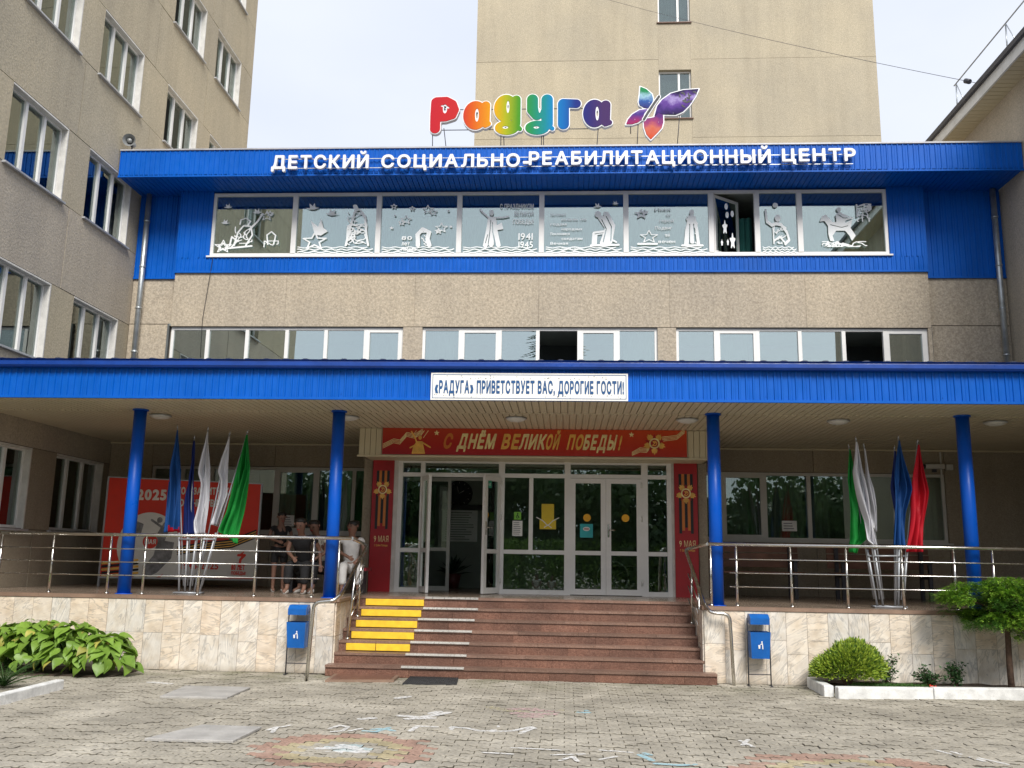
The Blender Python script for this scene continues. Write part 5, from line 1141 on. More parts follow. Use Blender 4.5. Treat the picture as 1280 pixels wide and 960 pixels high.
sdf_mesh(MB(), [('s', .007, [(a-.05, z1+.04), (a+.05, z1-.01), ((a+b)/2, z0+.06), (b-.05, z1-.01), (b+.05, z1+.04)]), ('s', .007, [((a+b)/2-.06, z0+.03), ((a+b)/2, z0+.07), ((a+b)/2+.06, z0+.03)])], lambda x, z, d: (x, yy-.002-d, z), .005).build('curved_line', 'paper', o)
o, a, b, z0, z1, yy = notice(642.5, 651.5, 640, 649.5, 'sticker_green', 'small green wheelchair symbol on the pane left of the yellow notice', 'sticker', ya_, 'access_sticker')
cx, cz = (a+b)/2, (z0+z1)/2
sdf_mesh(MB(), [('e', cx+.003, cz+.035, .011, .011), ('s', .006, [(cx, cz+.02), (cx, cz-.006), (cx+.02, cz-.006), (cx+.028, cz-.035)]), ('s', .005, [(cx-.012, cz+.004), (cx-.022, cz-.014), (cx-.016, cz-.036), (cx+.004, cz-.042), (cx+.016, cz-.03)])], lambda x, z, d: (x, yy-.002-d, z), .004).build('symbol', 'ribbon_black', o)
o, a, b, z0, z1, yy = notice(640.5, 653, 651, 670, 'paper', 'white printed sheet just below the green wheelchair symbol', 'notice', ya_); print_lines(o, a, b, z0, z1, yy, 7)
notice(729, 738.5, 642.5, 652, 'sticker_orange', 'round orange sticker on the left closed door above the teal sticker', 'sticker', YV-.02, 'round_sticker', round_=True)
notice(777, 786.5, 643, 652.5, 'sticker_orange', 'round orange sticker on the right closed door', 'sticker', YV-.02, 'round_sticker', round_=True)
o, a, b, z0, z1, yy = notice(725, 741, 655, 672, 'sticker_teal', 'square teal sticker with a white oval on the left closed door', 'sticker', YV-.02, 'square_sticker')
sdf_mesh(MB(), [('e', (a+b)/2, (z0+z1)/2+.03, .06, .035)], lambda x, z, d: (x, yy-.002-d, z), .006).build('oval_print', 'paper', o); sdf_mesh(MB(), [('s', .008, [((a+b)/2-.035, (z0+z1)/2+.03), ((a+b)/2+.035, (z0+z1)/2+.03)])], lambda x, z, d: (x, yy-.004-d, z), .004).build('oval_bar', 'banner_red', o)
notice(606.5, 611, 639.5, 648, 'sticker_orange', 'round yellow sticker on the open door leaf', 'sticker', YV-.32, 'round_sticker', round_=True)
o, a, b, z0, z1, yy = notice(605, 614.5, 601, 610, 'exit_green', 'small green exit sign on the open door leaf', 'sign', YV-.32, 'exit_sign')
letters('ВЫХОД', a+.012, b-.012, z0+.045, .035, Fac('Y', yy), .002, 'paper', o, 'lettering', .01)
o, a, b, z0, z1, yy = notice(553, 597, 638, 677, 'paper', 'large pale information board inside the hall seen through the open door', 'board', 18.85, 'information_board', d=.04); print_lines(o, a, b, z0, z1, yy, 12, 'interior_wall', 3)
MB().box(a-.05, b+.15, yy+.002, yy+.03, z1+.005, z1+.11).build('header_strip', 'ribbon_black', o)
ck = aY(574, 617, 18.8); CK = empty('wall_clock', (ck.x, 18.85, ck.z-.3), 'large round black clock on the hall wall above the information board', 'clock')
MB().tube([(ck.x, 18.88, ck.z), (ck.x, 18.80, ck.z)], .27, 28).build('clock_face', 'rubber_black', CK)
q = MB()
for i in range(12): a_ = i*math.pi/6; q.tube([(ck.x+.2*math.sin(a_), 18.795, ck.z+.2*math.cos(a_)), (ck.x+.235*math.sin(a_), 18.795, ck.z+.235*math.cos(a_))], .006, 4)
q.tube([(ck.x, 18.79, ck.z), (ck.x+.10, 18.79, ck.z+.06)], .007, 4); q.tube([(ck.x, 18.79, ck.z), (ck.x-.05, 18.79, ck.z+.16)], .005, 4); q.build('clock_hand', 'lamp_white', CK)
# potted plant in the hall
pp = aY(566, 728, 18.2); PT = empty('potted_plant', (pp.x, 18.2, DZ), 'dark potted plant standing in the hall below the information board', 'plant')
ringtube(MB(), Vector((pp.x, 18.2, DZ+.01)), Vector((0, .001, 1)).normalized(), [(0, 0), (.11, 0), (.16, .28), (.14, .28), (.13, .24), (0, .24)]).build('pot', 'flower_pot', PT)
q = MB(); r = random.Random(1)
for i in range(60):
    a_, e_ = r.uniform(0, 6.28), r.uniform(.2, 1.3); L_ = r.uniform(.2, .5); d = Vector((math.cos(a_)*math.cos(e_), math.sin(a_)*math.cos(e_), math.sin(e_))); s_ = d.cross(Vector((0, 0, 1))).normalized()*.03
    o0 = Vector((pp.x, 18.2, DZ+.27)); q.add([o0-s_*.2, o0+d*L_*.6-s_, o0+d*L_+Vector((0, 0, -.04)), o0+d*L_*.6+s_], [(0, 1, 2, 3)])
q.build('foliage', 'far_spruce', PT)
# notices on the side windows
o, a, b, z0, z1, yy = notice(351.5, 367.5, 644, 658, 'paper', 'white paper notice in the ground floor window behind the standing person', Y=YB+.05, d=0); print_lines(o, a, b, z0, z1, yy, 4)
o, a, b, z0, z1, yy = notice(977.5, 996, 651, 664, 'paper', 'white paper notice in the ground floor window right of the entrance', Y=YB+.05, d=0); print_lines(o, a, b, z0, z1, yy, 3)
# security camera and boxes on the wall at the right
h = aY(1158, 583, YB-.08); SC = empty('security_camera', (h.x, YB, h.z), 'pale wall camera with a bracket above the red flag', 'camera')
bevel(MB().box(h.x-.02, h.x+.32, YB-.13, YB-.02, h.z-.045, h.z+.045).build('housing', 'upvc_dull', SC), .015); MB().tube([(h.x-.02, YB-.075, h.z), (h.x-.06, YB-.085, h.z)], .04, 14).build('lens', 'ribbon_black', SC); MB().box(h.x+.12, h.x+.2, YB-.03, YB+.0, h.z-.1, h.z+.0).build('bracket', 'dark_steel', SC)
h = aY(1187, 584, YB-.05); MB().box(h.x-.06, h.x+.06, YB-.06, YB, h.z-.05, h.z+.05).build('junction_box', 'upvc_dull', None, 'small square white box on the wall right of the camera', 'box')
h = aY(1176, 565, YB-.05); MB().box(h.x-.012, h.x+.012, YB-.025, YB-.0, h.z-.45, zc0-.04).build('cable_duct', 'upvc_dull', None, 'narrow vertical cable duct on the wall right of the ground floor windows', 'duct')
# parked wheelchair behind the closed door
wc = aY(766, 727, 16.5); W = empty('wheelchair', (wc.x, 16.5, DZ), 'folded wheelchair standing inside behind the right closed door', 'wheelchair')
def wheel(cx, cy, r, name, rt=.014):
    q = MB(); P = [(cx+r*math.cos(a_), cy, DZ+r+rt+math.sin(a_)*r) for a_ in np.linspace(0, 6.2832, 33)]; q.tube(P, rt, 6)
    for i in range(12): a_ = i*math.pi/6; q.tube([(cx, cy, DZ+r+rt), (cx+r*math.cos(a_), cy, DZ+r+rt+r*math.sin(a_))], .003, 4)
    q.tube([(cx, cy-.03, DZ+r+rt), (cx, cy+.03, DZ+r+rt)], .025, 10); return q.build(name, 'steel', W)
wheel(wc.x, 16.42, .28, 'wheel'); wheel(wc.x, 16.62, .28, 'wheel'); wheel(wc.x+.58, 16.45, .09, 'castor', .02)
MB().tube([(wc.x-.12, 16.45, DZ+1.0), (wc.x-.1, 16.45, DZ+.5), (wc.x+.4, 16.45, DZ+.5), (wc.x+.58, 16.45, DZ+.15)], .012, 6).tube([(wc.x-.1, 16.45, DZ+.72), (wc.x+.3, 16.45, DZ+.72)], .014, 6).tube([(wc.x-.25, 16.45, DZ+.98), (wc.x-.12, 16.45, DZ+1.0)], .015, 6).build('tube_frame', 'steel', W)
MB().box(wc.x-.08, wc.x+.35, 16.5, 16.56, DZ+.42, DZ+.52).box(wc.x-.12, wc.x-.08, 16.5, 16.56, DZ+.5, DZ+.9).build('seat', 'rubber_black', W)
# ------------------------------------------------------------------ billboard under the left canopy
q = [aY(136, 595, 15.95), aY(323, 607, 16.0), aY(319, 722, 16.0), aY(123, 724, 15.95)]
BB = empty('poster_stand', (-6.8, 15.95, DZ), 'large red and white poster on a frame behind the left flags', 'billboard')
ba, bb = q[3].x+.02, q[2].x+.01; z0b, z1b = DZ+.17, 2.90; Yb_ = 15.95; zt = lambda x: z1b-.09*(x-ba)/(bb-ba)
MB().prism([(ba, z0b), (bb, z0b), (bb, zt(bb)), (ba, z1b)], Yb_, .02).build('panel', 'board_red', BB)
fm = MB(); fm.box(ba-.03, ba, Yb_-.01, Yb_+.03, DZ, z1b+.02).box(bb, bb+.03, Yb_-.01, Yb_+.03, DZ, zt(bb)+.02).box(ba, bb, Yb_-.01, Yb_+.03, z0b-.03, z0b)
fm.add([(ba, Yb_-.01, z1b), (bb, Yb_-.01, zt(bb)), (bb, Yb_-.01, zt(bb)+.02), (ba, Yb_-.01, z1b+.02)], [(0, 1, 2, 3)]); fm.build('frame', 'stand_steel', BB)
def bw(px_, py_): p = aY(px_, py_, Yb_); return (p.x, p.z)
MB().prism([bw(228, 722.5), bw(318, 722.5), bw(320, 672), bw(290, 680), bw(222, 693), bw(200, 722.5)], Yb_-.002, .002).build('white_field', 'board_white', BB)
sdf_mesh(MB(), [('e', *bw(185, 682), .56, .58)], lambda x, z, d: (x, Yb_-.003-d, max(z, z0b)), .03).build('white_disc', 'board_white', BB)
sb = []
for k in range(4): sb.append(('s', .014, [bw(222, 684+k*3), bw(252, 679+k*3), bw(290, 675+k*3.), bw(320, 663+k*3)]))
sdf_mesh(MB(), sb, lambda x, z, d: (x, Yb_-.004-d, z), .012).build('black_stripe', 'ribbon_black', BB)
sb = []
for k in range(3): sb.append(('s', .009, [bw(222, 685.7+k*3), bw(252, 680.7+k*3), bw(290, 676.7+k*3.), bw(320, 664.7+k*3)]))
sdf_mesh(MB(), sb, lambda x, z, d: (x, Yb_-.0045-d, z), .012).build('gold_stripe', 'gold', BB)
sb = []; sg = []
for k in range(5): (sb if k % 2 else sg).append(('s', .02, [bw(128, 704+k*4), bw(150, 702+k*4), bw(172, 700+k*4)])) 
sdf_mesh(MB(), sg, lambda x, z, d: (x, Yb_-.005-d, z), .012).build('gold_stripe', 'gold', BB); sdf_mesh(MB(), sb, lambda x, z, d: (x, Yb_-.0055-d, z), .012).build('black_stripe', 'ribbon_black', BB)
sdf_mesh(MB(), [('p', [bw(196, 668), bw(206, 652), bw(212, 662), bw(206, 676), bw(218, 678), bw(214, 698), bw(196, 716), bw(182, 722), bw(180, 708), bw(192, 694), bw(196, 680)])]+[('s', .02, [bw(190, 650), bw(204, 660)]), ('e', *bw(200, 650), .05, .05), ('p', [bw(168, 650), bw(180, 655), bw(176, 668), bw(160, 672)])], lambda x, z, d: (x, Yb_-.006-d, z), .015).build('grey_picture', 'board_grey', BB)
sdf_mesh(MB(), [('e', *bw(188, 677), .135, .12)], lambda x, z, d: (x, Yb_-.008-d, z), .015).build('red_disc', 'board_red', BB)
def btext(s_, pa, pb, py_, cap, mt_, d=.01, bold=.05):
    a = bw(pa, py_); b = bw(pb, py_); letters(s_, a[0], b[0], a[1], cap, Fac('Y', Yb_), d, mt_, BB, 'lettering', bold, gap=.06)
btext('2025', 171, 208, 625, .20, 'board_text'); btext('ГОД ЗАЩИТНИКА', 222, 292, 618, .13, 'board_text'); btext('ОТЕЧЕСТВА', 224, 274, 633, .13, 'board_text')
btext('МАЯ', 181, 195, 680, .085, 'board_text'); btext('1945-2025', 227, 273, 711, .12, 'board_red', bold=.03); btext('80 ЛЕТ', 289, 306, 712.5, .10, 'board_red'); btext('ПОБЕДЫ!', 289, 307, 718.5, .06, 'board_red')
sdf_mesh(MB(), [('s', .022, [bw(299, 707), bw(301, 699), bw(306, 694), bw(298, 694)]), ('s', .01, [bw(299, 694), bw(305, 690)])], lambda x, z, d: (x, Yb_-.006-d, z), .01).build('small_figure', 'board_red', BB)
# ================================================================== RAILINGS
YR_ = 12.98
zr, zb1, zb2, zb3 = 1.84, 1.64, 1.455, 1.27
def railing(pxs, x0, x1, lab, bars):
    o = empty('railing', ((x0+x1)/2, YR_, DZ), lab, 'railing')
    MB().tube([(x0, YR_, zr), (x1, YR_, zr)], .024, 12).build('handrail', 'steel', o)
    for p in pxs:
        x = X_(p[0], YR_, p[1]); q = MB().tube([(x, YR_, DZ), (x, YR_, zr-.05)], .018, 10); q.tube([(x, YR_, zr-.05), (x, YR_, zr)], .011, 8); q.build('post', 'steel', o)
        MB().tube([(x, YR_, DZ+.004), (x, YR_, DZ+.03)], .03, 12).build('foot', 'steel', o)
    for z in (zb1, zb2, zb3):
        for a, b in bars: MB().tube([(a, YR_-.03, z), (b, YR_-.03, z)], .0085, 8).build('bar', 'steel', o)
    return o
xc2, xc3 = X_(416, YR_, 700), X_(895, YR_, 700)
RL = railing([(0, 700), (65, 700), (137, 700), (181, 700), (250, 700), (320, 700), (391, 710), (423.5, 700)], XL+.03, X_(440, YR_, 673), 'steel railing along the left half of the porch edge', [(XL+.05, X_(401, YR_, 700))])
RR = railing([(888.5, 710), (921, 720), (989, 720), (1059, 725), (1129, 730), (1194, 720), (1241, 700)], X_(885, YR_, 683), XR-.03, 'steel railing along the right half of the porch edge', [(X_(911, YR_, 700), XR-.05)])
def stair_rail(P, posts, lab, bars, end):
    o = empty('stair_handrail', tuple(P[-1]), lab, 'handrail')
    # round the corners
    Q = [P[0]]
    for i in range(1, len(P)-1):
        a, b, c = P[i-1], P[i], P[i+1]; r = min(.09, (a-b).length*.4, (c-b).length*.4); u = b+(a-b).normalized()*r; v = b+(c-b).normalized()*r
        for k in range(7): t_ = k/6; Q.append(u*(1-t_)**2+b*2*t_*(1-t_)+v*t_*t_)
    Q.append(P[-1]); MB().tube(Q, .024, 12).build('handrail', 'steel', o)
    for a, b in posts: MB().tube([a, b], .017, 10).build('post', 'steel', o)
    for a, b in bars: MB().tube([a, b], .0085, 8).build('bar', 'steel', o)
    for a, _ in posts: MB().tube([a, a+Vector((0, 0, .03))], .03, 12).build('foot', 'steel', o)
    return o
yst = lambda k: 12.68+(k-1)*ST_T
g = aZ(383, 851); yl_ = g.y
Pl = [Vector((X_(440, YR_, 673), YR_, zr)), aY(459, 682, yst(7)+.1), aY(427, 742, yl_+.12), aY(417, 751, yl_), aY(392.5, 753, yl_), Vector((g.x, yl_, 0))]
pa = Vector((aY(427, 811, yst(3)+.12).x, yst(3)+.12, 3/7)); pb = Vector((aY(444.5, 771, yst(6)-.1).x, yst(5)+.12, 5/7))
def on_line(A, B, y): t_ = (y-A.y)/(B.y-A.y); return A.lerp(B, t_)
tA, tB = on_line(Pl[2], Pl[1], pa.y), on_line(Pl[2], Pl[1], pb.y); pa.x = (pa.x+tA.x)/2; pb.x = (pb.x+tB.x)/2
lb = []
for f in (.28, .5, .72): lb.append((pa.lerp(tA, f)+(pa-pb)*.25*Vector((0, 1, 1)).length*0, pb.lerp(tB, f)+(pb-pa)*.45))
stair_rail(Pl, [(pa, tA), (pb, tB)], 'bent steel handrail going down the left side of the steps', lb, 0)
g = aZ(917.5, 857); yg = g.y
Pr = [Vector((X_(885, YR_, 683), YR_, zr)), aY(857, 687, yst(7)+.1), aY(881, 757, yg+.12), aY(889, 766, yg), aY(912, 768, yg), Vector((g.x, yg, 0))]
pa = Vector((aY(877.5, 822, yst(3)+.1).x, yst(3)+.12, 3/7)); pb = Vector((aY(864, 781, yst(5)+.1).x, yst(5)+.12, 5/7)); tA, tB = on_line(Pr[2], Pr[1], pa.y), on_line(Pr[2], Pr[1], pb.y); pa.x = (pa.x+tA.x)/2; pb.x = (pb.x+tB.x)/2
stair_rail(Pr, [(pa, tA), (pb, tB)], 'bent steel handrail going down the right side of the steps', [(pa.lerp(tA, f), pb.lerp(tB, f)+(pb-pa)*.45) for f in (.28, .5, .72)], 0)
# ================================================================== FLAGS ON STANDS
def flag(Y, base, tip, L, Rr, mat, lab, folds=5, amp=.05, mat2=None, grp=None, red=None, sd=1):
    """pole from base (px) to tip (px); the cloth hangs between the outlines L and Rr (px lists, top to bottom)"""
    tp = aY(*tip, Y); bs = Vector((aY(*base, Y).x, Y, DZ+.12)); r = random.Random(sd)
    o = empty('flag', tuple(bs), lab, 'flag', grp)
    MB().tube([bs, tp], .011, 8).build('pole', 'stand_steel', o); MB().tube([tp, tp+(tp-bs).normalized()*.05], .014, 8, r2=.003).build('tip', 'stand_steel', o)
    nv, nu = 44, 30; mb = MB(); vs = []
    def samp(P, t_):
        # by vertical position
        y0, y1 = P[0][1], P[-1][1]; y = y0+(y1-y0)*t_
        for a, b in zip(P[:-1], P[1:]):
            if a[1] <= y <= b[1] or b is P[-1]: k = (y-a[1])/(b[1]-a[1]+1e-9); return (a[0]+(b[0]-a[0])*k, y)
    ph = r.uniform(0, 6)
    for i in range(nv+1):
        t_ = i/nv; a = samp(L, t_); b = samp(Rr, t_)
        for j in range(nu+1):
            s_ = j/nu; p = aY(a[0]+(b[0]-a[0])*s_, a[1]+(b[1]-a[1])*s_, Y); w_ = min(1, t_*2.5+.12)
            p.y += w_*(amp*(1.1-.5*s_)*math.sin(s_**1.3*folds*2.5+ph+t_*2.1+.8*math.sin(t_*5+ph))+amp*.5*math.sin(s_*folds*3.7+2*ph-t_*4.2)+amp*.35*math.sin(t_*9+s_*4+ph))-.03
            p.x += w_*(.012*math.sin(t_*7+ph+s_*2)+.010*math.sin(s_*folds*3.14+ph+1.2+t_*2)); vs.append(tuple(p))
    fs = [[i*(nu+1)+j, i*(nu+1)+j+1, (i+1)*(nu+1)+j+1, (i+1)*(nu+1)+j] for i in range(nv) for j in range(nu)]
    mb.add(vs, fs, 0, True)
    if red:
        for q, f in enumerate(mb.f):
            i, j = divmod(q, nu)
            if red(j/nu, i/nv): mb.mi[q] = 1
    c = mb.build('cloth', [mat, mat2 or mat], o); sl_ = c.modifiers.new('thick', 'SOLIDIFY'); sl_.thickness = .004
    return o
Yf = 13.55
flag(Yf, (229, 738), (222, 535), [(222, 538), (213, 590), (211, 610), (207, 640), (205, 666)], [(223, 538), (227, 590), (225.5, 640), (224, 664)], 'flag_blue', 'bright blue flag with a red edge, leftmost on the left flag stand', 5, .05, 'flag_red', red=lambda s_, t_: (s_ < .12 and .38 < t_ < .48) or (t_ > .97-.12*abs(s_-.75) and s_ > .35 and s_ < .95), sd=1)
flag(Yf+.06, (234, 738), (243, 548), [(243, 551), (237, 590), (230, 630), (226, 668)], [(244.5, 551), (244, 600), (245, 640), (245, 668)], 'flag_navy', 'dark navy flag, second from the left on the left flag stand', 4, .05, sd=2)
flag(Yf-.06, (240, 738), (260, 537), [(260, 540), (249, 592), (252, 604), (243, 652), (245, 662), (247, 668)], [(261, 540), (262, 580), (261, 625), (257, 668)], 'flag_white', 'bright white folded flag in the middle of the left flag stand', 5, .055, sd=3)
flag(Yf+.04, (246, 738), (287, 543), [(287, 546), (273, 590), (276, 600), (266, 656)], [(288, 546), (287, 585), (285, 620), (273, 658)], 'flag_white', 'greyish white flag behind, between the bright white and the green one on the left stand', 4, .05, sd=4)
flag(Yf-.04, (252, 738), (309, 541), [(309, 544), (298, 590), (285, 640), (273, 665), (276, 666)], [(310.5, 544), (314, 585), (311, 605), (305, 640), (298, 670), (297, 680)], 'flag_green', 'wide green flag, rightmost on the left flag stand', 6, .06, sd=5)
def stand(px0, px1, py, lab, tops, Yb_=Yf):
    a, b = X_(px0, Yb_, py), X_(px1, Yb_, py); o = empty('flag_stand', ((a+b)/2, Yb_, DZ), lab, 'flag stand')
    q = MB(); q.tube([(a, Yb_-.08, DZ+.02), (b, Yb_-.08, DZ+.02)], .014, 8).tube([(a, Yb_+.12, DZ+.02), (b, Yb_+.12, DZ+.02)], .014, 8).tube([(a, Yb_-.08, DZ+.02), (a, Yb_+.12, DZ+.02)], .014, 8).tube([(b, Yb_-.08, DZ+.02), (b, Yb_+.12, DZ+.02)], .014, 8); q.build('base_frame', 'stand_steel', o)
    for (bx_, tx_) in tops:
        p = Vector((X_(bx_, Yb_, py), Yb_, DZ+.02)); t_ = aY(tx_, py-72, Yb_); MB().tube([p, t_], .016, 8).build('tube', 'stand_steel', o)
    t0, t1 = aY(tops[0][1], py-64, Yb_-.02), aY(tops[-1][1], py-64, Yb_-.02); MB().tube([t0, t1], .012, 8).build('crossbar', 'stand_steel', o)
stand(220, 251, 738, 'grey tubular flag stand behind the left railing', [(224, 224), (231, 235), (237, 246), (243, 257), (249, 270)])
Yg = 13.5
flag(Yg+.12, (1093, 758), (1061, 559), [(1061, 562), (1058, 600), (1062, 640), (1063, 690)], [(1062.5, 562), (1068, 600), (1080, 640), (1082, 675), (1072, 682), (1069, 692)], 'flag_green', 'narrow dark green flag, leftmost on the right flag stand', 5, .05, sd=6)
flag(Yg-.05, (1100, 758), (1070, 550), [(1069, 553), (1067, 590), (1070, 603), (1080, 650), (1081, 675), (1090, 682)], [(1071, 553), (1082, 600), (1086, 640), (1095, 683)], 'flag_white', 'white twisted flag beside the green one on the right stand', 5, .055, sd=7)
flag(Yg+.06, (1105, 758), (1080, 558), [(1079.5, 561), (1084, 610), (1088, 660)], [(1081, 561), (1090, 610), (1095, 665)], 'flag_white', 'thin greyish flag just behind the white one on the right stand', 3, .04, sd=8)
flag(Yg+.05, (1119, 758), (1118, 561), [(1117, 564), (1114, 610), (1117, 640), (1117, 682)], [(1119, 564), (1122, 610), (1126, 682)], 'flag_navy', 'narrow darker blue flag, behind the wider blue one on the right stand', 3, .04, sd=9)
flag(Yg-.02, (1121, 758), (1123, 548), [(1122.5, 551), (1117, 600), (1115, 640), (1117, 682)], [(1124, 551), (1136, 612), (1131, 640), (1131, 684)], 'flag_blue', 'wider mid blue flag between the white and red flags on the right stand', 5, .055, sd=10)
flag(Yg-.04, (1127, 758), (1147, 553), [(1146.5, 556), (1142, 590), (1137, 640), (1131, 690)], [(1148.5, 556), (1158, 615), (1154, 650), (1153, 690)], 'flag_red', 'bright red flag, rightmost on the right flag stand', 5, .055, sd=11)
stand(1093, 1131, 759, 'grey tubular flag stand behind the right railing', [(1097, 1084), (1104, 1093), (1119, 1121), (1123, 1124), (1129, 1134)], Yg)
# ================================================================== BINS
def bin_(fx, fy, lab, sx=1.0):
    g = aZ(fx, fy); g.y = min(g.y, 12.72); x, y = X_(fx, g.y, fy), g.y; o = empty('litter_bin', (x, y, 0), lab, 'bin', 'blue litter bins by the marble wall')
    W_ = .145
    for s_ in (-1, 1):
        q = MB(); q.tube([(x+s_*W_, y, .0), (x+s_*W_, y, .875)], .009, 6); q.box(x+s_*W_-.012, x+s_*W_+.012, y-.07, y+.07, 0, .014); q.build('leg', 'dark_steel', o)
    MB().tube([(x-W_, y, .15), (x+W_, y, .15)], .007, 6).tube([(x-W_, y, .83), (x+W_, y, .83)], .008, 6).build('crossbar', 'dark_steel', o)
    b = MB(); P = [(-.125, .37), (.125, .37), (.13, .70), (-.13, .70)]
    b.add([(x-.115, y-.10, .36), (x+.115, y-.10, .36), (x+.115, y+.09, .36), (x-.115, y+.09, .36), (x-.132, y-.14, .70), (x+.132, y-.14, .70), (x+.132, y+.10, .70), (x-.132, y+.10, .70)], [(0, 3, 2, 1), (0, 1, 5, 4), (1, 2, 6, 5), (2, 3, 7, 6), (3, 0, 4, 7)])
    b.add([(x-.12, y-.125, .69), (x+.12, y-.125, .69), (x+.12, y+.09, .69), (x-.12, y+.09, .69)], [(0, 1, 2, 3)], 1)
    bb_ = b.build('bucket', ['bin_blue', 'rubber_black'], o)
    h = MB(); pr = [(y-.125, .795), (y-.13, .875), (y-.06, .925), (y+.06, .925), (y+.10, .87), (y+.10, .80)]
    for s_ in (1,):
        k = len(h.v); h.v += [(x-.125, a, b2_) for a, b2_ in pr]+[(x+.125, a, b2_) for a, b2_ in pr]
        n_ = len(pr); h.f += [[k+i, k+n_+i, k+n_+(i+1) % n_, k+(i+1) % n_] for i in range(n_-1)]+[[k+i for i in range(n_)], [k+n_+i for i in range(n_)][::-1]]; h.mi += [0]*(n_+1); h.sm += [False]*(n_+1)
    h.build('hood', 'bin_blue', o)
    yy = y-.127; s = .034; cx, cz = x+.005, .53
    sdf_mesh(MB(), [('e', cx+s*.3, cz+s*1.35, s*.28, s*.32), ('s', s*.2, [(cx+s*.35, cz+s*.8), (cx+s*.55, cz), (cx+s*.6, cz-s*1.2)]), ('s', s*.16, [(cx+s*.35, cz+s*.8), (cx-s*.2, cz+s*.4)]), ('p', [(cx-s*1.1, cz+s*.2), (cx-s*.3, cz+s*.2), (cx-s*.4, cz-s*1.2), (cx-s*1., cz-s*1.2)])], lambda a, b2_, d: (a, yy-.004-d-(b2_-.53)*.11, b2_), .004).build('litter_symbol', 'letter_white', o)
    return o
bin_(370, 842, 'blue litter bin on a dark frame, left of the steps, partly behind the handrail')
bin_(950, 853, 'blue litter bin on a dark frame, right of the steps, below the marble wall')
# ================================================================== BENCHES on the porch
def bench(px0, px1, lab, Y=16.3):
    a, b = X_(px0, Y, 730), X_(px1, Y, 730); o = empty('bench', ((a+b)/2, Y, DZ), lab, 'bench', 'dark benches on the right of the porch')
    for k in range(3): MB().box(a, b, Y-.22+k*.15, Y-.09+k*.15, DZ+.42, DZ+.45).build('seat_slat', 'bench_wood', o)
    for k in range(3): MB().box(a, b, Y+.22+k*.02, Y+.25+k*.02, DZ+.52+k*.13, DZ+.63+k*.13).build('back_slat', 'bench_wood', o)
    for x in (a+.12, b-.18):
        q = MB(); q.box(x, x+.06, Y-.2, Y-.14, DZ, DZ+.62); q.box(x, x+.06, Y+.18, Y+.24, DZ, DZ+.9); q.box(x, x+.06, Y-.14, Y+.18, DZ+.36, DZ+.42); q.box(x-.0, x+.06, Y-.24, Y+.18, DZ+.62, DZ+.66); q.build('end_frame', 'dark_steel', o)
bench(885, 1003, 'dark slatted wooden bench nearest the entrance behind the right railing'); bench(1040, 1170, 'dark slatted wooden bench behind the right flag stand')
# ================================================================== PEOPLE
def skin(name, vs, es, rad, mat, parent, lvl=1, root=0):
    me = bpy.data.meshes.new(name); o0 = ORG[parent.name]
    me.from_pydata([tuple(Vector(v)-o0) for v in vs], es, []); me.materials.append(MAT[mat])
    o = bpy.data.objects.new(name, me); link(o, parent); ORG[o.name] = o0
    m = o.modifiers.new('skin', 'SKIN'); lay = me.skin_vertices[0] if me.skin_vertices else None
    if lay is None:
        bpy.context.view_layer.objects.active = o; me.skin_vertices.new() if hasattr(me.skin_vertices, 'new') else None
        lay = me.skin_vertices[0] if me.skin_vertices else None
    if lay is not None:
        for i, r in enumerate(rad):
            r = r if isinstance(r, tuple) else (r, r); lay.data[i].radius = r; lay.data[i].use_root = (i == root)
    m.use_smooth_shade = True
    s = o.modifiers.new('sub', 'SUBSURF'); s.levels = lvl; s.render_levels = lvl
    return o
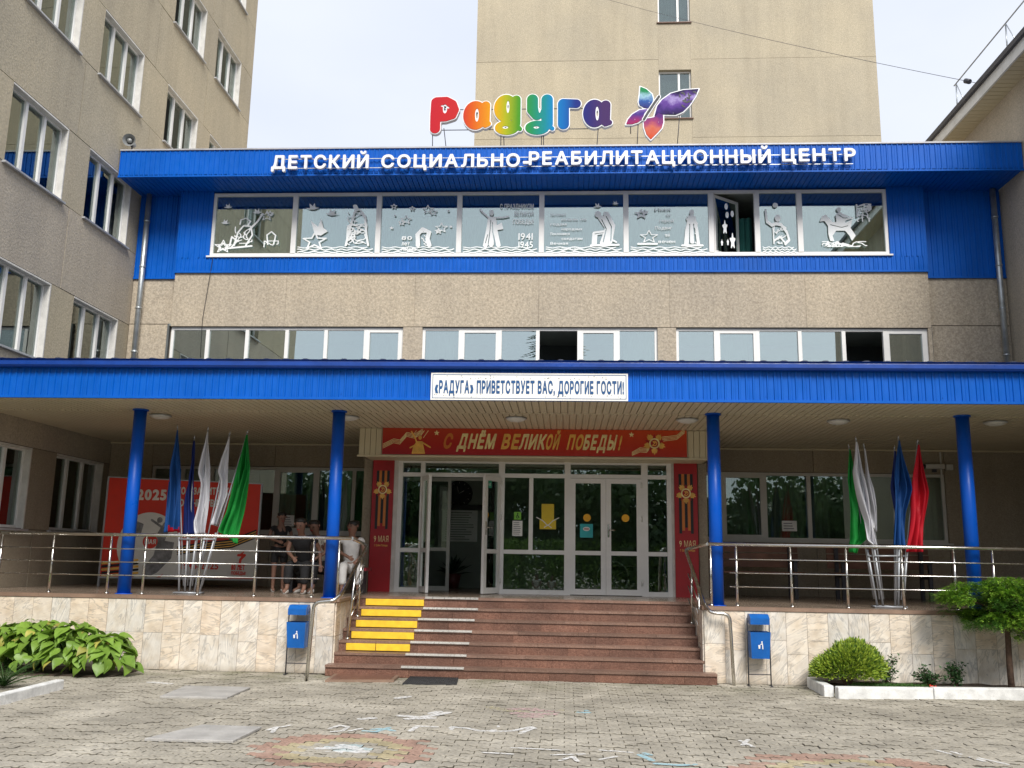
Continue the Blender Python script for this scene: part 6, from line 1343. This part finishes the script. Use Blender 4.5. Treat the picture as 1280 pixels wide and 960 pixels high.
def person(loc, face, pose, lab, h=1.2, hairlen=.0, shirt='cloth_black', trousers=None, shoes='shoe_white', rec=0, longleg=False):
    """h: standing height; pose dict of joint offsets in units of h, x right of the person, y forward, z up; face: heading angle"""
    L = Vector(loc); o = empty('person', tuple(L), lab, 'person'); c, s = math.cos(face), math.sin(face)
    W = lambda p: (L.x+(p[0]*c-p[1]*s)*h, L.y+(p[0]*s+p[1]*c)*h, L.z+p[2]*h)
    P = dict(pelvis=(0, 0, .52), waist=(0, 0, .60), chest=(0, 0, .74), neck=(0, .0, .835), headb=(0, .012, .875), headm=(0, .016, .925), headt=(0, .008, .972),
      hipL=(-.055, 0, .50), kneeL=(-.06, .02, .28), ankL=(-.06, 0, .05), toeL=(-.062, .085, .018), hipR=(.055, 0, .50), kneeR=(.06, .02, .28), ankR=(.06, 0, .05), toeR=(.062, .085, .018),
      shL=(-.105, 0, .80), elL=(-.14, -.01, .64), wrL=(-.14, .05, .50), shR=(.105, 0, .80), elR=(.14, -.01, .64), wrR=(.14, .05, .50))
    pose = dict(pose); look = pose.pop('look', (0, 1, 0)); P.update(pose); nm = list(P); idx = {k: i for i, k in enumerate(nm)}
    R = dict(pelvis=(.075, .055), waist=(.066, .048), chest=(.082, .055), neck=.028, headb=.046, headm=.060, headt=.038, hipL=.05, kneeL=.034, ankL=.022, toeL=.020, hipR=.05, kneeR=.034, ankR=.022, toeR=.020, shL=.032, elL=.022, wrL=.015, shR=.032, elR=.022, wrR=.015)
    E = [('pelvis', 'waist'), ('waist', 'chest'), ('chest', 'neck'), ('neck', 'headb'), ('headb', 'headm'), ('headm', 'headt'), ('pelvis', 'hipL'), ('hipL', 'kneeL'), ('kneeL', 'ankL'), ('ankL', 'toeL'), ('pelvis', 'hipR'), ('hipR', 'kneeR'), ('kneeR', 'ankR'), ('ankR', 'toeR'), ('chest', 'shL'), ('shL', 'elL'), ('elL', 'wrL'), ('chest', 'shR'), ('shR', 'elR'), ('elR', 'wrR')]
    vs = [W(P[k]) for k in nm]; es = [(idx[a], idx[b]) for a, b in E]; rad = [tuple(q*h for q in (R[k] if isinstance(R[k], tuple) else (R[k], R[k]))) for k in nm]
    for sd_ in 'LR':      # hand: palm, four unequal fingers and a thumb
        wr, el = Vector(P['wr'+sd_]), Vector(P['el'+sd_]); d = (wr-el).normalized(); sdv = d.cross(Vector((0, 1, .2))).normalized(); cur = Vector((0, .35, -.5))
        pi_ = len(vs); vs.append(W(wr+d*.028)); rad.append((.015*h, .012*h)); es.append((idx['wr'+sd_], pi_))
        for f_, (o_, ln) in enumerate(((-.014, .030), (-.005, .036), (.005, .034), (.014, .026))):
            a = wr+d*.040+sdv*o_; b = a+d*ln*.6; e_ = b+(d+cur*.8).normalized()*ln*.5; k = len(vs)
            vs += [W(a), W(b), W(e_)]; rad += [(.006*h,)*2, (.0055*h,)*2, (.0045*h,)*2]; es += [(pi_, k), (k, k+1), (k+1, k+2)]
        a = wr+d*.016-sdv*.018; k = len(vs); vs += [W(a), W(a+(d-sdv*.6).normalized()*.028)]; rad += [(.0065*h,)*2, (.005*h,)*2]; es += [(pi_, k), (k, k+1)]
    skin('body', vs, es, rad, 'skin', o)
    # head details
    hm = Vector(P['headm']); fwd = (Vector(P['headm'])-Vector(P['headb'])); fw = Vector(look).normalized(); rt = fw.cross(Vector((0, 0, 1))).normalized()
    q = MB()
    for s_ in (-1, 1):
        p = hm+fw*.055+rt*.020*s_+Vector((0, 0, .004)); q.tube([W(p), W(p+fw*.006)], .0065*h, 6)
    q.build('eyes', 'ribbon_black', o)
    q = MB(); p = hm+fw*.058+Vector((0, 0, .0)); q.tube([W(p+Vector((0, 0, .006))), W(p+fw*.012+Vector((0, 0, -.016)))], .004*h, 6, r2=.008*h)
    for s_ in (-1, 1): p = hm+rt*.058*s_; q.tube([W(p+Vector((0, 0, .012))), W(p+Vector((0, 0, -.012)))], .008*h, 6)
    q.build('nose_and_ears', 'skin', o); q = MB(); p = hm+fw*.056+Vector((0, 0, -.032)); q.tube([W(p-rt*.014), W(p+fw*.003), W(p+rt*.014)], .0035*h, 6); q.build('mouth', 'banner_red', o)
    hb = hm-fw*.010+Vector((0, 0, .026)); ht = Vector(P['headt'])-fw*.006+Vector((0, 0, .012)); hv = [W(ht), W(hb), W(hb-fw*.02+Vector((0, 0, -.035)))]; hr = [.052*h, .069*h, .054*h]; he = [(0, 1), (1, 2)]
    if hairlen: hv.append(W(hb-fw*.035+Vector((0, 0, -.035-hairlen)))); hr.append(.03*h); he.append((2, 3))
    skin('hair', hv, he, hr, 'hair_black', o)
    g = lambda a, b, t_: tuple(Vector(P[a]).lerp(Vector(P[b]), t_))
    tv = [W(P['pelvis']), W(P['waist']), W(P['chest']), W(g('chest', 'neck', .55)), W(P['shL']), W(g('shL', 'elL', .5)), W(P['shR']), W(g('shR', 'elR', .5))]
    skin('shirt', tv, [(0, 1), (1, 2), (2, 3), (2, 4), (4, 5), (2, 6), (6, 7)], [(.086*h, .066*h), (.078*h, .06*h), (.09*h, .065*h), (.045*h, .04*h), .040*h, .036*h, .040*h, .036*h], shirt, o)
    t_ = .92 if longleg else .45
    kv = [W(P['pelvis']), W(P['hipL']), W(P['kneeL']), W(g('kneeL', 'ankL', .85 if longleg else .0)), W(P['hipR']), W(P['kneeR']), W(g('kneeR', 'ankR', .85 if longleg else .0))]
    if longleg: ke, kr = [(0, 1), (1, 2), (2, 3), (0, 4), (4, 5), (5, 6)], [(.088*h, .07*h), .062*h, .050*h, .042*h, .062*h, .050*h, .042*h]
    else: kv = [kv[0], kv[1], W(g('hipL', 'kneeL', .75)), kv[4], W(g('hipR', 'kneeR', .75))]; ke, kr = [(0, 1), (1, 2), (0, 3), (3, 4)], [(.088*h, .07*h), .060*h, .052*h, .060*h, .052*h]
    skin('trousers', kv, ke, kr, trousers or shirt, o)
    for sd_ in 'LR':
        a, b = Vector(P['ank'+sd_]), Vector(P['toe'+sd_]); skin('shoe', [W(a+Vector((0, -.015, -.02))), W(a.lerp(b, .5)+Vector((0, 0, -.012))), W(b)], [(0, 1), (1, 2)], [.027*h, .026*h, .022*h], shoes, o)
    return o
def at_floor(px_, Y): return (X_(px_, Y, 730), Y, DZ)
# seated pose: seat .3 h high
def seated(lean=.0, hd=0.): return dict(pelvis=(0, -.02, .27), waist=(0, -.01+lean*.2, .35), chest=(0, .02+lean*.6, .48), neck=(0, .035+lean, .575), headb=(0, .05+lean*1.1, .615), headm=(hd*.01, .06+lean*1.2, .665), headt=(hd*.01, .055+lean*1.2, .712),
  hipL=(-.055, -.01, .255), kneeL=(-.08, .22, .27), ankL=(-.08, .22, .05), toeL=(-.085, .30, .018), hipR=(.055, -.01, .255), kneeR=(.08, .22, .27), ankR=(.08, .24, .05), toeR=(.085, .32, .018),
  shL=(-.105, .02+lean*.7, .54), elL=(-.13, .07+lean*.5, .40), wrL=(-.06, .20, .33), shR=(.105, .02+lean*.7, .54), elR=(.13, .07+lean*.5, .40), wrR=(.05, .20, .34))
PI = math.pi
person(at_floor(347, 14.9), PI+.5, dict(look=(0, 1, -.4), elL=(-.15, -.02, .66), wrL=(-.06, .10, .60), elR=(.15, .02, .66), wrR=(.05, .12, .62)), 'person in a black T-shirt and shorts standing leftmost in the group on the porch', h=1.30, shoes='shoe_white')
person(at_floor(378, 14.6), PI, dict(seated(.11), look=(0, 1, -.5), elL=(-.16, .02, .42), wrL=(-.18, .05, .28)), 'person in a black sleeveless top and black trousers seated near the middle of the group', h=1.62, hairlen=.05, longleg=True)
person(at_floor(403, 14.9), PI-.5, dict(seated(.09), look=(-.4, 1, -.4)), 'person in a pale top seated partly behind the second blue column', h=1.60, shirt='cloth_cream', trousers='cloth_black', hairlen=.06, longleg=True)
person(at_floor(437, 14.75), PI+.25, dict(seated(.04), look=(.6, .9, -.1), pelvis=(0, -.02, .30), elR=(.17, .06, .44), wrR=(.03, .2, .36)), 'person in white shirt and white trousers seated behind the end of the left railing', h=1.60, shirt='cloth_white', trousers='cloth_white', longleg=True, hairlen=.05)
bnc = empty('porch_bench', at_floor(405, 15.05), 'low dark bench with a red cushion under the seated group', 'bench')
a, b = X_(362, 15.0, 700), X_(462, 15.0, 700); MB().box(a, b, 14.75, 15.2, DZ+.36, DZ+.41).build('seat', 'bag_red', bnc)
for x in (a+.1, (a+b)/2, b-.1): MB().box(x-.03, x+.03, 14.8, 15.15, DZ, DZ+.36).build('leg', 'dark_steel', bnc)
# two people sitting opposite the building: seen only as reflections in the doors
for x, lab, hh in ((-1.2, 'left one of the white-shirted pair sitting across the square, mirrored in the doors', 1.4), (-.55, 'right one of the white-shirted pair sitting across the square, mirrored in the doors', 1.3)):
    person((x, -7.0, .0), 0, dict(seated(.03), look=(0, 1, 0)), lab, h=hh, shirt='cloth_white', trousers='cloth_cream', longleg=True)
MB().box(-2.0, .1, -7.4, -7.0, .0, .36).build('stone_bench', 'slab_concrete', None, 'low stone bench across the square carrying the mirrored pair', 'bench')
# ================================================================== CONCRETE COVERS, CHALK
def cover(P, lab, i):
    c = [aZ(*p) for p in P]; q = MB(); quadslab(q, c, -.004, .022); o = q.build('concrete_slab', 'slab_concrete', None, lab, 'slab', 'pale slabs lying on the paving'); bevel(o, .006)
cover([(180, 926), (291, 929), (327, 911), (252, 908.5)], 'pale square concrete slab lying on the paving at the lower left, the nearer of two', 0)
cover([(199, 872.5), (284, 874), (313, 861), (232, 859)], 'pale square concrete slab lying on the paving at the left, the farther of two', 1)
def chalkshape(L_, mat, lab, r=.02):
    sh = []
    for P in L_: sh.append(('s', r, [(aZ(*p).x, aZ(*p).y) for p in P]))
    mb = sdf_mesh(MB(), sh, lambda x, y, d: (x, y, .004), .02); mb.build('chalk_drawing', mat, None, lab, 'chalk')
chalkshape([[(334, 913), (346, 909), (340, 916)], [(352, 909), (362, 907)], [(412, 911), (425, 907), (435, 909), (428, 914), (414, 915)], [(437, 914), (452, 911)]], 'chalk_white', 'short white chalk strokes near the lower left slab', .022)
chalkshape([[(465, 912), (480, 911), (492, 914)], [(455, 914), (470, 915), (486, 910)]], 'chalk_blue', 'bluish chalk squiggle in the middle of the chalk word', .028)
chalkshape([[(513, 914), (522, 908), (545, 909)], [(560, 915), (566, 909), (586, 911), (600, 914), (620, 914)], [(622, 908), (615, 915), (640, 914), (664, 909), (668, 911)], [(650, 917), (665, 911)]], 'chalk_white', 'long white chalk word written across the paving in front of the steps', .028)
chalkshape([[(497, 873), (510, 871)], [(500, 895), (525, 897), (545, 894), (560, 891)], [(510, 899), (540, 898)], [(540, 892), (548, 890)], [(452, 899), (466, 898)]], 'chalk_white', 'white chalk cloud drawn on the paving between the mats and the chalk word', .05)
chalkshape([[(612, 884), (632, 888), (655, 890)], [(700, 888), (715, 890)]], 'chalk_yellow', 'pale yellow chalk patches beside the pink chalk flower', .06)
chalkshape([[(640, 887), (665, 886)], [(645, 892), (668, 893), (690, 893)], [(668, 888), (690, 889), (700, 890)], [(655, 896), (672, 896)]], 'chalk_pink', 'pink chalk flower drawn in front of the middle of the steps', .07)
chalkshape([[(720, 889), (732, 888.5)], [(724, 891.5), (735, 891)]], 'chalk_blue', 'small light blue chalk patch right of the pink chalk flower', .04)
chalkshape([[(800, 944), (815, 951)], [(820, 955), (850, 957), (868, 956)], [(806, 942), (812, 944)]], 'chalk_blue', 'light blue chalk scribble near the bottom centre right', .03)
chalkshape([[(925, 926), (942, 934)], [(928, 932), (935, 925)], [(1190, 940), (1230, 952)], [(1210, 945), (1260, 956)], [(1170, 938), (1200, 946)], [(640, 935), (700, 938)], [(690, 944), (730, 943)], [(750, 938), (790, 941)], [(700, 951), (716, 946), (722, 952)], [(604, 941), (640, 943)], [(750, 950), (770, 946)]], 'chalk_white', 'faint scattered white chalk strokes along the front of the paving', .02)
chalkshape([[(400, 936), (440, 934)], [(410, 941), (455, 940)], [(425, 932), (448, 937)]], 'chalk_white', 'white chalk smear in the middle of the left paving rosette', .05)
chalkshape([[(188, 853), (212, 855)]], 'chalk_white', 'small white patch on the paving right of the broad-leaved plant', .05)
# ================================================================== PLANTED BEDS
def kerb(pts, lab, h=.13, w_=.12):
    o = empty('kerb', tuple(pts[0]), lab, 'kerb'); kr = random.Random(len(lab))
    for a, b in zip(pts[:-1], pts[1:]):
        L_ = (b-a).length; n = max(1, int(L_/1.0)); d = (b-a)/n; nrm = Vector((-(b-a).y, (b-a).x, 0)).normalized()*w_
        for i in range(n):
            p, q = a+d*i+d*.004, a+d*(i+1)-d*.004; c = [p, q, q+nrm, p+nrm]; mb = MB(); quadslab(mb, c, -.05, h+kr.uniform(-.006, .006)); bevel(mb.build('kerb_stone', 'kerb_white', o), .014)
kerb([aZ(1280, 873.5)+Vector((2.1, .0, 0)), aZ(1280, 873.5), aZ(1043, 871), aZ(1026, 862), aZ(1026, 862)+Vector((0, .22, 0))], 'white painted kerb of the planted bed along the right marble wall')
e0, e1 = aZ(1026, 862), aZ(1280, 873.5)
def soilbed(P, lab):
    mb = MB(); r = random.Random(2); n = 26; a, b, c, d = P; vs = []
    for i in range(n+1):
        for j in range(9):
            p = a.lerp(b, i/n).lerp(d.lerp(c, i/n), j/8); vs.append((p.x, p.y, .07+r.uniform(-.015, .02)))
    mb.add(vs, [[i*9+j, (i+1)*9+j, (i+1)*9+j+1, i*9+j+1] for i in range(n) for j in range(8)], 0, True); o = mb.build('soil', 'soil'); tag(o, kind='structure'); return o
soilbed([e0+Vector((.12, .03, 0)), aZ(1280, 873.5)+Vector((2.1, .05, 0)), Vector((e1.x+2.1, 12.87, 0)), Vector((e0.x+.12, 12.87, 0))], '')
k1, k0 = aZ(80, 861), aZ(0, 882); kd = (k0-k1).normalized()
kerb([k0+kd*1.5, k1], 'white painted kerb at the lower left below the broad-leaved plant', .11, .11)
# leafy helpers
def leaf_mesh(name, mat, L_=.2, W_=.13, curl=.06, fold=.02, n=5, vein=True):
    mb = MB(); vs = []
    for i in range(n+1):
        t_ = i/n; w_ = W_/2*math.sin(math.pi*min(1, t_*1.0)**.72)*(1 if i < n else 0)+(.003 if i in (0, n) else 0); z = curl*math.sin(t_*2.4)-curl*1.6*t_*t_
        vs += [(-w_, t_*L_, z-fold*.2+.004*math.sin(t_*9)), (0, t_*L_, z-fold), (w_, t_*L_, z-fold*.2-.004*math.sin(t_*8))]
    mb.add(vs, [f for i in range(n) for f in ([3*i, 3*i+1, 3*i+4, 3*i+3], [3*i+1, 3*i+2, 3*i+5, 3*i+4])], 0, True); return mb.mesh(name, mat)
HC = aZ(80, 858); HC = Vector((HC.x-.25, HC.y+.18, 0))
HO = empty('hosta_plant', tuple(HC), 'large clump of broad bright green leaves at the lower left by the marble wall', 'plant')
hr = random.Random(12); lm = [leaf_mesh('leaf', 'hosta_leaf' if i < 8 else 'hosta_pale', hr.uniform(.17, .28), hr.uniform(.12, .20), hr.uniform(.02, .07), hr.uniform(.008, .03)) for i in range(9)]
xr0 = aZ(165, 856).x; hx_c, hx_r = (xr0-6.9)/2, 0
clumps = [(aZ(92, 853).x, 12.2, .36, .46), (aZ(55, 850).x, 12.25, .42, .60), (aZ(10, 848).x, 12.3, .46, .62), (aZ(-40, 848).x, 12.4, .45, .6)]
for (cx, cy, rad_, hh) in clumps:
    for i in range(120):
        a_ = i*2.39996+hr.uniform(-.2, .2); rr = rad_*math.sqrt((i+.5)/120); dome = hh*math.sqrt(max(0.02, 1-(rr/rad_/1.02)**2))
        o = bpy.data.objects.new('leaf', hr.choice(lm)); link(o, HO); p = Vector((cx+rr*math.cos(a_), cy+rr*math.sin(a_)*.85, .06+dome*hr.uniform(.86, 1.02)))-HC
        o.location = p; pitch = -R_(4+50*(rr/rad_)**1.6)+hr.uniform(-.35, .3); o.rotation_euler = (pitch, hr.uniform(-.45, .45), a_-PI/2+hr.uniform(-.8, .8)); s_ = hr.uniform(.68, 1.15); o.scale = (s_, s_, s_)
sm = MB()
for (cx, cy, rad_, hh) in clumps:
    for i in range(30): a_ = hr.uniform(0, 6.28); sm.tube([(cx, cy, 0), (cx+.5*rad_*math.cos(a_), cy+.5*rad_*math.sin(a_), hh*.7)], .007, 4)
sm.build('stem', 'fern', HO, kind='stuff')
s_o = MB(); s_o.box(-8.86, xr0-.55, 11.95, 12.87, -.02, .02); tag(s_o.build('soil', 'soil'), kind='structure')
def tufts(mb, n, pos_dir, L0, L1, W_, r, seg=2):
    for _ in range(n):
        p, d = pos_dir(r); L_ = r.uniform(L0, L1); s_ = d.cross(Vector((r.uniform(-1, 1), r.uniform(-1, 1), r.uniform(-1, 1)))).normalized()*W_
        m_ = p+d*L_*.55; mb.add([p-s_*.3, m_-s_, p+d*L_, m_+s_], [(0, 1, 2, 3)])
FN = empty('fern_plant', tuple(aZ(15, 862)), 'small dark feathery plant in front of the broad-leaved clump at the left edge', 'plant')
q = MB(); r = random.Random(6); c0 = aZ(4, 860)
for i in range(95):
    a_ = r.uniform(0, 6.28); L_ = r.uniform(.28, .55); e_ = r.uniform(.3, 1.3); pts = []
    for k in range(7): t_ = k/6; pts.append(c0+Vector((math.cos(a_)*L_*t_*math.cos(e_*(1-t_*.4)), math.sin(a_)*L_*t_*.7*math.cos(e_*(1-t_*.4)), .02+L_*t_*math.sin(e_)*(1-t_*.35))))
    q.tube(pts, .004, 4, r2=.001)
    for k in range(1, 7):
        for s_ in (-1, 1):
            d = Vector((math.cos(a_+s_*1.1), math.sin(a_+s_*1.1), .1)); w_ = Vector((math.cos(a_), math.sin(a_), 0))*.006; p = pts[k]; q.add([p, p+d*.03+w_, p+d*.055, p+d*.03-w_], [(0, 1, 2, 3)])
q.build('fronds', 'fern', FN)
# bright round shrub
def shrub(cx, cy, rx, rz, n, mat, name, lab, z0=.08, L=(.03, .06), W_=.008, seed=1, ry=None):
    o = empty(name, (cx, cy, z0), lab, 'shrub'); r = random.Random(seed); mb = MB(); ry = ry or rx*.8
    lob = [(r.uniform(0, 6.28), r.uniform(.1, 1.4), r.uniform(.80, 1.12)) for _ in range(40)]
    def pd(r):
        a_ = r.uniform(0, 6.28); e_ = math.asin(r.uniform(-.3, 1)); d = Vector((math.cos(a_)*math.cos(e_), math.sin(a_)*math.cos(e_), math.sin(e_)))
        k = 1.
        for la, le, lk in lob:
            ld = Vector((math.cos(la)*math.cos(le), math.sin(la)*math.cos(le), math.sin(le))); w_ = max(0, d.dot(ld)-.88)/.12; k = max(k*(1), k) if w_ <= 0 else k*(1-w_*.0)+w_*(lk-1)
        f = k*r.uniform(.55, 1.02)**.4*r.choice((1, 1.0, .95, .88, 1.06)); p = Vector((cx+d.x*rx*f, cy+d.y*ry*f, z0+rz*.38+d.z*rz*.62*f)); p.z = max(z0, p.z)
        dd = (d+Vector((r.uniform(-.6, .6), r.uniform(-.6, .6), r.uniform(-.1, .9)))).normalized(); return p, dd
    tufts(mb, n, pd, L[0], L[1], W_, r); k_ = [1 if r.random() < .28 else 0 for _ in mb.f]; mb.mi = k_; mb.build('foliage', [mat, 'shrub_gap_shade'], o)  # dark green tufts mixed in at random paint the shaded gaps between sprays
    st = MB(); 
    for i in range(9): a_ = i*.7; st.tube([(cx, cy, z0-.08), (cx+.4*rx*math.cos(a_), cy+.4*ry*math.sin(a_), z0+rz*.6)], .012, 5, r2=.004)
    st.build('stem', 'bark', o); return o
g = aZ(1058, 858); shrub(X_(1058, 12.45, 840), 12.42, .45, .52, 17000, 'shrub_bright', 'round_shrub', 'rounded bright yellow-green shrub at the left end of the right bed', L=(.025, .075), W_=.008, ry=.32)
# rose-like shrubs
def rose(cx, cy, h, sp_, seed, lab, n=14, berries=False):
    o = empty('rose_bush', (cx, cy, .07), lab, 'shrub'); r = random.Random(seed); st = MB(); lf = MB(); bl = MB()
    for i in range(n):
        a_ = r.uniform(0, 6.28); ex = sp_*r.uniform(.2, 1); pts = []; hh = h*r.uniform(.55, 1)
        for k in range(6): t_ = k/5; pts.append(Vector((cx+math.cos(a_)*ex*t_**1.2, cy+math.sin(a_)*ex*.5*t_**1.2, .06+hh*t_-.06*t_*t_)))
        st.tube(pts, .005, 5, r2=.002)
        for k in range(34):
            t_ = r.uniform(.2, 1); p = pts[min(4, int(t_*5))].lerp(pts[min(5, int(t_*5)+1)], t_*5 % 1)+Vector((r.uniform(-.05, .05), r.uniform(-.04, .04), r.uniform(-.03, .03))); d = Vector((r.uniform(-1, 1), r.uniform(-1, 1), r.uniform(-.6, .8))).normalized(); s_ = d.cross(Vector((r.uniform(-1, 1), .2, 1))).normalized()*.014
            L_ = r.uniform(.035, .06); lf.add([p, p+d*L_*.4-s_, p+d*L_, p+d*L_*.4+s_], [(0, 1, 2, 3)])
        if berries and r.random() < .6: p = pts[3]+Vector((r.uniform(-.08, .08), -.05, -.1)); bl.tube([p, p+Vector((0, 0, .02))], .012, 6)
    st.build('stem', 'bark', o); lf.build('foliage', 'rose_leaf', o)
    if bl.v: bl.build('flower', 'board_red', o)
rose(X_(1108, 12.6, 850), 12.6, .45, .2, 1, 'small thin leafy bush just right of the bright round shrub')
rose(X_(1160, 12.5, 850), 12.5, .36, .34, 2, 'low spreading bush with a few reddish tips in the right bed', 18, True)
rose(X_(1196, 12.6, 850), 12.6, .40, .2, 3, 'small upright leafy bush left of the juniper trunk')
GC = MB(); r = random.Random(9)
tufts(GC, 1500, lambda r: (Vector((r.uniform(X_(1060, 12.4, 860), X_(1160, 12.4, 860)), r.uniform(12.3, 12.55), .08)), Vector((r.uniform(-.8, .8), r.uniform(-.6, .3), r.uniform(.2, 1))).normalized()), .02, .05, .006, r)
tag(GC.build('ground_cover', 'fern'), 'low green ground cover behind the kerb of the right bed', 'ground cover', kind='stuff')
# juniper: slender trunk with a flat, wind-swept crown of drooping sprays
jy_ = 12.4; jx = X_(1264, jy_, 850); JT = empty('juniper_tree', (jx, jy_, .06), 'small juniper tree with flat feathery crown and thin dark trunk at the right edge', 'tree')
tk = MB(); tk.tube([(jx, jy_, 0), (jx-.005, jy_, .4), (jx+.01, jy_+.01, .8), (jx, jy_, 1.15)], .042, 10, r2=.03); br = random.Random(4)
pads = []
for i in range(64):
    a_ = i*2.4; R0 = math.sqrt(br.random())*.70; ex = R0; x1 = jx+ex*math.cos(a_); y1 = jy_+ex*.6*math.sin(a_); zz_ = (.60+.50*R0)+(1.50-.22*R0-.60-.50*R0)*br.random()**.8
    tk.tube([(jx, jy_, .8+.3*br.random()), ((jx+x1)/2, (jy_+y1)/2, (1.0+zz_)/2+.02), (x1, y1, zz_)], .014, 5, r2=.004); pads.append((Vector((x1, y1, zz_)), br.uniform(.12, .20)))
tk.build('trunk', 'bark', JT)
fo = [MB(), MB()]
def outline(x):    # top of the crown by horizontal offset
    return 1
for pc, pr in pads:
    dark = 1 if br.random() < .4 else 0
    for i in range(120):
        a_ = br.uniform(0, 6.28); rr = pr*math.sqrt(br.random()); p = pc+Vector((rr*math.cos(a_)*1.2, rr*.8*math.sin(a_), br.uniform(-.05, .05)*1.2-rr*.15)); out_ = (p-Vector((jx, jy_, p.z))); out_ = out_.normalized() if out_.length > .01 else Vector((1, 0, 0))
        d = (out_+Vector((br.uniform(-.6, .6), br.uniform(-.6, .6), br.uniform(-.25, .35)))).normalized(); L_ = br.uniform(.07, .13); m_ = fo[dark if br.random() < .85 else 1-dark]
        side = d.cross(Vector((0, 0, 1))).normalized(); upv = side.cross(d)
        for k in range(9):
            t_ = k/9; b0 = p+d*L_*t_+Vector((0, 0, -.05*t_*t_)); sg = 1 if k % 2 else -1; d2 = (d*.8+side*sg*.55+upv*br.uniform(-.3, .45)).normalized(); l2 = .045*(1-t_*.5); w_ = d2.cross(upv).normalized()*.0075
            m_.add([b0, b0+d2*l2*.5-w_, b0+d2*l2, b0+d2*l2*.5+w_], [(0, 1, 2, 3)])
fo[0].build('crown', 'juniper', JT); fo[1].build('crown_dark_foliage', 'juniper_dark', JT)  # second mesh holds the darker green sprays, picked at random
# ================================================================== ACROSS THE SQUARE (seen in the glass)
def broadleaf(x, y, h, r_, seed, lab, mat='far_tree'):
    o = empty('far_tree', (x, y, 0), lab, 'tree', 'trees across the square, seen as reflections'); r = random.Random(seed); t_ = MB(); t_.tube([(x, y, 0), (x, y, h*.5)], .16, 8, r2=.09)
    cl = [(Vector((x+r.uniform(-1, 1)*r_*.7, y+r.uniform(-1, 1)*r_*.7, h*.22+r.uniform(0, 1)*h*.62)), r.uniform(.35, .6)*r_) for _ in range(16)]
    for c, q in cl[:8]: t_.tube([(x, y, h*.3), tuple(c)], .06, 5, r2=.02)
    t_.build('trunk', 'bark', o); mb = MB()
    for c, q in cl:
        for _ in range(300):
            d = Vector((r.gauss(0, 1), r.gauss(0, 1), r.gauss(0, 1))).normalized(); p = c+d*q*r.uniform(.6, 1); n = Vector((r.uniform(-1, 1), r.uniform(-1, 1), r.uniform(-1, 1))).normalized(); a = n.cross(d).normalized()*.14; b = n*.14; mb.add([p-a, p-b, p+a, p+b], [(0, 1, 2, 3)])
    mb.build('crown', mat, o)
fr_ = random.Random(3)
for i in range(14): broadleaf(-21+i*3.2+fr_.uniform(-1, 1), -13+fr_.uniform(-2, 1.5), fr_.uniform(5.6, 7.2), fr_.uniform(2.6, 3.2), i, 'leafy tree in the row behind the viewer, mirrored in the ground floor glass')
def spruce(x, y, h, lab):
    o = empty('spruce_tree', (x, y, 0), lab, 'tree'); r = random.Random(2); MB().tube([(x, y, 0), (x, y, h)], .2, 8, r2=.02).build('trunk', 'bark', o); mb = MB(); z = 1.5
    while z < h-.1:
        L_ = (h-z)*.34+.15
        for k in range(13):
            a_ = r.uniform(0, 6.28); l_ = L_*r.uniform(.7, 1.1); d = Vector((math.cos(a_), math.sin(a_), -.25)); s_ = Vector((-math.sin(a_), math.cos(a_), 0))
            for q in range(9):
                p = Vector((x, y, z))+d*l_*(q+1)/9; w_ = .42*(1-q/11)*min(1, l_); mb.add([p, p+s_*w_-d*.12+Vector((0, 0, -.06)), p+d*.16, p-s_*w_-d*.12+Vector((0, 0, -.06))], [(0, 1, 2, 3)])
        z += .26
    mb.build('crown', 'far_spruce', o)
spruce(-.7, -19, 19.5, 'tall dark spruce behind the viewer, mirrored in the middle upper windows')
hg = MB(); r = random.Random(31)
tufts(hg, 30000, lambda r: (Vector((r.uniform(-16, 16), r.uniform(-10.8, -9.2), r.uniform(0, 2.4))), Vector((r.uniform(-1, 1), r.uniform(-1, 1), r.uniform(-.3, 1))).normalized()), .1, .22, .05, r)
tag(hg.build('hedge', 'hosta_leaf'), 'long low green hedge across the square behind the viewer', 'hedge', kind='stuff')
